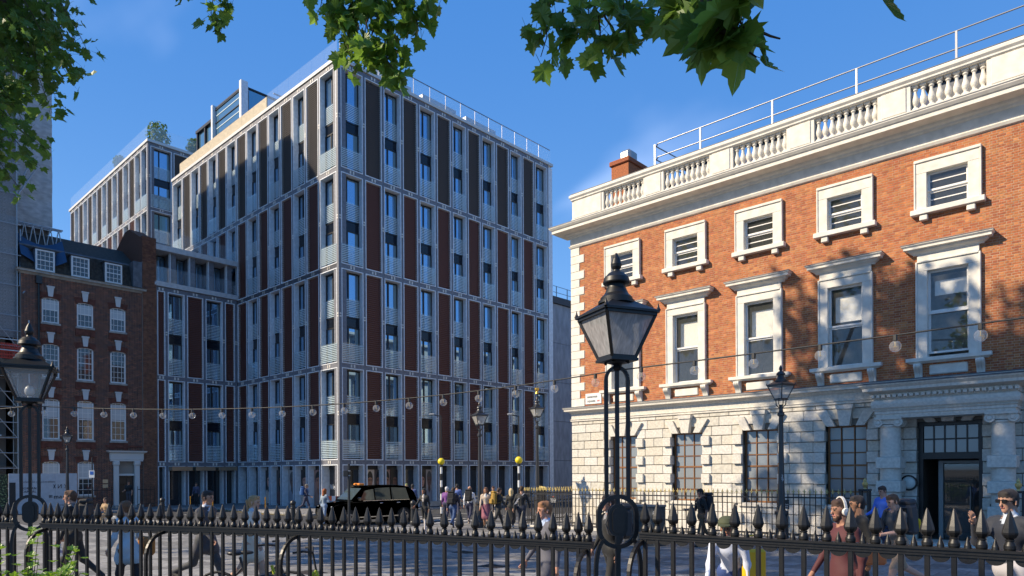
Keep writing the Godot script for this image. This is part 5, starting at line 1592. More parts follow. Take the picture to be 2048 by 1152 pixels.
func ring(b: MB, rx: float, ry: float, flat: float, w: float, d: float) -> void:  # a stadium-shaped ring standing in the xy plane
	var p := []
	for i in 49:
		var a := TAU * i / 48.0
		var up := flat if i < 24 or i == 48 else -flat
		p.append([Vector2(cos(a), sin(a)), Vector2(cos(a) * rx, sin(a) * ry + up)])
		if i == 24: p.append([Vector2(cos(a), sin(a)), Vector2(cos(a) * rx, -flat)])
	p[24] = [Vector2(-1, 0), Vector2(-rx, flat)]
	p[-1] = [Vector2(1, 0), Vector2(rx, -flat)]
	p.append([Vector2(1, 0), Vector2(rx, flat)])
	var h := w / 2
	for i in p.size() - 1:
		var n0: Vector2 = p[i][0]
		var n1: Vector2 = p[i + 1][0]
		var o0: Vector2 = p[i][1] + n0 * h
		var o1: Vector2 = p[i + 1][1] + n1 * h
		var i0: Vector2 = p[i][1] - n0 * h
		var i1: Vector2 = p[i + 1][1] - n1 * h
		var z := d / 2
		b.q(Vector3(i0.x, i0.y, z), Vector3(o0.x, o0.y, z), Vector3(o1.x, o1.y, z), Vector3(i1.x, i1.y, z))
		b.q(Vector3(o0.x, o0.y, -z), Vector3(i0.x, i0.y, -z), Vector3(i1.x, i1.y, -z), Vector3(o1.x, o1.y, -z))
		b.q(Vector3(o0.x, o0.y, z), Vector3(o0.x, o0.y, -z), Vector3(o1.x, o1.y, -z), Vector3(o1.x, o1.y, z))
		b.q(Vector3(i1.x, i1.y, z), Vector3(i1.x, i1.y, -z), Vector3(i0.x, i0.y, -z), Vector3(i0.x, i0.y, z))

func fence_lamp(at: Vector3, yaw: float, y_rail: float, top: float, label: String, s: float, lyaw: float, cloudy: bool) -> void:
	var m := iron()
	var o := thing("fence_lamp", label, "street lamp", at, yaw, "lanterns on the garden railing")
	# oval medallion between two looping straps
	var cy := y_rail + 0.13
	var r1 := MB.new()
	r1.xf = pt(Vector3(0, cy, 0))
	ring(r1, 0.178, 0.165, 0.07, 0.04, 0.05)
	part(o, "oval_ring", r1.done(), m)
	var md := MB.new()
	for k in [[0.092, 0.03], [0.058, 0.042]]:
		var p := PackedVector2Array()
		for i in 24:
			var a := TAU * i / 24.0
			p.append(Vector2(cos(a) * k[0], sin(a) * k[0] + (0.062 if sin(a) >= 0.0 else -0.062)))
		md.xf = pt(Vector3(0, cy + 0.01, 0))
		md.prism(p, -k[1], k[1])
	part(o, "medallion", md.done(), m)
	var st := MB.new()
	st.box(Vector3(-0.022, 0.0, -0.022), Vector3(0.022, cy - 0.12, 0.022))
	st.box(Vector3(-0.02, cy + 0.16, -0.022), Vector3(0.02, cy + 0.25, 0.022))
	part(o, "stem", st.done(), m)
	for sx in [-1.0, 1.0]:
		var lp := MB.new()
		var p := []
		for i in 11: p.append(Vector3(sx * (0.13 + 0.085 * sin(PI * 0.5 * i / 10.0)), y_rail - 0.04 - 0.3 * (1.0 - cos(PI * 0.5 * i / 10.0)), 0.02))
		p.append(Vector3(sx * 0.215, 0, 0.02))
		lp.strip(p, 0.035, 0.045, Vector3(0, 0, 1))
		part(o, "loop_strap", lp.done(), m)
	# three slender uprights carrying the lantern
	var y0 := cy + 0.24
	for k in [[-0.105, 0.0], [0.0, 0.03], [0.105, 0.0]]:
		var b := MB.new()
		b.box(Vector3(k[0] - 0.017, y0 - (0.06 if k[0] == 0.0 else 0.02), -0.017 + k[1] * 0.0), Vector3(k[0] + 0.017, top - (0.0 if k[0] == 0.0 else 0.16), 0.017))
		if k[0] != 0.0:
			var q := []
			for i in 7: q.append(Vector3(k[0] * cos(PI * 0.5 * i / 6.0), top - 0.16 + 0.12 * sin(PI * 0.5 * i / 6.0), 0))
			b.strip(q, 0.03, 0.034, Vector3(0, 0, 1))
		part(o, "upright", b.done(), m)
	var hub := MB.new()
	hub.lathe(Vector3(0, top - 0.08, 0), [Vector2(0.02, 0), Vector2(0.045, 0.03), Vector2(0.03, 0.06), Vector2(0.1, 0.08), Vector2(0.1, 0.1)], 12)
	for i in 4: hub.ball(Vector3(cos(i * PI / 2 + 0.6), 0, sin(i * PI / 2 + 0.6)) * 0.11 + Vector3(0, top - 0.0, 0), 0.016, 8, 5)
	part(o, "hub", hub.done(), m)
	var glass := M("lantern_glass_dusty", Color(0.85, 0.85, 0.86), 0.4, {"back": Color(0.85, 0.85, 0.85), "alpha": 0.8, "patch": 0.35, "scale": Vector3(6.0, 1.2, 6.0)}) if cloudy else M("lantern_glass_clean", Color(0.7, 0.72, 0.72), 0.05, {"alpha": 0.3})
	lantern(o, Vector3(0, top + 0.01, 0), s, lyaw, glass, m)

func build_fence() -> void:
	var m := iron()
	# plan of the curved railing (right, ahead), from the left end past two lamps to the right end
	var A := Vector2(-6.7, 9.5)
	var B := Vector2(-3.09, 8.37)
	var L2 := Vector2(0.992, 6.42)
	var D := Vector2(3.40, 4.71)
	var E := Vector2(5.1, 3.2)
	var panels := [
		{"p": [Vector2(-9.2, 10.15), Vector2(-8.0, 9.86), Vector2(-6.93, 9.56)], "y": 1.37, "n": "black spiked garden railing panel beyond the clear glass fence lantern", "b": [0.35]},
		{"p": [A + Vector2(0.20, -0.055), Vector2(-5.0, 9.0), B, Vector2(-1.1, 7.49), L2 + Vector2(-0.22, 0.11)], "y": 1.37, "n": "long black spiked garden railing panel between the two fence lanterns", "b": [0.02, 0.27, 0.53, 0.985]},
		{"p": [L2 + Vector2(0.19, -0.13), Vector2(2.3, 5.49), D, Vector2(4.3, 3.93), E], "y": 1.485, "n": "black spiked garden railing panel rising beside the dusty glass fence lantern", "b": [0.01, 0.75]},
	]
	var ends := []
	for q in panels:
		var pts: Array = q.p
		var o := thing("garden_railing", q.n, "railing", C(pts[0].x, pts[0].y), 0.0, "panels of the garden railing")
		var base: Vector3 = o.position
		var world := []
		# smooth the plan into short chords
		var cv := Curve2D.new()
		for i in pts.size():
			var t: Vector2 = (pts[mini(i + 1, pts.size() - 1)] - pts[maxi(i - 1, 0)]) / 6.0
			cv.add_point(pts[i], -t, t)
		var len_ := cv.get_baked_length()
		var n := int(len_ / 0.163)
		var at := func(s: float) -> Vector3:
			var p := cv.sample_baked(clampf(s, 0.0, len_), true)
			var w := C3(p.x, p.y, 0.0)
			return w - Vector3(base.x, 0, base.z)
		var rail := MB.new()
		var k := int(len_ / 0.5) + 1
		for i in k:
			var a: Vector3 = at.call(len_ * i / k)
			var b: Vector3 = at.call(len_ * (i + 1) / k)
			for e in [[0.0, 0.085, 0.018], [-0.022, 0.06, 0.026], [-0.045, 0.045, 0.022]]:
				rail.bar(a + Vector3(0, q.y + e[0] - 0.009, 0), b + Vector3(0, q.y + e[0] - 0.009, 0), e[1], e[2])
		part(o, "top_rail", rail.done(), m)
		var low := MB.new()
		for i in k: low.bar(at.call(len_ * i / k) + Vector3(0, 0.18, 0), at.call(len_ * (i + 1) / k) + Vector3(0, 0.18, 0), 0.05, 0.04)
		part(o, "bottom_rail", low.done(), m)
		for i in n:
			var s := len_ * (i + 0.5) / n
			var p: Vector3 = at.call(s)
			var f: Vector3 = at.call(s + 0.05) - at.call(s - 0.05)
			var yaw := atan2(-f.z, f.x)
			part(o, "bar", boxm(Vector3(0.036, q.y - 0.055, 0.036), 0.004), m, pt(p, yaw))
			part(o, "spearhead", spike_mesh(), m, Transform3D(Basis(Vector3.UP, yaw + rng.randf_range(-0.15, 0.15)).scaled(Vector3.ONE * 1.1), p + Vector3(0, q.y, 0)))
			if i < n - 1:
				var g: Vector3 = at.call(len_ * (i + 1.0) / n)
				part(o, "thorn", thorn_mesh(), m, pt(g + Vector3(0, q.y, 0), yaw))
				part(o, "scallop", scallop_mesh(), m, pt(g + Vector3(0, q.y - 0.055, 0), yaw))
		# bowed back stays
		for u in q.b:
			var s: float = len_ * u
			var p: Vector3 = at.call(s)
			var f: Vector3 = (at.call(s + 0.05) - at.call(s - 0.05)).normalized()
			var side := f.cross(Vector3.UP)
			if side.dot(-AHEAD) < 0.0: side = -side
			var st := MB.new()
			var arc := []
			for i in 9:
				var a := PI * 0.5 * i / 8.0
				arc.append(p + Vector3(0, q.y - 0.09 - 0.30 * (1.0 - cos(a)), 0) + side * (0.30 * sin(a)))
			arc.append(p + Vector3(0, 0.0, 0) + side * 0.30)
			st.strip(arc, 0.04, 0.03, f)
			part(o, "back_stay", st.done(), m)
	var kerb := struct("garden_kerb", null)
	var ks := M("kerb_granite")
	for q in panels:
		for i in q.p.size() - 1:
			var a := C3(q.p[i].x, q.p[i].y, 0.0)
			var b := C3(q.p[i + 1].x, q.p[i + 1].y, 0.0)
			part(kerb, "kerb_stone", boxm(Vector3(a.distance_to(b) + 0.02, 0.14, 0.34), 0.02), ks, pt((a + b) / 2, atan2(-(b - a).z, (b - a).x)))
	var dir1 := facing(0.0)
	fence_lamp(C(A.x, A.y), dir1 + 0.35, 1.37, 3.03, "black fence lantern with clear glass before the dark brick townhouse", 0.56, deg_to_rad(8.0), false)
	fence_lamp(C(L2.x, L2.y), dir1 + 0.12, 1.44, 3.06, "large black fence lantern with dusty glass before the orange brick facade", 0.52, deg_to_rad(16.0), true)
	# festoon of clear globes hung from lantern to lantern
	var wires := [[Vector2(-9.8, 10.3), A, 0.05, 5], [A, L2, 0.14, 18], [L2, Vector2(5.0, 3.2), 0.02, 10]]
	var wm := M("cable_black", Color(0.03, 0.03, 0.03), 0.6)
	var gm := M("globe_glass", Color(0.8, 0.8, 0.78), 0.02, {"alpha": 0.13, "spec": 0.8})
	for wi in 3:
		var w: Array = wires[wi]
		var cable := thing("festoon_cable", ["black festoon cable passing before the scaffold from the clear glass lantern", "black festoon cable sagging between the two fence lanterns", "black festoon cable running on from the dusty glass lantern across the brick facade"][wi], "cable", C3(w[0].x, w[0].y, 2.98))
		var mid := Vector2.ZERO
		if wi == 1: mid = Vector2(0.25, 0.35)
		var g := func(t: float) -> Vector3:
			var p: Vector2 = w[0].lerp(w[1], t) + mid * 4.0 * t * (1.0 - t)
			return C3(p.x, p.y, 2.99 - w[2] * 4.0 * t * (1.0 - t) + (0.12 * t if wi == 2 else 0.0))
		var p := []
		for i in 25: p.append(g.call(i / 24.0) - cable.position)
		var cm := MB.new()
		cm.pipe(p, 0.0065, 5)
		part(cable, "wire", cm.done(), wm)
		for i in w[3]:
			var at: Vector3 = g.call((i + 0.5) / w[3])
			var gl := thing("festoon_globe", ["clear glass festoon globe on the cable passing before the scaffold", "clear glass festoon globe on the cable between the two lanterns", "clear glass festoon globe on the cable crossing the brick facade"][wi], "light bulb", at, 0.0, ["globes beyond the clear lantern", "globes between the lanterns", "globes before the brick facade"][wi])
			part(gl, "socket", boxm(Vector3(0.028, 0.05, 0.028), 0.006), wm, pt(Vector3(0, -0.045, 0)))
			if not cache.has("globe"):
				var b := MB.new()
				b.ball(Vector3(0, -0.082, 0), 0.041, 14, 9)
				cache.globe = b.done()
			part(gl, "glass_globe", cache.globe, gm)
			if not cache.has("filament"):
				var b := MB.new()
				b.tube(Vector3(0, -0.05, 0), Vector3(0, -0.085, 0), 0.006, 0.004, 5)
				b.tube(Vector3(-0.012, -0.085, 0), Vector3(0.012, -0.085, 0), 0.002, 0.002, 4)
				cache.filament = b.done()
			part(gl, "filament", cache.filament, M("filament_brass", Color(0.5, 0.35, 0.15), 0.4, {"metal": 0.6}))


func street_lamp(at: Vector3, label: String, yaw: float, number := "", gold := false, h := 5.4) -> void:
	var m := M("lamp_post_black", Color(0.02, 0.02, 0.022), 0.4, {"spec": 0.6})
	var o := thing("street_lamp", label, "street lamp", at, yaw, "cast iron street lamps")
	var k := h / 5.4
	var b := MB.new()
	b.lathe(Vector3.ZERO, [Vector2(0.24, 0), Vector2(0.24, 0.25), Vector2(0.2, 0.3), Vector2(0.17, 0.5), Vector2(0.16, 0.95), Vector2(0.2, 1.0), Vector2(0.2, 1.06), Vector2(0.11, 1.12), Vector2(0.1, 1.3)], 12)
	part(o, "base", b.done(), m)
	var p := MB.new()
	p.lathe(Vector3.ZERO, [Vector2(0.1, 1.3), Vector2(0.075, 2.6 * k), Vector2(0.062, 3.85 * k), Vector2(0.1, 3.88 * k), Vector2(0.1, 3.95 * k), Vector2(0.06, 4.0 * k), Vector2(0.05, 4.2 * k)], 12)
	part(o, "column", p.done(), m)
	var f := MB.new()
	for i in 4:
		var d := Vector3(cos(i * PI / 2 + PI / 4), 0, sin(i * PI / 2 + PI / 4))
		f.pipe([Vector3(0, 4.1 * k, 0) + d * 0.05, Vector3(0, 4.2 * k, 0) + d * 0.14, Vector3(0, 4.38 * k, 0) + d * 0.16], 0.014, 6)
	part(o, "frog", f.done(), m)
	var glass := M("street_lamp_glass", Color(0.75, 0.74, 0.7), 0.08, {"alpha": 0.35})
	lantern(o, Vector3(0, 4.33 * k, 0), 0.52, 0.5, glass, m)
	if gold:
		var g := MB.new()
		g.lathe(Vector3(0, 5.32 * k, 0), [Vector2(0.08, 0), Vector2(0.05, 0.1), Vector2(0.11, 0.2), Vector2(0.11, 0.28), Vector2(0.0, 0.3)], 12)
		part(o, "gilt_crown", g.done(), M("gilding", Color(0.6, 0.38, 0.08), 0.35, {"metal": 0.7}))
	if number:
		for i in number.length():
			words(o, "number", number[i], 0.11, M("number_white", Color(0.75, 0.75, 0.75), 0.5), Transform3D(Basis(), Vector3(0.0, 2.1 - i * 0.1, 0.088)), 0.006)

func gilt_railing(a: Vector3, b: Vector3, label: String, step := 0.17, h := 1.55) -> Node3D:
	var m := M("iron_black", Color(0.018, 0.018, 0.02), 0.45)
	var gold := M("gilt_paint", Color(0.55, 0.43, 0.16), 0.4, {"metal": 0.35})
	var o := thing("gilt_railing", label, "railing", a, 0.0, "railings with gilded finials")
	if not cache.has("fleur"):
		var g := MB.new()
		g.lathe(Vector3.ZERO, [Vector2(0.018, 0), Vector2(0.022, 0.03), Vector2(0.012, 0.045), Vector2(0.022, 0.08), Vector2(0.012, 0.13), Vector2(0.0, 0.17)], 8)
		g.box(Vector3(-0.04, 0.05, -0.01), Vector3(0.04, 0.068, 0.01))
		g.ball(Vector3(-0.042, 0.065, 0), 0.014, 6, 4)
		g.ball(Vector3(0.042, 0.065, 0), 0.014, 6, 4)
		cache.fleur = g.done()
	var n := int(a.distance_to(b) / step)
	var d := b - a
	var yaw := atan2(-d.z, d.x)
	for i in n + 1:
		var p := d * i / n
		part(o, "bar", boxm(Vector3(0.024, h - 0.04, 0.024)), m, pt(p, yaw))
		part(o, "gilt_finial", cache.fleur, gold, pt(p + Vector3(0, h - 0.04, 0), yaw))
	for y in [0.22, h - 0.16]:
		var r := MB.new()
		r.bar(Vector3(0, y, 0), d + Vector3(0, y, 0), 0.03, 0.045)
		part(o, "rail", r.done(), m)
	var k := MB.new()
	k.bar(Vector3(0, -0.12, 0), d + Vector3(0, -0.12, 0), 0.3, 0.36)
	part(o, "plinth", k.done(), M("portland_stone"))
	return o

func notice(at: Vector3, label: String) -> void:
	var o := thing("railing_notice", label, "sign", at)
	part(o, "board", boxm(Vector3(0.34, 0.3, 0.012), 0.004), M("notice_black", Color(0.02, 0.02, 0.022), 0.45))
	var w := M("notice_white", Color(0.7, 0.7, 0.7), 0.5)
	for i in 3: words(o, "lettering", ["Please refrain", "from chaining", "to this area"][i] if false else ["Please refrain", "from sitting", "in this area"][i], 0.05, w, pt(Vector3(0, 0.15 - i * 0.06, 0.008)), 0.004)
	var dsc := MB.new()
	dsc.tube(Vector3(0, 0.25, 0.006), Vector3(0, 0.25, 0.012), 0.022, 0.022, 12)
	part(o, "roundel", dsc.done(), M("roundel_red", Color(0.5, 0.1, 0.08), 0.5))

func beacon(at: Vector3, label: String, h: float, arm: float) -> void:
	var o := thing("belisha_beacon", label, "beacon", at, facing(0.0), "belisha beacons at the crossing")
	var black := M("pole_black", Color(0.02, 0.02, 0.02), 0.45)
	var white := M("pole_white", Color(0.72, 0.72, 0.7), 0.45)
	for i in 8:
		var b := MB.new()
		b.tube(Vector3(0, i * 0.33, 0), Vector3(0, i * 0.33 + 0.33, 0), 0.055, 0.055, 12)
		part(o, "pole_band", b.done(), white if i % 2 else black)
	var g := MB.new()
	g.ball(Vector3(0, 2.92, 0), 0.175, 20, 12)
	part(o, "amber_globe", g.done(), M("beacon_yellow", Color(0.80, 0.62, 0.02), 0.35))
	var p := MB.new()
	p.tube(Vector3(0, 2.64, 0), Vector3(0, 2.76, 0), 0.07, 0.09, 12)
	p.tube(Vector3(0, 3.09, 0), Vector3(0, h, 0), 0.035, 0.028, 10)
	p.pipe([Vector3(0, h - 0.03, 0), Vector3(arm, h + 0.06, 0)], 0.025, 8)
	part(o, "upper_mast", p.done(), black)
	var l := MB.new()
	l.cbox(Vector3(arm - 0.12, h + 0.03, -0.06), Vector3(arm + 0.12, h + 0.12, 0.06), 0.02)
	part(o, "floodlight", l.done(), M("floodlight_grey", Color(0.35, 0.36, 0.36), 0.4))

func build_street() -> void:
	street_lamp(C(7.89, 20.00), "black street lamp numbered 29 standing before the brick facade", facing(0.0), "29")
	street_lamp(C(-1.36, 29.00), "black street lamp standing on the pavement among the walkers", facing(0.0))
	street_lamp(C(1.25, 33.50), "tall slim black street lamp with gilded crown beside the side street", facing(0.0), "", true, 6.3)
	street_lamp(C(-27.33, 42.00), "black street lamp standing before the dark brick townhouse", facing(0.0))
	# railings round the area of the stone building
	var y := -0.32
	gilt_railing(Vector3(-20.0, -0.33, -22.1), Vector3(-6.6, -0.22, -22.1), "long black railing with gilded finials before the stone ground floor")
	gilt_railing(Vector3(-20.1, -0.36, -29.5), Vector3(-20.1, -0.33, -22.2), "black railing with gilded finials turning into the side street", 0.16)
	gilt_railing(Vector3(-23.0, -0.37, -26.6), Vector3(-20.3, -0.34, -24.0), "short black railing with gilded finials at the basement stair", 0.16)
	gilt_railing(Vector3(-2.1, -0.2, -22.1), Vector3(0.6, -0.18, -22.1), "short black railing with gilded finials by the black downpipe")
	notice(Vector3(-18.2, 0.72, -22.04), "small black notice on the gilded railing near the street corner")
	notice(Vector3(-8.6, 0.78, -22.04), "small black notice on the gilded railing below the shaded window")
	# gate piers flanking the porch steps
	for x in [-6.2, -2.5]:
		var gp := thing("gate_pier", "black iron gate pier with gilt urn %s of the porch steps" % ("west" if x < -4.0 else "east"), "gate pier", Vector3(x, -0.3, -22.1))
		for dx in [-0.11, 0.11]:
			for dz in [-0.11, 0.11]: part(gp, "upright", boxm(Vector3(0.05, 1.75, 0.05), 0.006), M("iron_black"), pt(Vector3(dx, 0, dz)))
		for yy in [0.2, 0.95, 1.7]: part(gp, "collar", boxm(Vector3(0.3, 0.06, 0.3), 0.01), M("iron_black"), pt(Vector3(0, yy, 0)))
		var u := MB.new()
		u.lathe(Vector3(0, 1.76, 0), [Vector2(0.05, 0), Vector2(0.03, 0.04), Vector2(0.075, 0.12), Vector2(0.08, 0.18), Vector2(0.04, 0.22), Vector2(0.05, 0.25), Vector2(0.0, 0.34)], 14)
		part(gp, "gilt_urn", u.done(), M("gilt_paint"))
	# telecom cabinet
	var cb := thing("utility_cabinet", "grey steel utility cabinet numbered 22 before the gilded railing", "cabinet", C(4.10, 21.20), 0.0)
	part(cb, "body", boxm(Vector3(1.25, 1.2, 0.42), 0.02), M("cabinet_grey", Color(0.09, 0.095, 0.095), 0.5, {"patch": 0.4, "scale": Vector3.ONE * 1.5}))
	part(cb, "cap", boxm(Vector3(1.3, 0.07, 0.47), 0.015), M("cabinet_cap", Color(0.16, 0.165, 0.165), 0.5), pt(Vector3(0, 1.2, 0)))
	for x in [-0.3, 0.3]: part(cb, "door", boxm(Vector3(0.56, 1.02, 0.02), 0.006), M("cabinet_grey"), pt(Vector3(x, 0.1, 0.215)))
	words(cb, "number", "22", 0.11, M("number_white", Color(0.75, 0.75, 0.75), 0.5), pt(Vector3(0.5, 1.03, 0.227)), 0.004, true)
	# crossing
	beacon(C(-3.51, 34.00), "belisha beacon with yellow globe and mast arm nearer the taxi", 5.2, -0.45)
	beacon(C(0.33, 32.00), "belisha beacon with yellow globe and mast arm by the gilded railing", 5.0, -0.4)
	# detector pole by the kerb
	var dpole := thing("detector_pole", "slim black pole with small detector head before the black taxi", "pole", C(-7.04, 29.50), facing(0.0))
	var b := MB.new()
	b.tube(Vector3.ZERO, Vector3(0, 2.75, 0), 0.055, 0.05, 10)
	part(dpole, "pole", b.done(), M("pole_black"))
	part(dpole, "detector_head", boxm(Vector3(0.22, 0.26, 0.2), 0.02), M("pole_black"), pt(Vector3(-0.12, 2.2, 0)))
	for s in [2.22, 2.42]: part(dpole, "clamp", boxm(Vector3(0.16, 0.04, 0.14)), M("floodlight_grey"), pt(Vector3(-0.03, s, 0)))
	var ppole := thing("parking_sign_post", "thin black post with small blue parking sign before the townhouse railing", "sign post", C(-24.57, 40.00), facing(0.0))
	b = MB.new()
	b.tube(Vector3.ZERO, Vector3(0, 3.4, 0), 0.035, 0.035, 8)
	part(ppole, "post", b.done(), M("pole_black"))
	part(ppole, "sign_plate", boxm(Vector3(0.32, 0.42, 0.02), 0.004), M("sign_white", Color(0.75, 0.75, 0.72), 0.4), pt(Vector3(0, 2.2, 0.045)))
	part(ppole, "sign_blue", boxm(Vector3(0.2, 0.2, 0.012)), M("sign_blue", Color(0.03, 0.12, 0.45), 0.4), pt(Vector3(0, 2.38, 0.056)))
	# bollards
	var bi := 0
	for p in [C(-10.10, 31.50), C(-4.42, 30.50), C(-18.68, 36.50)]:
		var o := thing("bollard", ["black cast iron bollard beside the woman in the cream coat", "black cast iron bollard behind the rear of the taxi", "black cast iron bollard near the hotel forecourt"][bi], "bollard", p, 0.0, "cast iron bollards")
		b = MB.new()
		b.lathe(Vector3.ZERO, [Vector2(0.15, 0), Vector2(0.15, 0.15), Vector2(0.12, 0.2), Vector2(0.1, 0.9), Vector2(0.13, 0.95), Vector2(0.13, 1.02), Vector2(0.1, 1.08), Vector2(0.0, 1.14)], 12)
		part(o, "post", b.done(), M("pole_black"))
		b = MB.new()
		b.lathe(Vector3(0, 0.72, 0), [Vector2(0.112, 0), Vector2(0.118, 0.01), Vector2(0.118, 0.06), Vector2(0.112, 0.07)], 12)
		part(o, "collar", b.done(), M("pole_black"))
		bi += 1
	# rope stanchions before the hotel
	var brass := M("stanchion_brass", Color(0.55, 0.26, 0.02), 0.35, {"metal": 0.4})
	var sp := [C(-20.01, 42.50), C(-18.39, 42.00), C(-14.44, 40.00)]
	for i in 3:
		var o := thing("rope_stanchion", ["brass rope stanchion at the hotel doorway behind the suited man", "brass rope stanchion between the suited man and the cream coat", "brass rope stanchion holding the rope end beside the cream coat"][i], "stanchion", sp[i], 0.0, "brass rope stanchions")
		b = MB.new()
		b.lathe(Vector3.ZERO, [Vector2(0.17, 0), Vector2(0.17, 0.02), Vector2(0.03, 0.05), Vector2(0.025, 0.95), Vector2(0.04, 0.97), Vector2(0.04, 1.0), Vector2(0.0, 1.03)], 12)
		part(o, "post", b.done(), brass)
		b = MB.new()
		b.lathe(Vector3(0, 0.9, 0), [Vector2(0.03, 0), Vector2(0.045, 0.01), Vector2(0.045, 0.03), Vector2(0.03, 0.04)], 10)
		part(o, "rope_ring", b.done(), brass)
	var rp := thing("barrier_rope", "dark rope hanging from the brass stanchion towards the facade", "rope", sp[2])
	b = MB.new()
	var pts := []
	for i in 9:
		var t := i / 8.0
		pts.append(Vector3(-0.03, 0.92 - 0.55 * sin(PI * 0.5 * t), 0) + (Vector3(-1.1, 0, -0.5)) * t)
	b.pipe(pts, 0.02, 6)
	part(rp, "rope", b.done(), M("rope_dark", Color(0.02, 0.02, 0.03), 0.8))
	# steel guard rail along the crossing
	var gr := thing("guard_railing", "grey steel pedestrian guard railing along the crossing behind the walkers", "railing", C(-3.03, 37.00))
	var gd: Vector3 = C(0.15, 34.00) - C(-3.03, 37.00)
	var steel := M("guard_paint", Color(0.12, 0.125, 0.13), 0.45)
	for i in 24: part(gr, "bar", boxm(Vector3(0.02, 0.75, 0.02)), steel, pt(gd * i / 23.0 + Vector3(0, 0.2, 0)))
	for yy in [0.18, 0.93, 1.12]:
		b = MB.new()
		b.bar(Vector3(0, yy, 0), gd + Vector3(0, yy, 0), 0.05, 0.05)
		part(gr, "rail", b.done(), steel)
	for i in 4: part(gr, "post", boxm(Vector3(0.07, 1.15, 0.07)), steel, pt(gd * i / 3.0))
	# orange and white barrier board leaning by the corner
	var bo := thing("barrier_board", "orange and white striped traffic barrier board behind the taxi bonnet", "barrier", C(-9.73, 36.50), facing(10.0))
	for i in 5:
		part(bo, "stripe", boxm(Vector3(0.2, 0.3, 0.05)), M("barrier_orange", Color(0.75, 0.12, 0.03), 0.5) if i % 2 == 0 else M("barrier_white", Color(0.75, 0.75, 0.75), 0.5), pt(Vector3(-0.4 + i * 0.2, 0.85, 0)))
	for x in [-0.42, 0.42]: part(bo, "leg", boxm(Vector3(0.06, 0.85, 0.3), 0.01), M("pole_black"), pt(Vector3(x, 0, 0)))
	# two hire bicycles parked against the far side of the railing
	bicycle(C(-3.63, 9.60), facing(88.0), M("bike_black", Color(0.03, 0.03, 0.035), 0.4), "parked bicycle with black saddle beside the cream coat")
	bicycle(C(-2.88, 8.75), facing(92.0), M("bike_lime", Color(0.45, 0.5, 0.03), 0.4), "parked bicycle with lime yellow frame behind the railing", -0.2)

func bicycle(at: Vector3, turn: float, paint_: Material, label: String, seat := 0.0) -> void:
	var o := thing("bicycle", label, "bicycle", at, turn)
	var blk := M("bike_rubber", Color(0.02, 0.02, 0.02), 0.7)
	for z in [-0.52, 0.52]:
		var w := MB.new()
		for i in 24:
			var a := TAU * i / 24.0
			var c := TAU * (i + 1) / 24.0
			w.tube(Vector3(0, 0.33 + 0.32 * sin(a), z + 0.32 * cos(a)), Vector3(0, 0.33 + 0.32 * sin(c), z + 0.32 * cos(c)), 0.022, 0.022, 6, false)
		var wheel := part(o, "wheel", w.done(), blk)
		var s := MB.new()
		for i in 10: s.tube(Vector3(0, 0.33, z), Vector3(0, 0.33 + 0.31 * sin(TAU * i / 10.0), z + 0.31 * cos(TAU * i / 10.0)), 0.003, 0.003, 4)
		part(wheel, "spokes", s.done(), M("floodlight_grey"))
	var f := MB.new()
	f.pipe([Vector3(0, 0.33, -0.52), Vector3(0, 0.33, -0.05), Vector3(0, 0.78, 0.36), Vector3(0, 0.33, 0.52)], 0.022, 8)
	f.pipe([Vector3(0, 0.33, -0.05), Vector3(0, 0.86, -0.2)], 0.02, 8)
	f.pipe([Vector3(0, 0.72, -0.16), Vector3(0, 0.33, -0.52)], 0.014, 8)
	f.pipe([Vector3(0, 0.5, -0.1), Vector3(0, 0.72, 0.38)], 0.022, 8)
	part(o, "frame", f.done(), paint_)
	var h := MB.new()
	h.pipe([Vector3(0, 0.75, 0.37), Vector3(0, 1.02, 0.32), Vector3(0.25, 1.06, 0.26), Vector3(0.3, 1.05, 0.15)], 0.014, 8)
	h.pipe([Vector3(0, 1.02, 0.32), Vector3(-0.25, 1.06, 0.26), Vector3(-0.3, 1.05, 0.15)], 0.014, 8)
	part(o, "handlebar", h.done(), blk)
	var sd := MB.new()
	sd.ball(Vector3(0, 0.92, -0.27), 0.12, 14, 8, Vector3(0.85, 0.35, 1.0))
	sd.ball(Vector3(0, 0.925, -0.12), 0.07, 12, 8, Vector3(0.5, 0.45, 1.7))
	part(o, "saddle", sd.done(), M("saddle_black", Color(0.025, 0.025, 0.028), 0.4), pt(Vector3(0, seat, 0)))


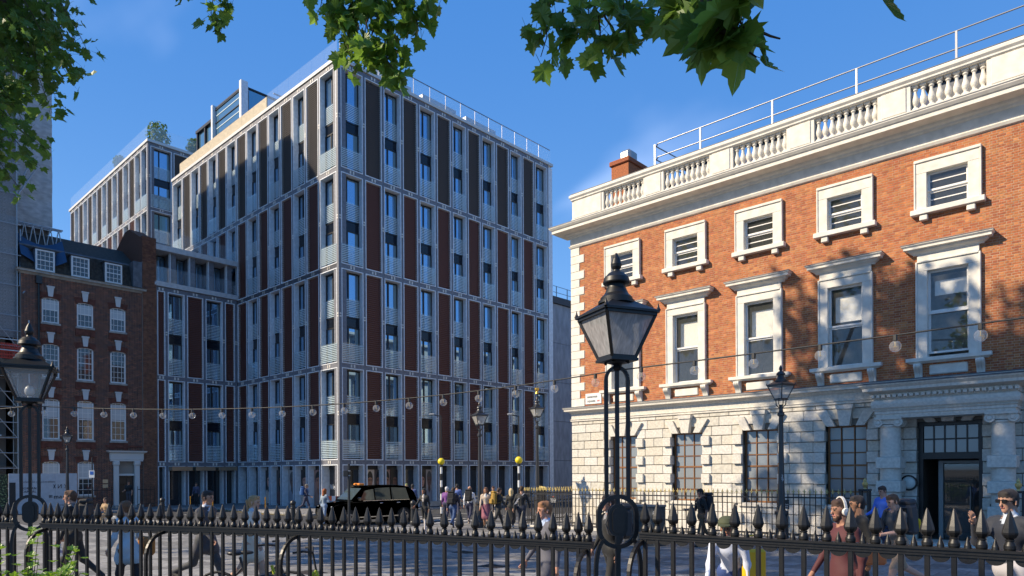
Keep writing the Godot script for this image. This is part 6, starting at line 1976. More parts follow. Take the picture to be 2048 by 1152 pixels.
func build_taxi() -> void:
	# black cab: sections along its length (x forward), each a closed outline in (z half width, y)
	var o := thing("taxi_cab", "black taxi cab turning past the corner block", "taxi", C(-7.09, 33.50, -0.1), facing(0.0))
	var f := Vector3(0, 0, 1).rotated(Vector3.UP, 0)
	o.rotation.y = facing(-48.0) - PI / 2 + 0.0
	var paintm := M("cab_black", Color(0.085, 0.083, 0.082), 0.1, {"coat": 1.0, "metal": 1.0})
	# lower body: [x, half width, sill height, shoulder height]
	var sec := [[2.42, 0.55, 0.32, 0.70], [2.36, 0.78, 0.28, 0.86], [2.15, 0.90, 0.26, 0.98], [1.7, 0.95, 0.25, 1.06], [1.25, 0.97, 0.25, 1.10], [0.6, 0.98, 0.25, 1.12], [-0.4, 0.99, 0.25, 1.13], [-1.4, 0.98, 0.25, 1.15], [-2.0, 0.96, 0.27, 1.14], [-2.35, 0.9, 0.32, 1.10], [-2.45, 0.8, 0.42, 1.0]]
	var b := MB.new()
	var ringf := func(s: Array) -> Array:
		var w: float = s[1]
		var lo: float = s[2]
		var hi: float = s[3]
		var m := (lo + hi) / 2
		return [Vector3(s[0], lo, -w * 0.9), Vector3(s[0], lo + 0.1, -w * 0.98), Vector3(s[0], m, -w), Vector3(s[0], hi - 0.12, -w * 0.985), Vector3(s[0], hi, -w * 0.9), Vector3(s[0], hi + 0.02, 0), Vector3(s[0], hi, w * 0.9), Vector3(s[0], hi - 0.12, w * 0.985), Vector3(s[0], m, w), Vector3(s[0], lo + 0.1, w * 0.98), Vector3(s[0], lo, w * 0.9)]
	loft(b, sec, ringf)
	part(o, "body", b.done(), paintm)
	# glasshouse and roof
	var gs := [[1.28, 0.80, 1.10, 1.16], [0.95, 0.82, 1.10, 1.48], [0.62, 0.82, 1.10, 1.74], [0.3, 0.82, 1.10, 1.83], [-0.6, 0.83, 1.10, 1.86], [-1.5, 0.82, 1.10, 1.85], [-1.95, 0.8, 1.10, 1.78], [-2.2, 0.78, 1.08, 1.6], [-2.36, 0.76, 1.05, 1.2]]
	var g := MB.new()
	var rg := func(s: Array) -> Array:
		var w: float = s[1] + 0.06
		var hi: float = s[3]
		var t := clampf((hi - 1.1) / 0.75, 0.0, 1.0)
		var wt := w - 0.20 * t
		return [Vector3(s[0], s[2], -w), Vector3(s[0], lerpf(s[2], hi, 0.5), -lerpf(w, wt, 0.4)), Vector3(s[0], hi - 0.05 * t, -wt), Vector3(s[0], hi, -wt * 0.85), Vector3(s[0], hi + 0.02, 0), Vector3(s[0], hi, wt * 0.85), Vector3(s[0], hi - 0.05 * t, wt), Vector3(s[0], lerpf(s[2], hi, 0.5), lerpf(w, wt, 0.4)), Vector3(s[0], s[2], w)]
	loft(g, gs, rg)
	part(o, "cabin", g.done(), paintm)
	var glass := M("cab_glass", Color(0.05, 0.07, 0.07), 0.04, {"metal": 0.45, "spec": 1.0})
	for s in [-1.0, 1.0]:
		var k := 0
		for q in [[0.62, 0.12, 1.62, 1.70], [0.05, -0.78, 1.73, 1.76], [-0.86, -1.72, 1.76, 1.72]]:
			var w := MB.new()
			var z0: float = 0.886 * s
			var z1: float = 0.745 * s
			var pts := [Vector3(q[0] + (0.28 if k == 0 else 0.0), 1.17, z0), Vector3(q[0] - (0.02 if k == 0 else 0.0), q[2], z1 * 1.015), Vector3(q[1], q[3], z1 * 1.012), Vector3(q[1] - (0.12 if k == 2 else 0.0), 1.17, z0)]
			if s > 0: pts.reverse()
			w.q(pts[0], pts[1], pts[2], pts[3])
			w.q(pts[3], pts[2], pts[1], pts[0])
			part(o, "side_window", w.done(), glass)
			k += 1
		part(o, "chrome_strip", boxm(Vector3(2.6, 0.025, 0.012)), M("chrome", Color(0.6, 0.6, 0.6), 0.15, {"metal": 1.0}), pt(Vector3(-0.55, 1.135, 0.905 * s)))
		part(o, "sill_strip", boxm(Vector3(2.2, 0.05, 0.02)), M("chrome"), pt(Vector3(-0.1, 0.36, 0.985 * s)))
		for x in [0.1, -0.85]: part(o, "door_handle", boxm(Vector3(0.18, 0.035, 0.03), 0.008), M("chrome"), pt(Vector3(x - 0.3, 1.0, 0.985 * s)))
		var mi := MB.new()
		mi.cbox(Vector3(0.95, 1.15, 0.95 if s > 0 else -1.12), Vector3(1.1, 1.33, 1.12 if s > 0 else -0.95), 0.03)
		part(o, "wing_mirror", mi.done(), paintm)
		var hl := MB.new()
		hl.ball(Vector3(2.22, 0.82, 0.66 * s), 0.15, 14, 8, Vector3(0.7, 0.75, 1.1))
		part(o, "headlight", hl.done(), M("headlight_glass", Color(0.75, 0.78, 0.8), 0.1, {"spec": 0.8}))
		for x in [1.52, -1.48]:
			var ar := MB.new()
			ar.tube(Vector3(x, 0.34, 0.80 * s), Vector3(x, 0.34, 0.992 * s), 0.43, 0.43, 24)
			part(o, "wheel_arch", ar.done(), M("arch_black", Color(0.004, 0.004, 0.004), 0.9))
			var wl := group_node(o, "wheel", pt(Vector3(x, 0.34, 0.0)))
			var t := MB.new()
			t.tube(Vector3(0, 0, 0.82 * s), Vector3(0, 0, 1.0 * s), 0.345, 0.345, 28)
			part(wl, "tyre", t.done(), M("tyre", Color(0.02, 0.02, 0.02), 0.85))
			var r := MB.new()
			r.tube(Vector3(0, 0, 0.9 * s), Vector3(0, 0, 1.006 * s), 0.235, 0.235, 24)
			part(wl, "rim", r.done(), M("rim_grey", Color(0.35, 0.34, 0.33), 0.35, {"metal": 0.7}))
			for i in 5:
				var h := MB.new()
				var a := TAU * i / 5.0
				h.tube(Vector3(cos(a), sin(a), 0) * 0.15 + Vector3(0, 0, 1.004 * s), Vector3(cos(a), sin(a), 0) * 0.15 + Vector3(0, 0, 1.010 * s), 0.055, 0.055, 10)
				part(wl, "rim_hole", h.done(), M("arch_black"))
	var ws := MB.new()
	ws.q(Vector3(1.235, 1.19, 0.70), Vector3(1.235, 1.19, -0.70), Vector3(0.67, 1.72, -0.62), Vector3(0.67, 1.72, 0.62))
	ws.xf = pt(Vector3(0.022, 0.012, 0))
	part(o, "windscreen", ws.done(), M("windscreen_glass", Color(0.10, 0.14, 0.15), 0.04, {"metal": 0.45, "spec": 1.0}), pt(Vector3(0.03, 0.02, 0)))
	var gr := MB.new()
	for i in 6: gr.box(Vector3(2.40, 0.5 + i * 0.055, -0.42), Vector3(2.45, 0.525 + i * 0.055, 0.42))
	part(o, "grille", gr.done(), M("chrome"))
	part(o, "bumper", boxm(Vector3(0.12, 0.16, 1.5), 0.03), M("arch_black"), pt(Vector3(2.42, 0.3, 0)))
	part(o, "number_plate", boxm(Vector3(0.012, 0.11, 0.5)), M("plate_white", Color(0.7, 0.7, 0.66), 0.5), pt(Vector3(2.486, 0.34, 0)))
	var sg := MB.new()
	sg.cbox(Vector3(0.32, 1.86, -0.3), Vector3(0.62, 1.97, 0.3), 0.04)
	part(o, "roof_sign", sg.done(), M("taxi_amber", Color(0.75, 0.25, 0.03), 0.4))
	words(o, "lettering", "TAXI", 0.11, M("arch_black"), Transform3D(Basis(Vector3.UP, PI / 2), Vector3(0.625, 1.915, 0)), 0.004, true)
	part(o, "licence_plate_sticker", boxm(Vector3(0.012, 0.12, 0.2)), M("sticker_yellow", Color(0.7, 0.62, 0.05), 0.5), Transform3D(Basis(Vector3(0, 0, 1), 0.815), Vector3(0.80, 1.63, 0.42)))

func loft(b: MB, sec: Array, outline: Callable) -> void:
	var rings := []
	for s in sec: rings.append(outline.call(s))
	var n: int = rings[0].size()
	# smooth normals from the neighbours in both directions
	var nrm := []
	for i in rings.size():
		var row := []
		for j in n:
			var a: Vector3 = rings[maxi(i - 1, 0)][j]
			var c: Vector3 = rings[mini(i + 1, rings.size() - 1)][j]
			var d: Vector3 = rings[i][maxi(j - 1, 0)]
			var e: Vector3 = rings[i][mini(j + 1, n - 1)]
			var m := (c - a).cross(e - d).normalized()
			var mid := Vector3(rings[i][j].x, (rings[i][0].y + rings[i][n / 2].y) / 2, 0)
			if m.dot(rings[i][j] - mid) < 0.0: m = -m
			row.append(m)
		nrm.append(row)
	for i in rings.size() - 1:
		for j in n - 1:
			b.sq(rings[i][j], rings[i][j + 1], rings[i + 1][j + 1], rings[i + 1][j], nrm[i][j], nrm[i][j + 1], nrm[i + 1][j + 1], nrm[i + 1][j])
	for k in [0, rings.size() - 1]:
		var c := Vector3.ZERO
		for p in rings[k]: c += p
		c /= n
		var out := Vector3(1, 0, 0) if k == 0 else Vector3(-1, 0, 0)
		for j in n:
			var p: Vector3 = rings[k][j]
			var q: Vector3 = rings[k][(j + 1) % n]
			if (p - c).cross(q - c).dot(out) < 0.0: b.tri(c, q, p)
			else: b.tri(c, p, q)


# --- bodies: tapered capsules joined by a smooth minimum and meshed as surface nets ---
func net_body(mb: MB, bones: Array, cell: float, k: float, pal: Array) -> void:
	var lo := Vector3.ONE * 1e6
	var hi := -lo
	for b in bones:
		var r: float = maxf(b[2], b[3]) + cell * 3.0 + k
		lo = lo.min(b[0] - Vector3.ONE * r).min(b[1] - Vector3.ONE * r)
		hi = hi.max(b[0] + Vector3.ONE * r).max(b[1] + Vector3.ONE * r)
	var nx := int((hi.x - lo.x) / cell) + 2
	var ny := int((hi.y - lo.y) / cell) + 2
	var nz := int((hi.z - lo.z) / cell) + 2
	var sy := nx
	var sz := nx * ny
	var f := PackedFloat32Array()
	f.resize(nx * ny * nz)
	f.fill(1.0)
	var best := f.duplicate()
	var id := PackedByteArray()
	id.resize(nx * ny * nz)
	for b in bones:
		var a: Vector3 = b[0]
		var e: Vector3 = b[1]
		var ra: float = b[2]
		var rb: float = b[3]
		var ab := e - a
		var l2 := maxf(ab.length_squared(), 1e-8)
		var m := maxf(ra, rb) + cell * 2.0 + k
		var p0 := (a.min(e) - Vector3.ONE * m - lo) / cell
		var p1 := (a.max(e) + Vector3.ONE * m - lo) / cell
		var c: int = b[4]
		var kk: float = b[5] if b.size() > 5 else k
		for z in range(maxi(0, int(p0.z)), mini(nz, int(p1.z) + 1)):
			for y in range(maxi(0, int(p0.y)), mini(ny, int(p1.y) + 1)):
				var i := z * sz + y * sy
				for x in range(maxi(0, int(p0.x)), mini(nx, int(p1.x) + 1)):
					var p := lo + Vector3(x, y, z) * cell - a
					var t := clampf(p.dot(ab) / l2, 0.0, 1.0)
					var d := (p - ab * t).length() - lerpf(ra, rb, t)
					var o := f[i + x]
					if d < best[i + x]:
						best[i + x] = d
						id[i + x] = c
					var h := kk - absf(o - d)
					f[i + x] = minf(o, d) - (h * h / kk * 0.25 if h > 0.0 else 0.0)
	var vi := PackedInt32Array()
	vi.resize(nx * ny * nz)
	vi.fill(-1)
	var pos := PackedVector3Array()
	var nor := PackedVector3Array()
	var col := PackedColorArray()
	var off := [0, 1, sy, sy + 1, sz, sz + 1, sz + sy, sz + sy + 1]
	var corner := [Vector3(0, 0, 0), Vector3(1, 0, 0), Vector3(0, 1, 0), Vector3(1, 1, 0), Vector3(0, 0, 1), Vector3(1, 0, 1), Vector3(0, 1, 1), Vector3(1, 1, 1)]
	var edges := [[0, 1], [2, 3], [4, 5], [6, 7], [0, 2], [1, 3], [4, 6], [5, 7], [0, 4], [1, 5], [2, 6], [3, 7]]
	for z in nz - 1:
		for y in ny - 1:
			var row := z * sz + y * sy
			for x in nx - 1:
				var i := row + x
				if absf(f[i]) > cell * 2.2: continue
				var neg := 0
				for o in off:
					if f[i + o] < 0.0: neg += 1
				if neg == 0 or neg == 8: continue
				var s := Vector3.ZERO
				var cnt := 0
				for e in edges:
					var va := f[i + off[e[0]]]
					var vb := f[i + off[e[1]]]
					if (va < 0.0) != (vb < 0.0):
						var ca: Vector3 = corner[e[0]]
						s += ca.lerp(corner[e[1]], va / (va - vb))
						cnt += 1
				s /= cnt
				var g := Vector3(f[i + 1] + f[i + 1 + sy] + f[i + 1 + sz] + f[i + 1 + sy + sz] - f[i] - f[i + sy] - f[i + sz] - f[i + sy + sz], f[i + sy] + f[i + sy + 1] + f[i + sy + sz] + f[i + sy + sz + 1] - f[i] - f[i + 1] - f[i + sz] - f[i + sz + 1], f[i + sz] + f[i + sz + 1] + f[i + sz + sy] + f[i + sz + sy + 1] - f[i] - f[i + 1] - f[i + sy] - f[i + sy + 1])
				vi[i] = pos.size()
				pos.append(lo + (Vector3(x, y, z) + s) * cell)
				nor.append(g.normalized())
				var near := i
				for o in off:
					if absf(best[i + o]) < absf(best[near]): near = i + o
				col.append(pal[id[near]])
	var ax := [1, sy, sz]
	for z in range(1, nz - 1):
		for y in range(1, ny - 1):
			for x in range(1, nx - 1):
				var i := z * sz + y * sy + x
				var a := f[i]
				if absf(a) > cell * 2.2: continue
				for k2 in 3:
					var b := f[i + ax[k2]]
					if (a < 0.0) == (b < 0.0): continue
					var u: int = ax[(k2 + 1) % 3]
					var w: int = ax[(k2 + 2) % 3]
					var q := [vi[i - u - w], vi[i - w], vi[i], vi[i - u]]
					if q[0] < 0 or q[1] < 0 or q[2] < 0 or q[3] < 0: continue
					if a > 0.0: q.reverse()
					# clockwise from outside
					for t in [q[0], q[2], q[1], q[0], q[3], q[2]]:
						mb.v.append(pos[t]); mb.n.append(nor[t]); mb.c.append(col[t])

const TOP := 0
const LEG := 1
const SKIN := 2
const HAIR := 3
const SHOE := 4
const SHIRT := 5
const DARK := 6
const LIPS := 7

func person(at: Vector3, turn: float, o: Dictionary, label: String) -> Node3D:
	var root := thing("person", label, "person", at, turn)
	var h: float = o.get("h", 1.75)
	var s := h / 1.78
	var far: bool = o.get("far", false)
	var ph: float = o.get("stride", 0.0)
	var lean: float = o.get("lean", 0.04)
	var fem: float = 0.92 if o.get("fem", false) else 1.0
	var slim: float = o.get("bulk", 1.0) * fem
	var pal := [o.get("top", Color(0.1, 0.1, 0.12)), o.get("legs", Color(0.03, 0.03, 0.05)), o.get("skin", Color(0.48, 0.27, 0.18)), o.get("hair", Color(0.05, 0.03, 0.02)), o.get("shoe", Color(0.02, 0.02, 0.02)), o.get("shirt", o.get("top", Color(0.1, 0.1, 0.12))), Color(0.015, 0.012, 0.01), Color(0.42, 0.16, 0.13)]
	var sleeve: int = SKIN if o.get("short_sleeves", false) else TOP
	var hip := Vector3(0, 0.95 * s, 0)
	if o.get("sit", false): hip.y = 0.47 * s
	var up := Vector3(0, cos(lean), sin(lean))
	var fw := Vector3(0, -sin(lean), cos(lean))
	var chest := hip + up * 0.36 * s
	var neck := hip + up * 0.53 * s
	var head := hip + up * 0.685 * s + fw * 0.03 * s
	var bones := []
	bones.append([hip + Vector3(-0.05 * s, -0.02 * s, 0), hip + Vector3(0.05 * s, -0.02 * s, 0), 0.125 * s * slim, 0.125 * s * slim, o.get("seat", LEG)])
	bones.append([hip + up * 0.08 * s, chest, 0.115 * s * slim, 0.13 * s * slim, TOP])
	bones.append([chest + Vector3(-0.075 * s, 0.0, 0), chest + Vector3(0.075 * s, 0, 0), 0.115 * s * slim, 0.115 * s * slim, TOP])
	bones.append([neck + Vector3(-0.12 * s * slim, -0.055 * s, 0), neck + Vector3(0.12 * s * slim, -0.055 * s, 0), 0.062 * s, 0.062 * s, TOP])
	bones.append([neck - up * 0.02 * s, head - up * 0.03 * s, 0.058 * s * fem, 0.052 * s * fem, SKIN, 0.015])
	if pal[SHIRT] != pal[TOP]:
		bones.append([chest + fw * 0.085 * s - up * 0.04 * s, neck + fw * 0.062 * s - up * 0.03 * s, 0.042 * s, 0.035 * s, SHIRT, 0.01])
		bones.append([neck + up * 0.012 * s - fw * 0.01, neck + up * 0.03 * s + fw * 0.01, 0.064 * s, 0.06 * s, SHIRT, 0.008])
	# legs
	var low := 1e6
	var hands := []
	for side in [-1.0, 1.0]:
		var a: float = ph * 0.50 * side
		var hj := hip + Vector3(0.09 * s * side, -0.03 * s, 0)
		var flex: float = 0.12 if a > 0 else 0.12 + absf(ph) * 0.75
		if o.get("sit", false):
			a = 1.45
			flex = 1.5
		var kn := hj + Vector3(0, -cos(a), sin(a)) * 0.435 * s
		var an := kn + Vector3(0, -cos(a - flex), sin(a - flex)) * 0.42 * s
		var ft := 1.0 if a > 0 else 0.4
		var toe := an + Vector3(0.02 * side, -0.045 * s if a >= -0.1 else -0.09 * s, 0.15 * s)
		bones.append([hj, kn, 0.092 * s * slim, 0.064 * s, LEG])
		bones.append([kn, an, 0.062 * s, 0.045 * s, o.get("shin", LEG)])
		bones.append([an + Vector3(0, -0.03 * s, -0.03 * s), toe, 0.045 * s, 0.036 * s, SHOE, 0.015])
		low = minf(low, minf(an.y - 0.085 * s, toe.y - 0.04 * s))
		# arms: [swing forward, elbow bend, outwards]
		var arm: Array = o.get("arm_l" if side > 0 else "arm_r", [-ph * 0.45 * side, 0.35, 0.12])
		var sh := neck + Vector3(0.185 * s * slim * side, -0.07 * s, 0)
		var out: float = arm[2] * side
		var e := sh + Vector3(sin(out), -cos(arm[0]) * cos(out), sin(arm[0]) * cos(out)) * 0.29 * s
		var fa: float = arm[0] + arm[1]
		var inn: float = arm[3] * side if arm.size() > 3 else 0.0
		var wr := e + Vector3(sin(out * 0.4 - inn), -cos(fa) * cos(inn), sin(fa) * cos(inn)).normalized() * 0.25 * s
		bones.append([sh, e, 0.058 * s * slim, 0.045 * s, TOP])
		bones.append([e, wr, 0.043 * s, 0.031 * s, sleeve])
		hands.append([wr, (wr - e).normalized(), side])
	if o.has("hem"):  # coat or skirt: flaring cones down to the hem
		var hy: float = o.hem
		var cc: int = o.get("hem_color", TOP)
		var fl: float = o.get("flare", 1.0)
		bones.append([hip + up * 0.06 * s, Vector3(0.0, hy * s + 0.14 * s, hip.z + ph * 0.05), 0.135 * s * slim, 0.165 * s * fl, cc])
		bones.append([hip + Vector3(0.06 * s, 0, 0), Vector3(0.08 * s, hy * s + 0.1 * s, hip.z + 0.04 * s + ph * 0.06), 0.11 * s, 0.12 * s * fl, cc])
		bones.append([hip + Vector3(-0.06 * s, 0, 0), Vector3(-0.08 * s, hy * s + 0.1 * s, hip.z - 0.02 * s - ph * 0.06), 0.11 * s, 0.12 * s * fl, cc])
	var mb := MB.new()
	mb.colored = true
	net_body(mb, bones, 0.03 if far else 0.02, 0.045, pal)
	# hands: palm and five tapered fingers growing from it
	for hd in hands:
		var wr: Vector3 = hd[0]
		var d: Vector3 = hd[1]
		var sd: float = hd[2]
		var across := d.cross(Vector3(sd, 0, 0)).normalized()
		if across.length() < 0.5: across = Vector3(0, 0, 1)
		var palm := d.cross(across).normalized()
		mb.col = pal[SKIN]
		mb.xf = Transform3D()
		var pc := wr + d * 0.05 * s
		mb.tube(wr - d * 0.015, wr + d * 0.05 * s, 0.026 * s, 0.03 * s, 8)
		mb.tube(wr + d * 0.05 * s, wr + d * 0.09 * s, 0.03 * s, 0.026 * s, 8)
		for i in 4:
			var w := (i - 1.5) * 0.018 * s
			var l: float = [0.062, 0.075, 0.07, 0.052][i] * s
			var r0 := wr + d * 0.082 * s + across * w
			var r1 := r0 + (d + palm * 0.25 * sd).normalized() * l * 0.55
			mb.tube(r0, r1, 0.0095 * s, 0.0088 * s, 6)
			mb.tube(r1, r1 + (d * 0.75 + palm * 0.75 * sd).normalized() * l * 0.5, 0.0088 * s, 0.007 * s, 6)
		var t0 := wr + d * 0.035 * s + across * 0.026 * s
		mb.tube(t0, t0 + (d * 0.7 + across * 0.7).normalized() * 0.035 * s, 0.0115 * s, 0.01 * s, 6)
		mb.tube(t0 + (d * 0.7 + across * 0.7).normalized() * 0.035 * s, t0 + (d * 0.7 + across * 0.7).normalized() * 0.035 * s + d * 0.03 * s, 0.01 * s, 0.008 * s, 6)
	# head on its own finer grid
	var ht: float = o.get("look", 0.0)
	var nod: float = o.get("nod", 0.05)
	var hb := Basis(Vector3.UP, ht) * Basis(Vector3.RIGHT, nod)
	var H := func(x: float, y: float, z: float) -> Vector3: return head + hb * (Vector3(x, y, z) * s)
	var hs := []
	hs.append([H.call(0, 0.035, -0.02), H.call(0, 0.03, 0.015), 0.078 * s, 0.072 * s, SKIN])
	hs.append([H.call(0, 0.0, 0.03), H.call(0, -0.065, 0.04), 0.058 * s, 0.04 * s, SKIN])
	hs.append([H.call(0, -0.09, 0.052), H.call(0, -0.092, 0.056), 0.026 * s, 0.022 * s, SKIN, 0.02])
	hs.append([H.call(0, 0.005, 0.085), H.call(0, -0.028, 0.104), 0.008 * s, 0.013 * s, SKIN, 0.008])
	hs.append([H.call(0, -0.06, -0.03), H.call(0, -0.13, -0.035), 0.055 * s * fem, 0.056 * s * fem, SKIN])
	for e in [-1.0, 1.0]:
		hs.append([H.call(0.074 * e, 0.0, -0.012), H.call(0.077 * e, -0.03, -0.008), 0.014 * s, 0.01 * s, SKIN, 0.006])
		hs.append([H.call(0.030 * e, 0.006, 0.080), H.call(0.031 * e, 0.006, 0.080), 0.0068 * s, 0.0068 * s, DARK, 0.003])
		hs.append([H.call(0.018 * e, 0.026, 0.088), H.call(0.044 * e, 0.025, 0.078), 0.0055 * s, 0.005 * s, HAIR, 0.003])
	hs.append([H.call(-0.018, -0.055, 0.083), H.call(0.018, -0.055, 0.083), 0.007 * s, 0.007 * s, LIPS, 0.004])
	var style: String = o.get("style", "short")
	if style == "bald": hs.append([H.call(0, 0.01, -0.035), H.call(0, -0.03, -0.04), 0.078 * s, 0.06 * s, HAIR, 0.006])
	else:
		hs.append([H.call(0, 0.05, -0.028), H.call(0, 0.06, 0.012), 0.084 * s, 0.073 * s, HAIR, 0.008])
		hs.append([H.call(0, 0.02, -0.045), H.call(0, -0.035, -0.048), 0.076 * s, 0.06 * s, HAIR, 0.008])
		hs.append([H.call(-0.03, 0.088, 0.045), H.call(0.035, 0.092, 0.045), 0.03 * s, 0.028 * s, HAIR, 0.008])
		for e in [-1.0, 1.0]: hs.append([H.call(0.062 * e, 0.03, 0.01), H.call(0.066 * e, -0.005, 0.012), 0.022 * s, 0.012 * s, HAIR, 0.006])
	if style == "long":
		hs.append([H.call(0, 0.0, -0.06), H.call(0, -0.2, -0.07), 0.085 * s, 0.07 * s, HAIR, 0.02])
		for e in [-1.0, 1.0]: hs.append([H.call(0.072 * e, 0.01, -0.01), H.call(0.075 * e, -0.17, 0.0), 0.035 * s, 0.03 * s, HAIR, 0.015])
		hs.append([H.call(0, -0.2, -0.07), H.call(0, -0.28, -0.06), 0.075 * s, 0.04 * s, HAIR, 0.02])
	elif style == "tail":
		hs.append([H.call(0, 0.03, -0.1), H.call(0, 0.02, -0.13), 0.03 * s, 0.035 * s, HAIR, 0.01])
		hs.append([H.call(0, 0.02, -0.14), H.call(0, -0.2, -0.11), 0.036 * s, 0.018 * s, HAIR, 0.01])
	elif style == "bun": hs.append([H.call(0, -0.02, -0.11), H.call(0, -0.05, -0.13), 0.035 * s, 0.045 * s, HAIR, 0.01])
	if o.get("beard", false): hs.append([H.call(0, -0.075, 0.035), H.call(0, -0.1, 0.05), 0.05 * s, 0.032 * s, HAIR, 0.01])
	net_body(mb, hs, 0.013 if far else 0.0075, 0.03, pal)
	var body := part(root, "figure", mb.done(), M("people_cloth", Color(1, 1, 1), 0.75, {"vc": true, "sheen": 0.15}))
	body.position.y = -low
	root.set_meta("figure_offset", -low)
	root.set_meta("joints", {"neck": neck + Vector3(0, -low, 0), "chest": chest + Vector3(0, -low, 0), "hip": hip + Vector3(0, -low, 0), "head": head + Vector3(0, -low, 0), "hand_r": hands[0][0] + Vector3(0, -low, 0), "hand_l": hands[1][0] + Vector3(0, -low, 0), "s": s, "up": up, "fw": fw})
	return root

func on(p: Node3D, v: Vector3) -> Vector3:  # a point of a person's own space in the world
	return p.transform * v

func backpack(p: Node3D, label: String, c: Color, w := 0.3, hh := 0.44, accent := Color(-1, 0, 0), straps := true) -> void:
	var j: Dictionary = p.get_meta("joints")
	var o := thing("backpack", label, "backpack", on(p, j.chest - j.fw * 0.225 * j.s), p.rotation.y)
	o.rotation.x = atan2(j.up.z, j.up.y)
	var m := M("pack_%s" % c.to_html(), c, 0.7)
	part(o, "bag", boxm(Vector3(w, hh, 0.19), 0.05), m, pt(Vector3(0, -hh * 0.5, 0.0)))
	part(o, "front_pocket", boxm(Vector3(w * 0.75, hh * 0.42, 0.07), 0.025), M("pack_%s" % accent.to_html(), accent, 0.6) if accent.r >= 0.0 else m, pt(Vector3(0, -hh * 0.44, -0.12)))
	part(o, "lid", boxm(Vector3(w * 0.9, 0.09, 0.17), 0.03), m, pt(Vector3(0, hh * 0.46, -0.01)))
	if straps:
		var b := MB.new()
		for e in [-1.0, 1.0]:
			b.strip([Vector3(0.1 * e, 0.2, 0.1), Vector3(0.115 * e, 0.215, 0.2), Vector3(0.12 * e, 0.17, 0.30), Vector3(0.13 * e, 0.03, 0.365), Vector3(0.15 * e, -0.12, 0.33), Vector3(0.15 * e, -0.18, 0.1)], 0.012, 0.045, Vector3(1, 0, 0))
		part(o, "shoulder_straps", b.done(), m)

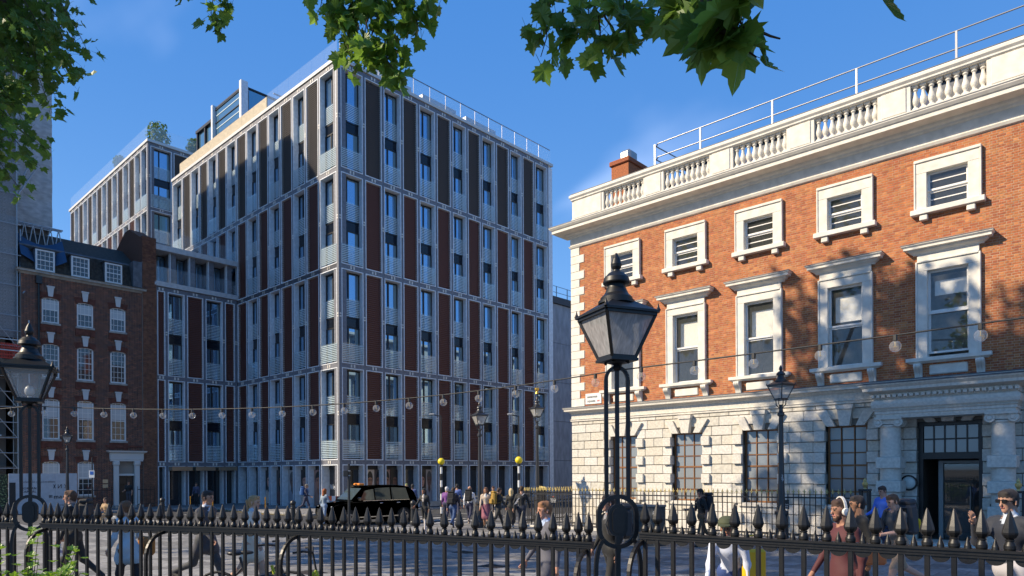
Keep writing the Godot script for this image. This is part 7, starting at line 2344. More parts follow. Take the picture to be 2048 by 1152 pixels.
func build_people() -> void:
	var navy := Color(0.02, 0.025, 0.06)
	var black := Color(0.012, 0.012, 0.014)
	var p: Node3D
	# --- close behind the railing ---
	p = person(C(-8.09, 12.60), facing(-80), {"h": 1.80, "top": black, "shirt": Color(0.3, 0.31, 0.33), "hair": Color(0.10, 0.05, 0.025), "skin": Color(0.5, 0.26, 0.17), "stride": 0.55, "look": 0.15, "legs": black, "arm_l": [0.1, 0.2, 0.1]}, "man with short brown hair in a black hooded jacket before the site hoarding")
	backpack(p, "black backpack worn by the man in the black hooded jacket", Color(0.018, 0.018, 0.02))
	bottle(p)
	p = person(C(-6.13, 10.90), facing(-120), {"h": 1.62, "fem": true, "top": Color(0.42, 0.53, 0.60), "hem": 0.66, "flare": 0.95, "legs": Color(0.02, 0.015, 0.015), "hair": Color(0.16, 0.07, 0.03), "style": "tail", "stride": 0.5, "skin": Color(0.52, 0.29, 0.19), "seat": TOP, "arm_r": [0.25, 0.9, 0.2], "arm_l": [0.1, 0.5, 0.15]}, "woman with brown ponytail in a pale blue coat walking away")
	var hb := thing("shoulder_bag", "tan leather shoulder bag beside the pale blue coat", "bag", on(p, Vector3(-0.27, 0.72, -0.06)), p.rotation.y)
	part(hb, "bag", boxm(Vector3(0.12, 0.3, 0.36), 0.04), M("leather_tan", Color(0.38, 0.14, 0.02), 0.5))
	var sb := MB.new()
	sb.strip([Vector3(0.03, 0.3, -0.14), Vector3(0.08, 0.66, -0.02), Vector3(0.03, 0.3, 0.14)], 0.012, 0.03, Vector3(0, 0, 1))
	part(hb, "strap", sb.done(), M("leather_tan"))
	p = person(C(-5.39, 12.00), facing(75), {"h": 1.82, "top": Color(0.055, 0.058, 0.07), "shirt": Color(0.5, 0.55, 0.65), "legs": Color(0.045, 0.048, 0.058), "hem": 0.66, "flare": 0.86, "hair": Color(0.03, 0.018, 0.012), "skin": Color(0.42, 0.22, 0.14), "stride": 0.85, "seat": TOP, "arm_r": [0.35, 0.45, 0.1]}, "man in a dark grey suit and pale blue shirt striding along the railing")
	p = person(C(-4.42, 11.60), facing(80), {"h": 1.70, "fem": true, "top": Color(0.62, 0.58, 0.48), "shirt": Color(0.45, 0.52, 0.62), "hem": 0.58, "flare": 0.95, "legs": Color(0.5, 0.3, 0.2), "shoe": Color(0.4, 0.3, 0.22), "hair": Color(0.38, 0.22, 0.10), "style": "tail", "stride": 0.6, "seat": TOP, "skin": Color(0.55, 0.32, 0.22)}, "woman with fair tied hair in a belted cream coat")
	p = person(C(0.47, 8.90), facing(-72), {"h": 1.68, "top": Color(0.10, 0.10, 0.125), "shirt": Color(0.42, 0.52, 0.72), "legs": navy, "hem": 0.66, "flare": 0.88, "hair": Color(0.22, 0.10, 0.04), "skin": Color(0.58, 0.29, 0.19), "stride": 0.6, "seat": TOP, "look": 0.1}, "man with sandy hair in a grey suit jacket and blue collar")
	p = person(C(1.45, 10.00), facing(-70), {"h": 1.70, "top": black, "legs": black, "hair": Color(0.04, 0.02, 0.015), "skin": Color(0.36, 0.19, 0.13), "stride": 0.4, "shirt": Color(0.25, 0.25, 0.27)}, "man in black clothes half hidden behind the dusty glass fence lantern")
	backpack(p, "dark grey backpack behind the dusty glass fence lantern post", Color(0.03, 0.03, 0.032))
	p = person(C(2.63, 8.20), facing(-25), {"h": 1.62, "top": Color(0.62, 0.66, 0.78), "legs": Color(0.03, 0.06, 0.2), "skin": Color(0.36, 0.16, 0.09), "hair": Color(0.02, 0.015, 0.01), "lean": 0.55, "stride": 0.7, "nod": 0.2}, "stooping person in a white jacket and blue trousers under an olive cap")
	var j: Dictionary = p.get_meta("joints")
	var cap := thing("olive_cap", "olive green baseball cap on the stooping person in white", "cap", on(p, j.head + Vector3(0, 0.05, 0.0)), p.rotation.y)
	var cm := MB.new()
	cm.lathe(Vector3.ZERO, [Vector2(0.104, 0.0), Vector2(0.106, 0.03), Vector2(0.09, 0.075), Vector2(0.05, 0.1), Vector2(0.0, 0.106)], 18)
	part(cap, "crown", cm.done(), M("cap_olive", Color(0.06, 0.07, 0.035), 0.8))
	cm = MB.new()
	var bp := PackedVector2Array()
	for i in 9: bp.append(Vector2(cos(PI * i / 8.0) * 0.1, 0.06 + sin(PI * i / 8.0) * 0.12))
	cm.xf = Transform3D(Basis(Vector3.RIGHT, PI / 2 + 0.15), Vector3(0, 0.02, 0))
	cm.prism(bp, -0.008, 0.008)
	part(cap, "peak", cm.done(), M("cap_olive"))
	var yb := thing("yellow_bag", "bright yellow tote bag carried behind the stooping person in white", "bag", C(2.83, 8.00, 0.62), facing(10))
	part(yb, "bag", boxm(Vector3(0.27, 0.5, 0.12), 0.03), M("bag_yellow", Color(0.78, 0.45, 0.01), 0.55))
	var hn := MB.new()
	hn.pipe([Vector3(-0.08, 0.49, 0), Vector3(-0.06, 0.66, 0), Vector3(0.06, 0.66, 0), Vector3(0.08, 0.49, 0)], 0.01, 6)
	part(yb, "handle", hn.done(), M("bag_yellow"))
	p = person(C(3.65, 7.50), facing(-80), {"h": 1.74, "top": Color(0.075, 0.016, 0.02), "legs": Color(0.065, 0.014, 0.018), "hem": 0.42, "flare": 1.1, "seat": TOP, "hair": Color(0.045, 0.02, 0.012), "skin": Color(0.34, 0.17, 0.11), "beard": true, "stride": 0.5, "style": "bun", "bulk": 1.08}, "bearded man in a long maroon leather coat wearing white headphones")
	j = p.get_meta("joints")
	var hp := thing("headphones", "white over-ear headphones on the man in maroon", "headphones", on(p, j.head), p.rotation.y)
	var hm := MB.new()
	var arc := []
	for i in 11: arc.append(Vector3(cos(PI * i / 10.0) * 0.094, sin(PI * i / 10.0) * 0.155 - 0.005, -0.01))
	hm.strip(arc, 0.012, 0.028, Vector3(0, 0, 1))
	part(hp, "headband", hm.done(), M("headphone_white", Color(0.62, 0.6, 0.57), 0.4))
	for e in [-1.0, 1.0]:
		hm = MB.new()
		hm.lathe(Vector3.ZERO, [Vector2(0.0, 0.0), Vector2(0.042, 0.0), Vector2(0.046, 0.015), Vector2(0.04, 0.032), Vector2(0.0, 0.036)], 18)
		part(hp, "earcup", hm.done(), M("headphone_white"), Transform3D(Basis(Vector3(0, 0, 1), -PI / 2 * e), Vector3(0.078 * e, -0.012, -0.01)))
	p = person(C(4.70, 9.20), facing(-95), {"h": 1.71, "top": Color(0.014, 0.013, 0.014), "legs": black, "hair": Color(0.012, 0.01, 0.01), "skin": Color(0.36, 0.18, 0.10), "stride": 0.5}, "black haired man in a black shirt with a grey bag strap")
	strap_bag(p, "brown leather satchel on the man in the black shirt", Color(0.3, 0.1, 0.03), Color(0.16, 0.16, 0.16))
	p = person(C(9.26, 17.00), facing(-70), {"h": 1.80, "top": Color(0.07, 0.17, 0.62), "legs": navy, "hair": Color(0.05, 0.03, 0.02), "skin": Color(0.48, 0.26, 0.18), "stride": 0.35, "nod": 0.3, "arm_r": [0.3, 0.9, 0.1]}, "man in a bright blue shirt at the gate pier by the porch")
	p = person(C(6.22, 11.00), facing(-78), {"h": 1.70, "top": Color(0.085, 0.082, 0.078), "short_sleeves": true, "legs": Color(0.32, 0.22, 0.15), "shin": SKIN, "hair": Color(0.08, 0.045, 0.025), "skin": Color(0.55, 0.32, 0.23), "stride": 0.8, "nod": 0.3, "lean": 0.12, "arm_r": [0.35, 1.1, 0.1, 0.2], "arm_l": [0.35, 1.1, 0.1, 0.2]}, "young man in a grey T-shirt holding a phone")
	backpack(p, "grey and yellow backpack on the young man with a phone", Color(0.05, 0.05, 0.055), 0.33, 0.5, Color(0.72, 0.5, 0.01))
	j = p.get_meta("joints")
	var fo := thing("mobile_phone", "dark red mobile phone held by the young man", "phone", on(p, (j.hand_r + j.hand_l) / 2 + Vector3(0, 0.04, 0.08)), p.rotation.y)
	part(fo, "case", boxm(Vector3(0.075, 0.012, 0.15), 0.004), M("phone_red", Color(0.12, 0.01, 0.015), 0.3))
	part(fo, "screen", boxm(Vector3(0.066, 0.002, 0.14)), M("phone_glass", Color(0.01, 0.01, 0.012), 0.05), pt(Vector3(0, 0.0125, 0)))
	p = person(C(5.42, 7.40), facing(-75), {"h": 1.84, "top": Color(0.016, 0.02, 0.035), "shirt": Color(0.5, 0.56, 0.64), "legs": Color(0.42, 0.4, 0.42), "hair": Color(0.012, 0.01, 0.009), "skin": Color(0.40, 0.22, 0.15), "stride": 0.5, "arm_r": [0.75, 1.85, 0.1, 0.35], "nod": 0.12, "bulk": 1.06}, "dark haired man in a navy sweater with hand at his chin")
	j = p.get_meta("joints")
	var sg := thing("sunglasses", "black sunglasses on the man in the navy sweater", "sunglasses", on(p, j.head), p.rotation.y)
	var gm := MB.new()
	for e in [-1.0, 1.0]:
		gm.cbox(Vector3(0.035 * e - 0.028, -0.014, 0.09), Vector3(0.035 * e + 0.028, 0.026, 0.102), 0.004)
		gm.bar(Vector3(0.065 * e, 0.012, 0.095), Vector3(0.082 * e, 0.006, -0.01), 0.006, 0.012)
	gm.box(Vector3(-0.01, 0.01, 0.092), Vector3(0.01, 0.018, 0.1))
	part(sg, "frame", gm.done(), M("sunglass_black", Color(0.008, 0.008, 0.009), 0.12))
	# --- by the stone building ---
	p = person(C(5.70, 20.50), facing(-80), {"h": 1.77, "far": true, "top": black, "short_sleeves": true, "legs": Color(0.11, 0.065, 0.035), "hair": Color(0.02, 0.014, 0.01), "skin": Color(0.30, 0.16, 0.11), "stride": 0.55, "arm_r": [0.3, 1.25, 0.1], "nod": 0.25}, "man in black T-shirt and brown trousers by the gilded railing")
	backpack(p, "black backpack on the man by the gilded railing", Color(0.014, 0.015, 0.02), 0.33, 0.5)
	p = person(Vector3(-3.8, -0.12, -24.85), facing(60), {"h": 1.78, "far": true, "top": black, "legs": black, "shin": SKIN, "shoe": Color(0.6, 0.55, 0.55), "skin": Color(0.4, 0.22, 0.15), "stride": 0.15}, "person in black shorts and white trainers standing inside the doorway")
	# --- the crossing ---
	person_far(C(-12.52, 41.50), 95, {"h": 1.78, "top": navy, "legs": navy, "hair": Color(0.16, 0.14, 0.12), "stride": 0.7, "arm_r": [0.3, 0.8, 0.1]}, "grey haired man in a navy suit walking past the posters", ["blue and grey backpack on the grey haired man in navy", Color(0.05, 0.14, 0.35)])
	person_far(C(-8.53, 31.00), 150, {"h": 1.66, "fem": true, "top": Color(0.24, 0.30, 0.36), "legs": Color(0.22, 0.30, 0.42), "hair": Color(0.30, 0.08, 0.015), "style": "long", "stride": 0.3, "arm_r": [0.2, 1.3, 0.3]}, "red haired woman in a pale denim jacket before the taxi bonnet", [])
	person_far(C(-5.61, 38.50), 170, {"h": 1.78, "top": Color(0.07, 0.10, 0.24), "legs": Color(0.06, 0.09, 0.2), "hair": Color(0.02, 0.02, 0.02), "skin": Color(0.12, 0.06, 0.04), "stride": 0.6}, "man in blue shirt and jeans walking away behind the taxi", [])
	person_far(C(-6.26, 40.50), 20, {"h": 1.76, "top": Color(0.03, 0.035, 0.03), "shirt": Color(0.5, 0.6, 0.03), "legs": black, "hair": Color(0.25, 0.28, 0.1), "stride": 0.2}, "person in a hi-vis vest and helmet beyond the taxi roof", [])
	person_far(C(-3.52, 27.50), -25, {"h": 1.72, "fem": true, "top": black, "legs": Color(0.014, 0.013, 0.014), "shin": SHIRT, "shirt": Color(0.55, 0.5, 0.46), "shoe": Color(0.55, 0.5, 0.46), "hair": Color(0.01, 0.008, 0.008), "style": "long", "skin": Color(0.30, 0.14, 0.08), "stride": 0.4, "arm_r": [0.5, 0.5, 0.2]}, "woman in black jacket and white boots crossing", [])
	person_far(C(-2.46, 28.50), 165, {"h": 1.76, "top": Color(0.02, 0.022, 0.035), "legs": Color(0.03, 0.07, 0.18), "hair": Color(0.05, 0.03, 0.02), "stride": 0.75}, "man in dark jacket and blue jeans heading across the street", ["large black backpack on the man in blue jeans", Color(0.014, 0.014, 0.016)])
	person_far(C(-3.07, 32.00), 160, {"h": 1.7, "top": Color(0.16, 0.05, 0.22), "legs": navy, "hair": Color(0.62, 0.62, 0.62), "stride": 0.3}, "cyclist in purple top and white cap beyond the backpacker", [])
	person_far(C(-2.90, 36.00), 175, {"h": 1.78, "top": Color(0.10, 0.16, 0.4), "legs": navy, "hair": Color(0.02, 0.02, 0.02), "stride": 0.4}, "man in a blue shirt at the far side of the crossing", [])
	person_far(C(-1.93, 31.00), 170, {"h": 1.78, "top": Color(0.70, 0.72, 0.78), "legs": navy, "hair": Color(0.28, 0.14, 0.09), "style": "bald", "stride": 0.75, "shoe": Color(0.35, 0.28, 0.22)}, "balding man in a white shirt and navy trousers walking away", ["black drawstring bag on the man in the white shirt", Color(0.014, 0.014, 0.016)])
	person_far(C(-1.07, 28.00), -5, {"h": 1.74, "fem": true, "top": Color(0.52, 0.40, 0.30), "shirt": Color(0.6, 0.58, 0.54), "legs": Color(0.26, 0.09, 0.12), "hem": 0.42, "hem_color": LEG, "shin": SKIN, "hair": Color(0.14, 0.06, 0.025), "style": "long", "skin": Color(0.40, 0.20, 0.12), "stride": 0.4}, "woman in a tan jacket and patterned plum skirt", [])
	person_far(C(-0.57, 28.00), 120, {"h": 1.76, "top": Color(0.03, 0.028, 0.03), "legs": Color(0.03, 0.028, 0.03), "hair": Color(0.05, 0.03, 0.02), "stride": 0.85, "nod": 0.3}, "man in dark clothes leaning forward as he walks beside the tan jacket", ["mustard yellow backpack on the man in dark clothes", Color(0.32, 0.19, 0.03)])
	person_far(C(-0.91, 33.50), -10, {"h": 1.7, "fem": true, "top": Color(0.5, 0.42, 0.36), "legs": Color(0.55, 0.5, 0.45), "hair": Color(0.06, 0.03, 0.02), "style": "tail", "stride": 0.4}, "woman with tied dark hair in beige behind the mustard backpack", [])
	person_far(C(-0.04, 28.50), 178, {"h": 1.68, "fem": true, "top": Color(0.015, 0.012, 0.013), "legs": Color(0.012, 0.011, 0.012), "hem": 0.2, "hair": Color(0.55, 0.42, 0.22), "style": "long", "stride": 0.3, "shoe": Color(0.5, 0.5, 0.5), "seat": TOP}, "blonde woman in a long black coat seen from behind", [])
	p = person_far(C(0.37, 26.50), 172, {"h": 1.80, "top": Color(0.016, 0.016, 0.018), "legs": Color(0.03, 0.034, 0.05), "hair": Color(0.05, 0.028, 0.018), "stride": 0.35, "arm_l": [-0.1, 0.2, 0.35], "arm_r": [0.1, 0.2, 0.3]}, "man in a black hoodie and dark jeans with a cross-body strap", [])
	strap_bag(p, "small black cross-body bag on the man in the hoodie", Color(0.02, 0.02, 0.02), Color(0.3, 0.3, 0.32))
	# --- by the hotel and the townhouse ---
	person_far(C(-26.36, 47.00, 0.2), 10, {"h": 1.76, "top": Color(0.012, 0.012, 0.014), "short_sleeves": true, "legs": Color(0.05, 0.05, 0.06), "arm_r": [0.2, 1.1, 0.1]}, "man in a black T-shirt standing on the townhouse doorstep", [])
	var seat := thing("stone_bench", "low pale stone bench under the seated woman", "bench", C(-18.40, 31.00), facing(0))
	part(seat, "seat_slab", boxm(Vector3(1.6, 0.12, 0.45), 0.02), M("portland_stone"), pt(Vector3(0.2, 0.33, 0)))
	for x in [-0.4, 0.8]: part(seat, "leg", boxm(Vector3(0.2, 0.33, 0.4), 0.02), M("portland_stone"), pt(Vector3(x, 0, 0)))
	person_far(C(-18.38, 30.95), -10, {"h": 1.66, "fem": true, "sit": true, "top": Color(0.42, 0.27, 0.13), "legs": Color(0.35, 0.24, 0.13), "hair": Color(0.05, 0.025, 0.015), "style": "long", "arm_r": [0.4, 1.2, 0.1], "arm_l": [0.4, 1.2, 0.1]}, "long haired woman in a tan coat sitting on the stone bench", [])
	person_far(C(-23.33, 50.50, 0.0), 0, {"h": 1.76, "top": Color(0.06, 0.07, 0.12), "legs": black, "stride": 0.1}, "attendant in dark clothes standing in the hotel entrance", [])
	p = person(Vector3(HX - 5.6, 29.2, HZ - 1.5), facing(30), {"h": 1.76, "far": true, "top": Color(0.7, 0.14, 0.03), "legs": navy, "hair": Color(0.75, 0.16, 0.04)}, "roofer in an orange jacket and helmet behind the rooftop glass")
	p = person(Vector3(-54.1, 9.36, -9.4), facing(160), {"h": 1.76, "far": true, "top": Color(0.55, 0.62, 0.03), "legs": Color(0.45, 0.08, 0.02), "hair": Color(0.65, 0.65, 0.66), "style": "short"}, "builder in a yellow hi-vis vest on the scaffold platform")

func person_far(at: Vector3, deg: float, o: Dictionary, label: String, pack: Array) -> Node3D:
	o["far"] = true
	var p := person(at, facing(deg), o, label)
	if pack.size() == 2: backpack(p, pack[0], pack[1], 0.32, 0.48)
	return p

func strap_bag(p: Node3D, label: String, c: Color, sc: Color) -> void:
	var j: Dictionary = p.get_meta("joints")
	var o := thing("shoulder_bag", label, "bag", on(p, j.hip + Vector3(0.25, -0.12, -0.06)), p.rotation.y)
	part(o, "bag", boxm(Vector3(0.1, 0.24, 0.3), 0.03), M("bag_%s" % c.to_html(), c, 0.5))
	var b := MB.new()
	var n: Vector3 = j.neck - j.hip - Vector3(0.25, -0.12, -0.06)
	b.strip([Vector3(0, 0.23, -0.1), n * 0.45 + Vector3(0.0, 0.12, -0.10), n + Vector3(-0.1, -0.01, -0.075), n + Vector3(-0.12, 0.005, 0.02), n + Vector3(-0.1, -0.06, 0.09), n * 0.45 + Vector3(0.0, 0.1, 0.22), Vector3(0, 0.23, 0.12)], 0.012, 0.04, Vector3(1, 0, 0))
	part(o, "strap", b.done(), M("strap_%s" % sc.to_html(), sc, 0.6))

func bottle(p: Node3D) -> void:
	var j: Dictionary = p.get_meta("joints")
	var o := thing("water_bottle", "clear plastic water bottle held by the man in black", "bottle", on(p, j.hand_l + Vector3(0.0, -0.3, 0.0)), 0)
	var b := MB.new()
	b.lathe(Vector3.ZERO, [Vector2(0.0, 0.0), Vector2(0.034, 0.0), Vector2(0.036, 0.02), Vector2(0.036, 0.13), Vector2(0.03, 0.15), Vector2(0.014, 0.185), Vector2(0.014, 0.2)], 14)
	part(o, "bottle", b.done(), M("bottle_plastic", Color(0.75, 0.8, 0.85), 0.05, {"alpha": 0.35}))
	b = MB.new()
	b.tube(Vector3(0, 0.2, 0), Vector3(0, 0.22, 0), 0.016, 0.016, 12)
	part(o, "cap", b.done(), M("bottle_cap", Color(0.5, 0.55, 0.65), 0.4))
	b = MB.new()
	b.lathe(Vector3.ZERO, [Vector2(0.037, 0.06), Vector2(0.037, 0.11)], 14)
	part(o, "paper_label", b.done(), M("bottle_label", Color(0.35, 0.3, 0.4), 0.5))


func leaf_mesh(kind: int) -> ArrayMesh:
	var key := "leaf%d" % kind
	if cache.has(key): return cache[key]
	var half := [Vector2(0.09, 0.05), Vector2(0.28, -0.04), Vector2(0.31, 0.07), Vector2(0.50, 0.10), Vector2(0.40, 0.20), Vector2(0.43, 0.29), Vector2(0.60, 0.43), Vector2(0.49, 0.47), Vector2(0.54, 0.63), Vector2(0.37, 0.58), Vector2(0.25, 0.60), Vector2(0.25, 0.70), Vector2(0.14, 0.77), Vector2(0.12, 0.88), Vector2(0.0, 1.04)]
	if kind == 3: half = [Vector2(0.3, 0.05), Vector2(0.45, 0.35), Vector2(0.3, 0.6), Vector2(0.0, 1.0)]
	var rr := RandomNumberGenerator.new()
	rr.seed = 40 + kind
	var curl := rr.randf_range(0.15, 0.5)
	var fold := rr.randf_range(0.1, 0.35)
	var b := MB.new()
	for s in [-1.0, 1.0]:
		var p := [Vector2.ZERO]
		for h in half: p.append(Vector2(h.x * s, h.y) * (1.0 + rr.randf_range(-0.05, 0.05)))
		var lift := func(q: Vector2) -> Vector3: return Vector3(q.x, q.y, -fold * absf(q.x) - curl * (q.y - 0.35) * (q.y - 0.35) + 0.06 * sin(q.x * 9.0 + kind))
		var c: Vector3 = lift.call(Vector2(0.0, 0.32))
		for i in p.size() - 1:
			var a: Vector3 = lift.call(p[i])
			var e: Vector3 = lift.call(p[i + 1])
			if s > 0: b.tri(c, a, e)
			else: b.tri(c, e, a)
	if kind < 3: b.tube(Vector3(0, 0, -curl * 0.12), Vector3(0.03, -0.45, 0.05), 0.012, 0.009, 4, false)
	cache[key] = b.done()
	return cache[key]

func leaf_mat(i: int) -> StandardMaterial3D:
	var t: Color = [Color(0.070, 0.125, 0.018), Color(0.095, 0.165, 0.022), Color(0.055, 0.105, 0.018), Color(0.13, 0.21, 0.030), Color(0.20, 0.24, 0.04)][i]
	return M("plane_leaf_%d" % i, t, 0.45, {"back": t * 2.0, "spec": 0.4})

func leaf_turn() -> Basis:  # hanging: tip downwards and aside, face turned any way
	var b := Basis(Vector3.UP, rng.randf() * TAU) * Basis(Vector3.RIGHT, PI - rng.randf_range(0.1, 1.25)) * Basis(Vector3.UP, rng.randf_range(-0.9, 0.9))
	return b

func strand(tree: Node3D, wood: MB, a: Array, e: Array, n: int, spread: float, size: float, count: Array, extra: Array) -> void:
	var p0 := C3(a[0], a[1], a[2]) - tree.position
	var p1 := C3(e[0], e[1], e[2]) - tree.position
	var pts := []
	for i in 6:
		var t := i / 5.0
		var p := p0.lerp(p1, t)
		p.y += 0.12 * sin(PI * t) * p0.distance_to(p1) * 0.4
		if i > 0 and i < 5: p += Vector3(rng.randf_range(-1, 1), rng.randf_range(-0.5, 0.5), rng.randf_range(-1, 1)) * spread * 0.25
		pts.append(p)
	wood.pipe(pts, size * 0.06, 5, size * 0.02)
	for i in n:
		var t := 0.18 + 0.82 * pow((i + rng.randf() * 0.8) / n, 0.8)
		var k := clampf(t, 0.0, 1.0) * 5.0
		var j := mini(int(k), 4)
		var p: Vector3 = pts[j].lerp(pts[j + 1], k - j)
		var off := Vector3(rng.randf_range(-1, 1), rng.randf_range(-1.0, 0.45), rng.randf_range(-1, 1)) * spread * (0.5 + 0.5 * sin(PI * minf(t, 1.0)) )
		if rng.randf() < 0.5: wood.tube(p, p + off * 0.85, size * 0.014, size * 0.01, 4, false)
		var s := size * rng.randf_range(0.65, 1.15)
		var x := Transform3D(leaf_turn().scaled(Vector3.ONE * s), p + off)
		var mi := rng.randi() % 4 if rng.randf() < 0.97 else 4
		if count[0] < 300:
			part(tree, "leaf", leaf_mesh(rng.randi() % 3), leaf_mat(mi), x)
			count[0] += 1
		else: extra.append(x)

func leaves(parent: Node3D, called: String, xs: Array, kind: int, mat: Material) -> void:
	if xs.is_empty(): return
	var mm := MultiMesh.new()
	mm.transform_format = MultiMesh.TRANSFORM_3D
	mm.mesh = leaf_mesh(kind)
	mm.instance_count = xs.size()
	for i in xs.size(): mm.set_instance_transform(i, xs[i])
	var o := MultiMeshInstance3D.new()
	o.name = called
	o.multimesh = mm
	o.material_override = mat
	o.set_meta("kind", "stuff")
	parent.add_child(o, true)

func crown(tree: Node3D, wood: MB, blobs: Array, per: float) -> void:
	# clumps of leaves spread through the volume of the crown: blob [r, d, y, radius, height, density]
	var sets := [[], [], []]
	for b in blobs:
		var c := C3(b[0], b[1], b[2]) - tree.position
		var clumps := int(b[3] * b[3] * b[4] * 0.55 * b[5])
		for i in clumps:
			var v := Vector3(rng.randfn(), rng.randfn(), rng.randfn()).normalized() * pow(rng.randf(), 0.45)
			var q := c + Vector3(v.x * b[3], v.y * b[4], v.z * b[3])
			wood.tube(q, q + (c - q).normalized() * 0.9, 0.012, 0.03, 4, false)
			for k in int(per):
				var w := Vector3(rng.randfn(), rng.randfn() * 0.7, rng.randfn()) * 0.42
				sets[rng.randi() % 3].append(Transform3D(leaf_turn().scaled(Vector3.ONE * rng.randf_range(0.26, 0.42)), q + w))
	for k in 3: leaves(tree, "crown", sets[k], 3, leaf_mat(k))

func build_trees() -> void:
	var bark := M("plane_bark", Color(0.13, 0.11, 0.08), 0.9, {"patch": 0.5, "scale": Vector3.ONE * 1.2, "bump": 0.6})
	var twig := M("twig_brown", Color(0.075, 0.05, 0.03), 0.85)
	# the big plane tree left of the view: its lower boughs hang in at the left, its crown shades the square
	var t1 := thing("plane_tree", "large leafy plane tree hanging over the scaffold at the square's edge", "tree", C(-14.5, 9.0))
	var w1 := MB.new()
	var tk := MB.new()
	tk.lathe(Vector3.ZERO, [Vector2(0.75, 0), Vector2(0.55, 0.6), Vector2(0.48, 3.0), Vector2(0.42, 7.0), Vector2(0.3, 12.0), Vector2(0.12, 20.0)], 14)
	for k in [[Vector3(0, 6, 0), -9.3, 12.6, 10.8], [Vector3(0, 7, 0), -19.0, 12.0, 12.5], [Vector3(0, 9, 0), -13.0, 15.0, 17.0], [Vector3(0, 8, 0), -12.0, 7.0, 14.0], [Vector3(0, 11, 0), -11.5, 14.5, 20.0]]:
		var e := C3(k[1], k[2], k[3]) - t1.position
		var m: Vector3 = (k[0] + e) / 2 + Vector3(0, 1.2, 0)
		tk.pipe([k[0], m, e], 0.2, 8, 0.06)
	part(t1, "trunk", tk.done(), bark)
	var n1 := [0]
	var x1 := []
	for a in [[[-9.65, 13.00, 7.78], 51], [[-9.32, 13.00, 7.45], 45], [[-9.77, 13.40, 8.40], 51], [[-8.73, 12.60, 7.74], 45], [[-8.68, 12.80, 8.11], 39], [[-9.32, 13.20, 8.74], 54], [[-8.45, 12.60, 8.71], 42], [[-8.66, 12.80, 9.38], 51], [[-8.02, 12.40, 9.28], 39], [[-8.00, 12.50, 9.54], 45], [[-7.62, 12.30, 9.69], 36], [[-7.98, 12.80, 9.87], 27], [[-8.74, 13.20, 10.28], 54], [[-8.98, 13.00, 9.82], 60], [[-9.85, 13.40, 9.38], 60], [[-9.27, 13.00, 10.21], 66], [[-9.75, 13.20, 10.33], 66], [[-8.94, 13.00, 10.73], 60], [[-8.54, 12.70, 10.69], 39], [[-9.72, 13.50, 11.21], 60], [[-9.36, 13.20, 9.46], 60], [[-10.07, 13.50, 8.84], 54], [[-9.02, 12.40, 9.38], 54]]:
		var e: Array = a[0]
		strand(t1, w1, [e[0] - rng.randf_range(0.9, 2.2), e[1] + rng.randf_range(-0.6, 0.6), e[2] + rng.randf_range(1.2, 2.6)], e, a[1], 0.42, 0.2, n1, x1)
	leaves(t1, "hanging_leaves", x1, 1, leaf_mat(0))
	crown(t1, w1, [[-17.5, 16.0, 13.5, 5.2, 3.2, 1.8], [-22.5, 18.0, 13.5, 5.0, 3.4, 1.9], [-20.5, 13.0, 14.0, 3.4, 2.6, 1.5], [-11.8, 15.6, 21.0, 4.6, 4.4, 2.6], [-15.8, 16.6, 20.0, 3.4, 3.2, 2.4], [-7.0, 16.2, 20.5, 2.6, 2.4, 1.3], [-20.5, 9.0, 19.0, 4.6, 3.4, 1.7], [-17.0, 12.0, 20.5, 6.0, 4.0, 1.7], [-13.0, 10.5, 15.0, 3.0, 2.2, 0.8]], 34)
	part(t1, "branches", w1.done(), twig)
	# a second one behind the viewpoint to the left, casting shade along the railing
	var t2 := thing("plane_tree", "plane tree standing alone on the garden side of the railing", "tree", C(-9.6, -2.0))
	var w2 := MB.new()
	tk = MB.new()
	tk.lathe(Vector3.ZERO, [Vector2(0.6, 0), Vector2(0.45, 0.6), Vector2(0.38, 4.0), Vector2(0.25, 8.0), Vector2(0.1, 13.0)], 12)
	part(t2, "trunk", tk.done(), bark)
	crown(t2, w2, [[-9.6, 0.0, 11.0, 2.9, 2.2, 1.1], [-12.5, -2.0, 12.5, 4.0, 3.0, 0.9], [-7.0, -0.6, 12.5, 2.4, 2.0, 0.9]], 32)
	part(t2, "branches", w2.done(), twig)
	# the tree the camera stands under: boughs reach forward over the railing
	var t3 := thing("plane_tree", "plane tree with large lobed leaves hanging over the orange brick building", "tree", C(1.5, -6.0))
	var w3 := MB.new()
	tk = MB.new()
	tk.lathe(Vector3.ZERO, [Vector2(0.7, 0), Vector2(0.5, 0.6), Vector2(0.42, 4.0), Vector2(0.3, 8.0), Vector2(0.12, 14.0)], 12)
	var boughs := [[Vector3(0, 6.5, 0), Vector3(0, 0, 0), -1.9, 8.6, 9.2], [Vector3(0, 5.0, 0), Vector3(0, 0, 0), 0.9, 3.0, 5.3], [Vector3(0, 6.0, 0), Vector3(0, 0, 0), 2.0, 3.4, 5.6], [Vector3(0, 7.0, 0), Vector3(0, 0, 0), -4.6, 8.8, 9.3]]
	for k in boughs:
		var e := C3(k[2], k[3], k[4]) - t3.position
		tk.pipe([k[0], (k[0] + e) / 2 + Vector3(0, 1.0, 0), e], 0.16, 8, 0.03)
	part(t3, "trunk", tk.done(), bark)
	var n3 := [0]
	var x3 := []
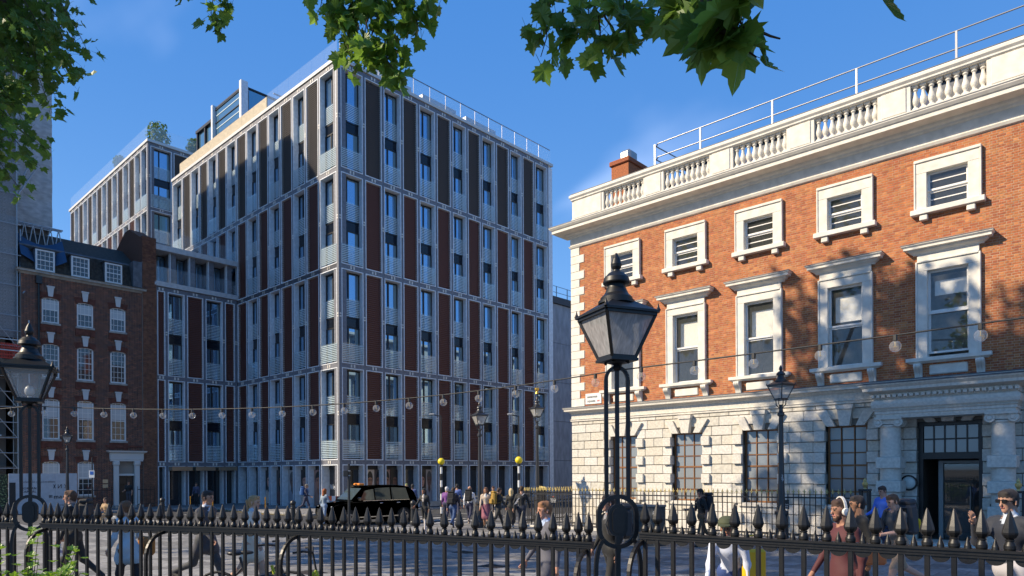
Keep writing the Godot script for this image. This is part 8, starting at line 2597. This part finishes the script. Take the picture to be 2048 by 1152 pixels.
	# near sprays, top right: big leaves
	for a in [[[0.15, 3.30, 4.05], [0.22, 3.20, 4.40], 9, 0.075, 0.105], [[0.14, 3.30, 4.11], [0.22, 3.20, 4.40], 6, 0.06, 0.10], [[0.23, 3.35, 4.06], [0.26, 3.30, 4.28], 5, 0.05, 0.10], [[0.33, 3.30, 4.14], [0.37, 3.10, 4.32], 8, 0.065, 0.10], [[0.37, 3.20, 4.15], [0.38, 3.10, 4.32], 6, 0.05, 0.10], [[0.44, 3.20, 3.99], [0.38, 3.10, 4.21], 9, 0.075, 0.105], [[0.51, 3.20, 4.03], [0.43, 3.10, 4.12], 8, 0.075, 0.10], [[0.54, 3.10, 4.03], [0.50, 3.00, 4.25], 8, 0.075, 0.11], [[0.50, 3.00, 4.06], [0.47, 3.00, 4.29], 8, 0.08, 0.11], [[0.63, 3.10, 4.04], [0.73, 2.90, 4.11], 6, 0.05, 0.09], [[0.66, 2.90, 3.94], [0.71, 2.80, 4.10], 9, 0.07, 0.11], [[0.74, 2.80, 3.92], [0.74, 2.70, 4.09], 9, 0.09, 0.14], [[0.75, 2.60, 3.65], [0.73, 2.60, 3.92], 5, 0.06, 0.15], [[0.77, 2.60, 3.74], [0.76, 2.50, 3.92], 6, 0.09, 0.16], [[0.83, 2.50, 3.72], [0.87, 2.50, 3.93], 7, 0.1, 0.16], [[0.87, 2.50, 3.65], [0.76, 2.50, 3.75], 3, 0.05, 0.17], [[0.94, 2.60, 3.62], [0.76, 2.50, 3.66], 3, 0.04, 0.15], [[1.03, 2.60, 3.69], [0.82, 2.50, 3.66], 2, 0.03, 0.17], [[0.70, 2.40, 3.68], [0.73, 2.40, 3.91], 7, 0.1, 0.16], [[1.49, 2.70, 3.89], [1.46, 2.60, 4.06], 3, 0.05, 0.17], [[0.67, 2.80, 3.98], [0.71, 2.80, 4.18], 8, 0.1, 0.13]]:
		strand(t3, w3, a[1], a[0], a[2], a[3], a[4], n3, x3)
	# farther sprays over the corner block
	for a in [[[-3.91, 9.00, 7.95], [-3.85, 9.00, 8.80], 16, 0.16, 0.17], [[-3.81, 9.00, 7.82], [-3.91, 9.00, 8.21], 6, 0.05, 0.14], [[-3.70, 9.00, 8.18], [-3.85, 9.00, 8.80], 12, 0.14, 0.17], [[-4.43, 9.00, 8.28], [-4.24, 9.00, 8.74], 8, 0.14, 0.15], [[-2.31, 8.80, 7.80], [-2.04, 8.60, 8.56], 22, 0.2, 0.2], [[-2.44, 8.80, 8.00], [-2.10, 8.60, 8.56], 16, 0.2, 0.2], [[-2.10, 8.70, 7.58], [-1.91, 8.60, 8.56], 30, 0.22, 0.2], [[-2.01, 8.60, 7.30], [-1.95, 8.60, 7.86], 20, 0.17, 0.19], [[-1.82, 8.60, 7.39], [-1.77, 8.50, 8.48], 34, 0.24, 0.2], [[-1.74, 8.50, 7.17], [-1.77, 8.50, 7.67], 22, 0.2, 0.19], [[-1.55, 8.50, 7.11], [-1.70, 8.50, 7.55], 24, 0.18, 0.19], [[-1.40, 8.40, 6.84], [-1.55, 8.50, 7.30], 16, 0.12, 0.2], [[-1.38, 8.40, 7.17], [-1.52, 8.50, 7.55], 14, 0.12, 0.19], [[-1.55, 8.50, 7.61], [-1.58, 8.50, 8.48], 34, 0.24, 0.2], [[-1.25, 8.40, 7.60], [-1.33, 8.50, 8.48], 30, 0.22, 0.2], [[-1.08, 8.40, 7.48], [-1.27, 8.50, 7.92], 9, 0.12, 0.22], [[-1.00, 8.40, 7.72], [-1.08, 8.50, 8.48], 20, 0.16, 0.2], [[-1.94, 8.50, 6.99], [-1.80, 8.50, 7.36], 5, 0.06, 0.18], [[-1.85, 8.60, 7.86], [-1.83, 8.50, 8.48], 30, 0.25, 0.2]]:
		strand(t3, w3, a[1], a[0], a[2], a[3], a[4], n3, x3)
	leaves(t3, "hanging_leaves", x3, 0, leaf_mat(1))
	crown(t3, w3, [[1.5, -4.0, 12.0, 4.5, 2.4, 0.6]], 30)
	part(t3, "branches", w3.done(), twig)
	# shrub at the foot of the railing
	var sh := thing("garden_shrub", "bright green leafy shrub at the foot of the garden railing", "shrub", C(-5.0, 6.9))
	var ws := MB.new()
	var n := 0
	var rest := []
	for k in 46:
		var top := Vector3(rng.randf_range(-0.8, 0.8), rng.randf_range(0.9, 1.55), rng.randf_range(-0.6, 0.6))
		top.y *= 1.0 - 0.35 * maxf(0.0, RIGHT.dot(top))
		var b := Vector3(top.x * 0.3, 0, top.z * 0.3)
		ws.pipe([b, (b + top) / 2 + Vector3(0, 0.05, 0), top], 0.008, 5, 0.003)
		for i in 18:
			var t := rng.randf_range(0.35, 1.0)
			var q := b.lerp(top, t) + Vector3(rng.randf_range(-1, 1), rng.randf_range(-0.6, 0.6), rng.randf_range(-1, 1)) * 0.1
			var x := Transform3D((Basis(Vector3.UP, rng.randf() * TAU) * Basis(Vector3.RIGHT, rng.randf_range(0.6, 1.9))).scaled(Vector3.ONE * rng.randf_range(0.06, 0.1)), q)
			if n < 300:
				part(sh, "leaf", leaf_mesh(2), M("shrub_leaf_%d" % (n % 2), [Color(0.12, 0.22, 0.02), Color(0.17, 0.28, 0.03)][n % 2], 0.4, {"back": Color(0.18, 0.3, 0.02)}), x)
				n += 1
			else: rest.append(x)
	leaves(sh, "foliage", rest, 2, M("shrub_leaf_0"))
	part(sh, "stems", ws.done(), twig)
	# planting on the roof terraces
	roof_shrub(Vector3(-77.0, 35.7, -27.6), 1.5, 3.4, "rounded roof terrace bush behind the glass guard of the rear block")
	roof_shrub(Vector3(-75.6, 35.7, -31.0), 1.2, 2.2, "low roof terrace bush beside the glazed roof box")
	roof_shrub(Vector3(-75.2, 35.7, -34.5), 1.2, 2.2, "roof terrace bush with yellowing leaves at the terrace end")
	roof_shrub(Vector3(-84.5, 35.7, -26.2), 0.8, 1.6, "small clipped roof shrub alone along the roof terrace guard")

func roof_shrub(at: Vector3, r: float, h: float, label: String) -> void:
	var o := thing("roof_shrub", label, "shrub", at)
	part(o, "planter", boxm(Vector3(r * 1.1, 0.6, r * 1.1), 0.03), M("planter_grey", Color(0.2, 0.2, 0.2), 0.7))
	var w := MB.new()
	w.tube(Vector3(0, 0.5, 0), Vector3(0, h * 0.6, 0), 0.06, 0.03, 6)
	part(o, "stem", w.done(), M("twig_brown"))
	var xs := []
	for i in 700:
		var v := Vector3(rng.randfn(), rng.randfn(), rng.randfn()).normalized() * pow(rng.randf(), 0.4)
		xs.append(Transform3D(leaf_turn().scaled(Vector3.ONE * rng.randf_range(0.18, 0.3)), Vector3(v.x * r * 0.8, 0.5 + h * 0.5 + v.y * h * 0.5, v.z * r * 0.8)))
	leaves(o, "foliage", xs, 3, M("roof_leaf", Color(0.07, 0.12, 0.03), 0.5, {"back": Color(0.09, 0.15, 0.03)}))
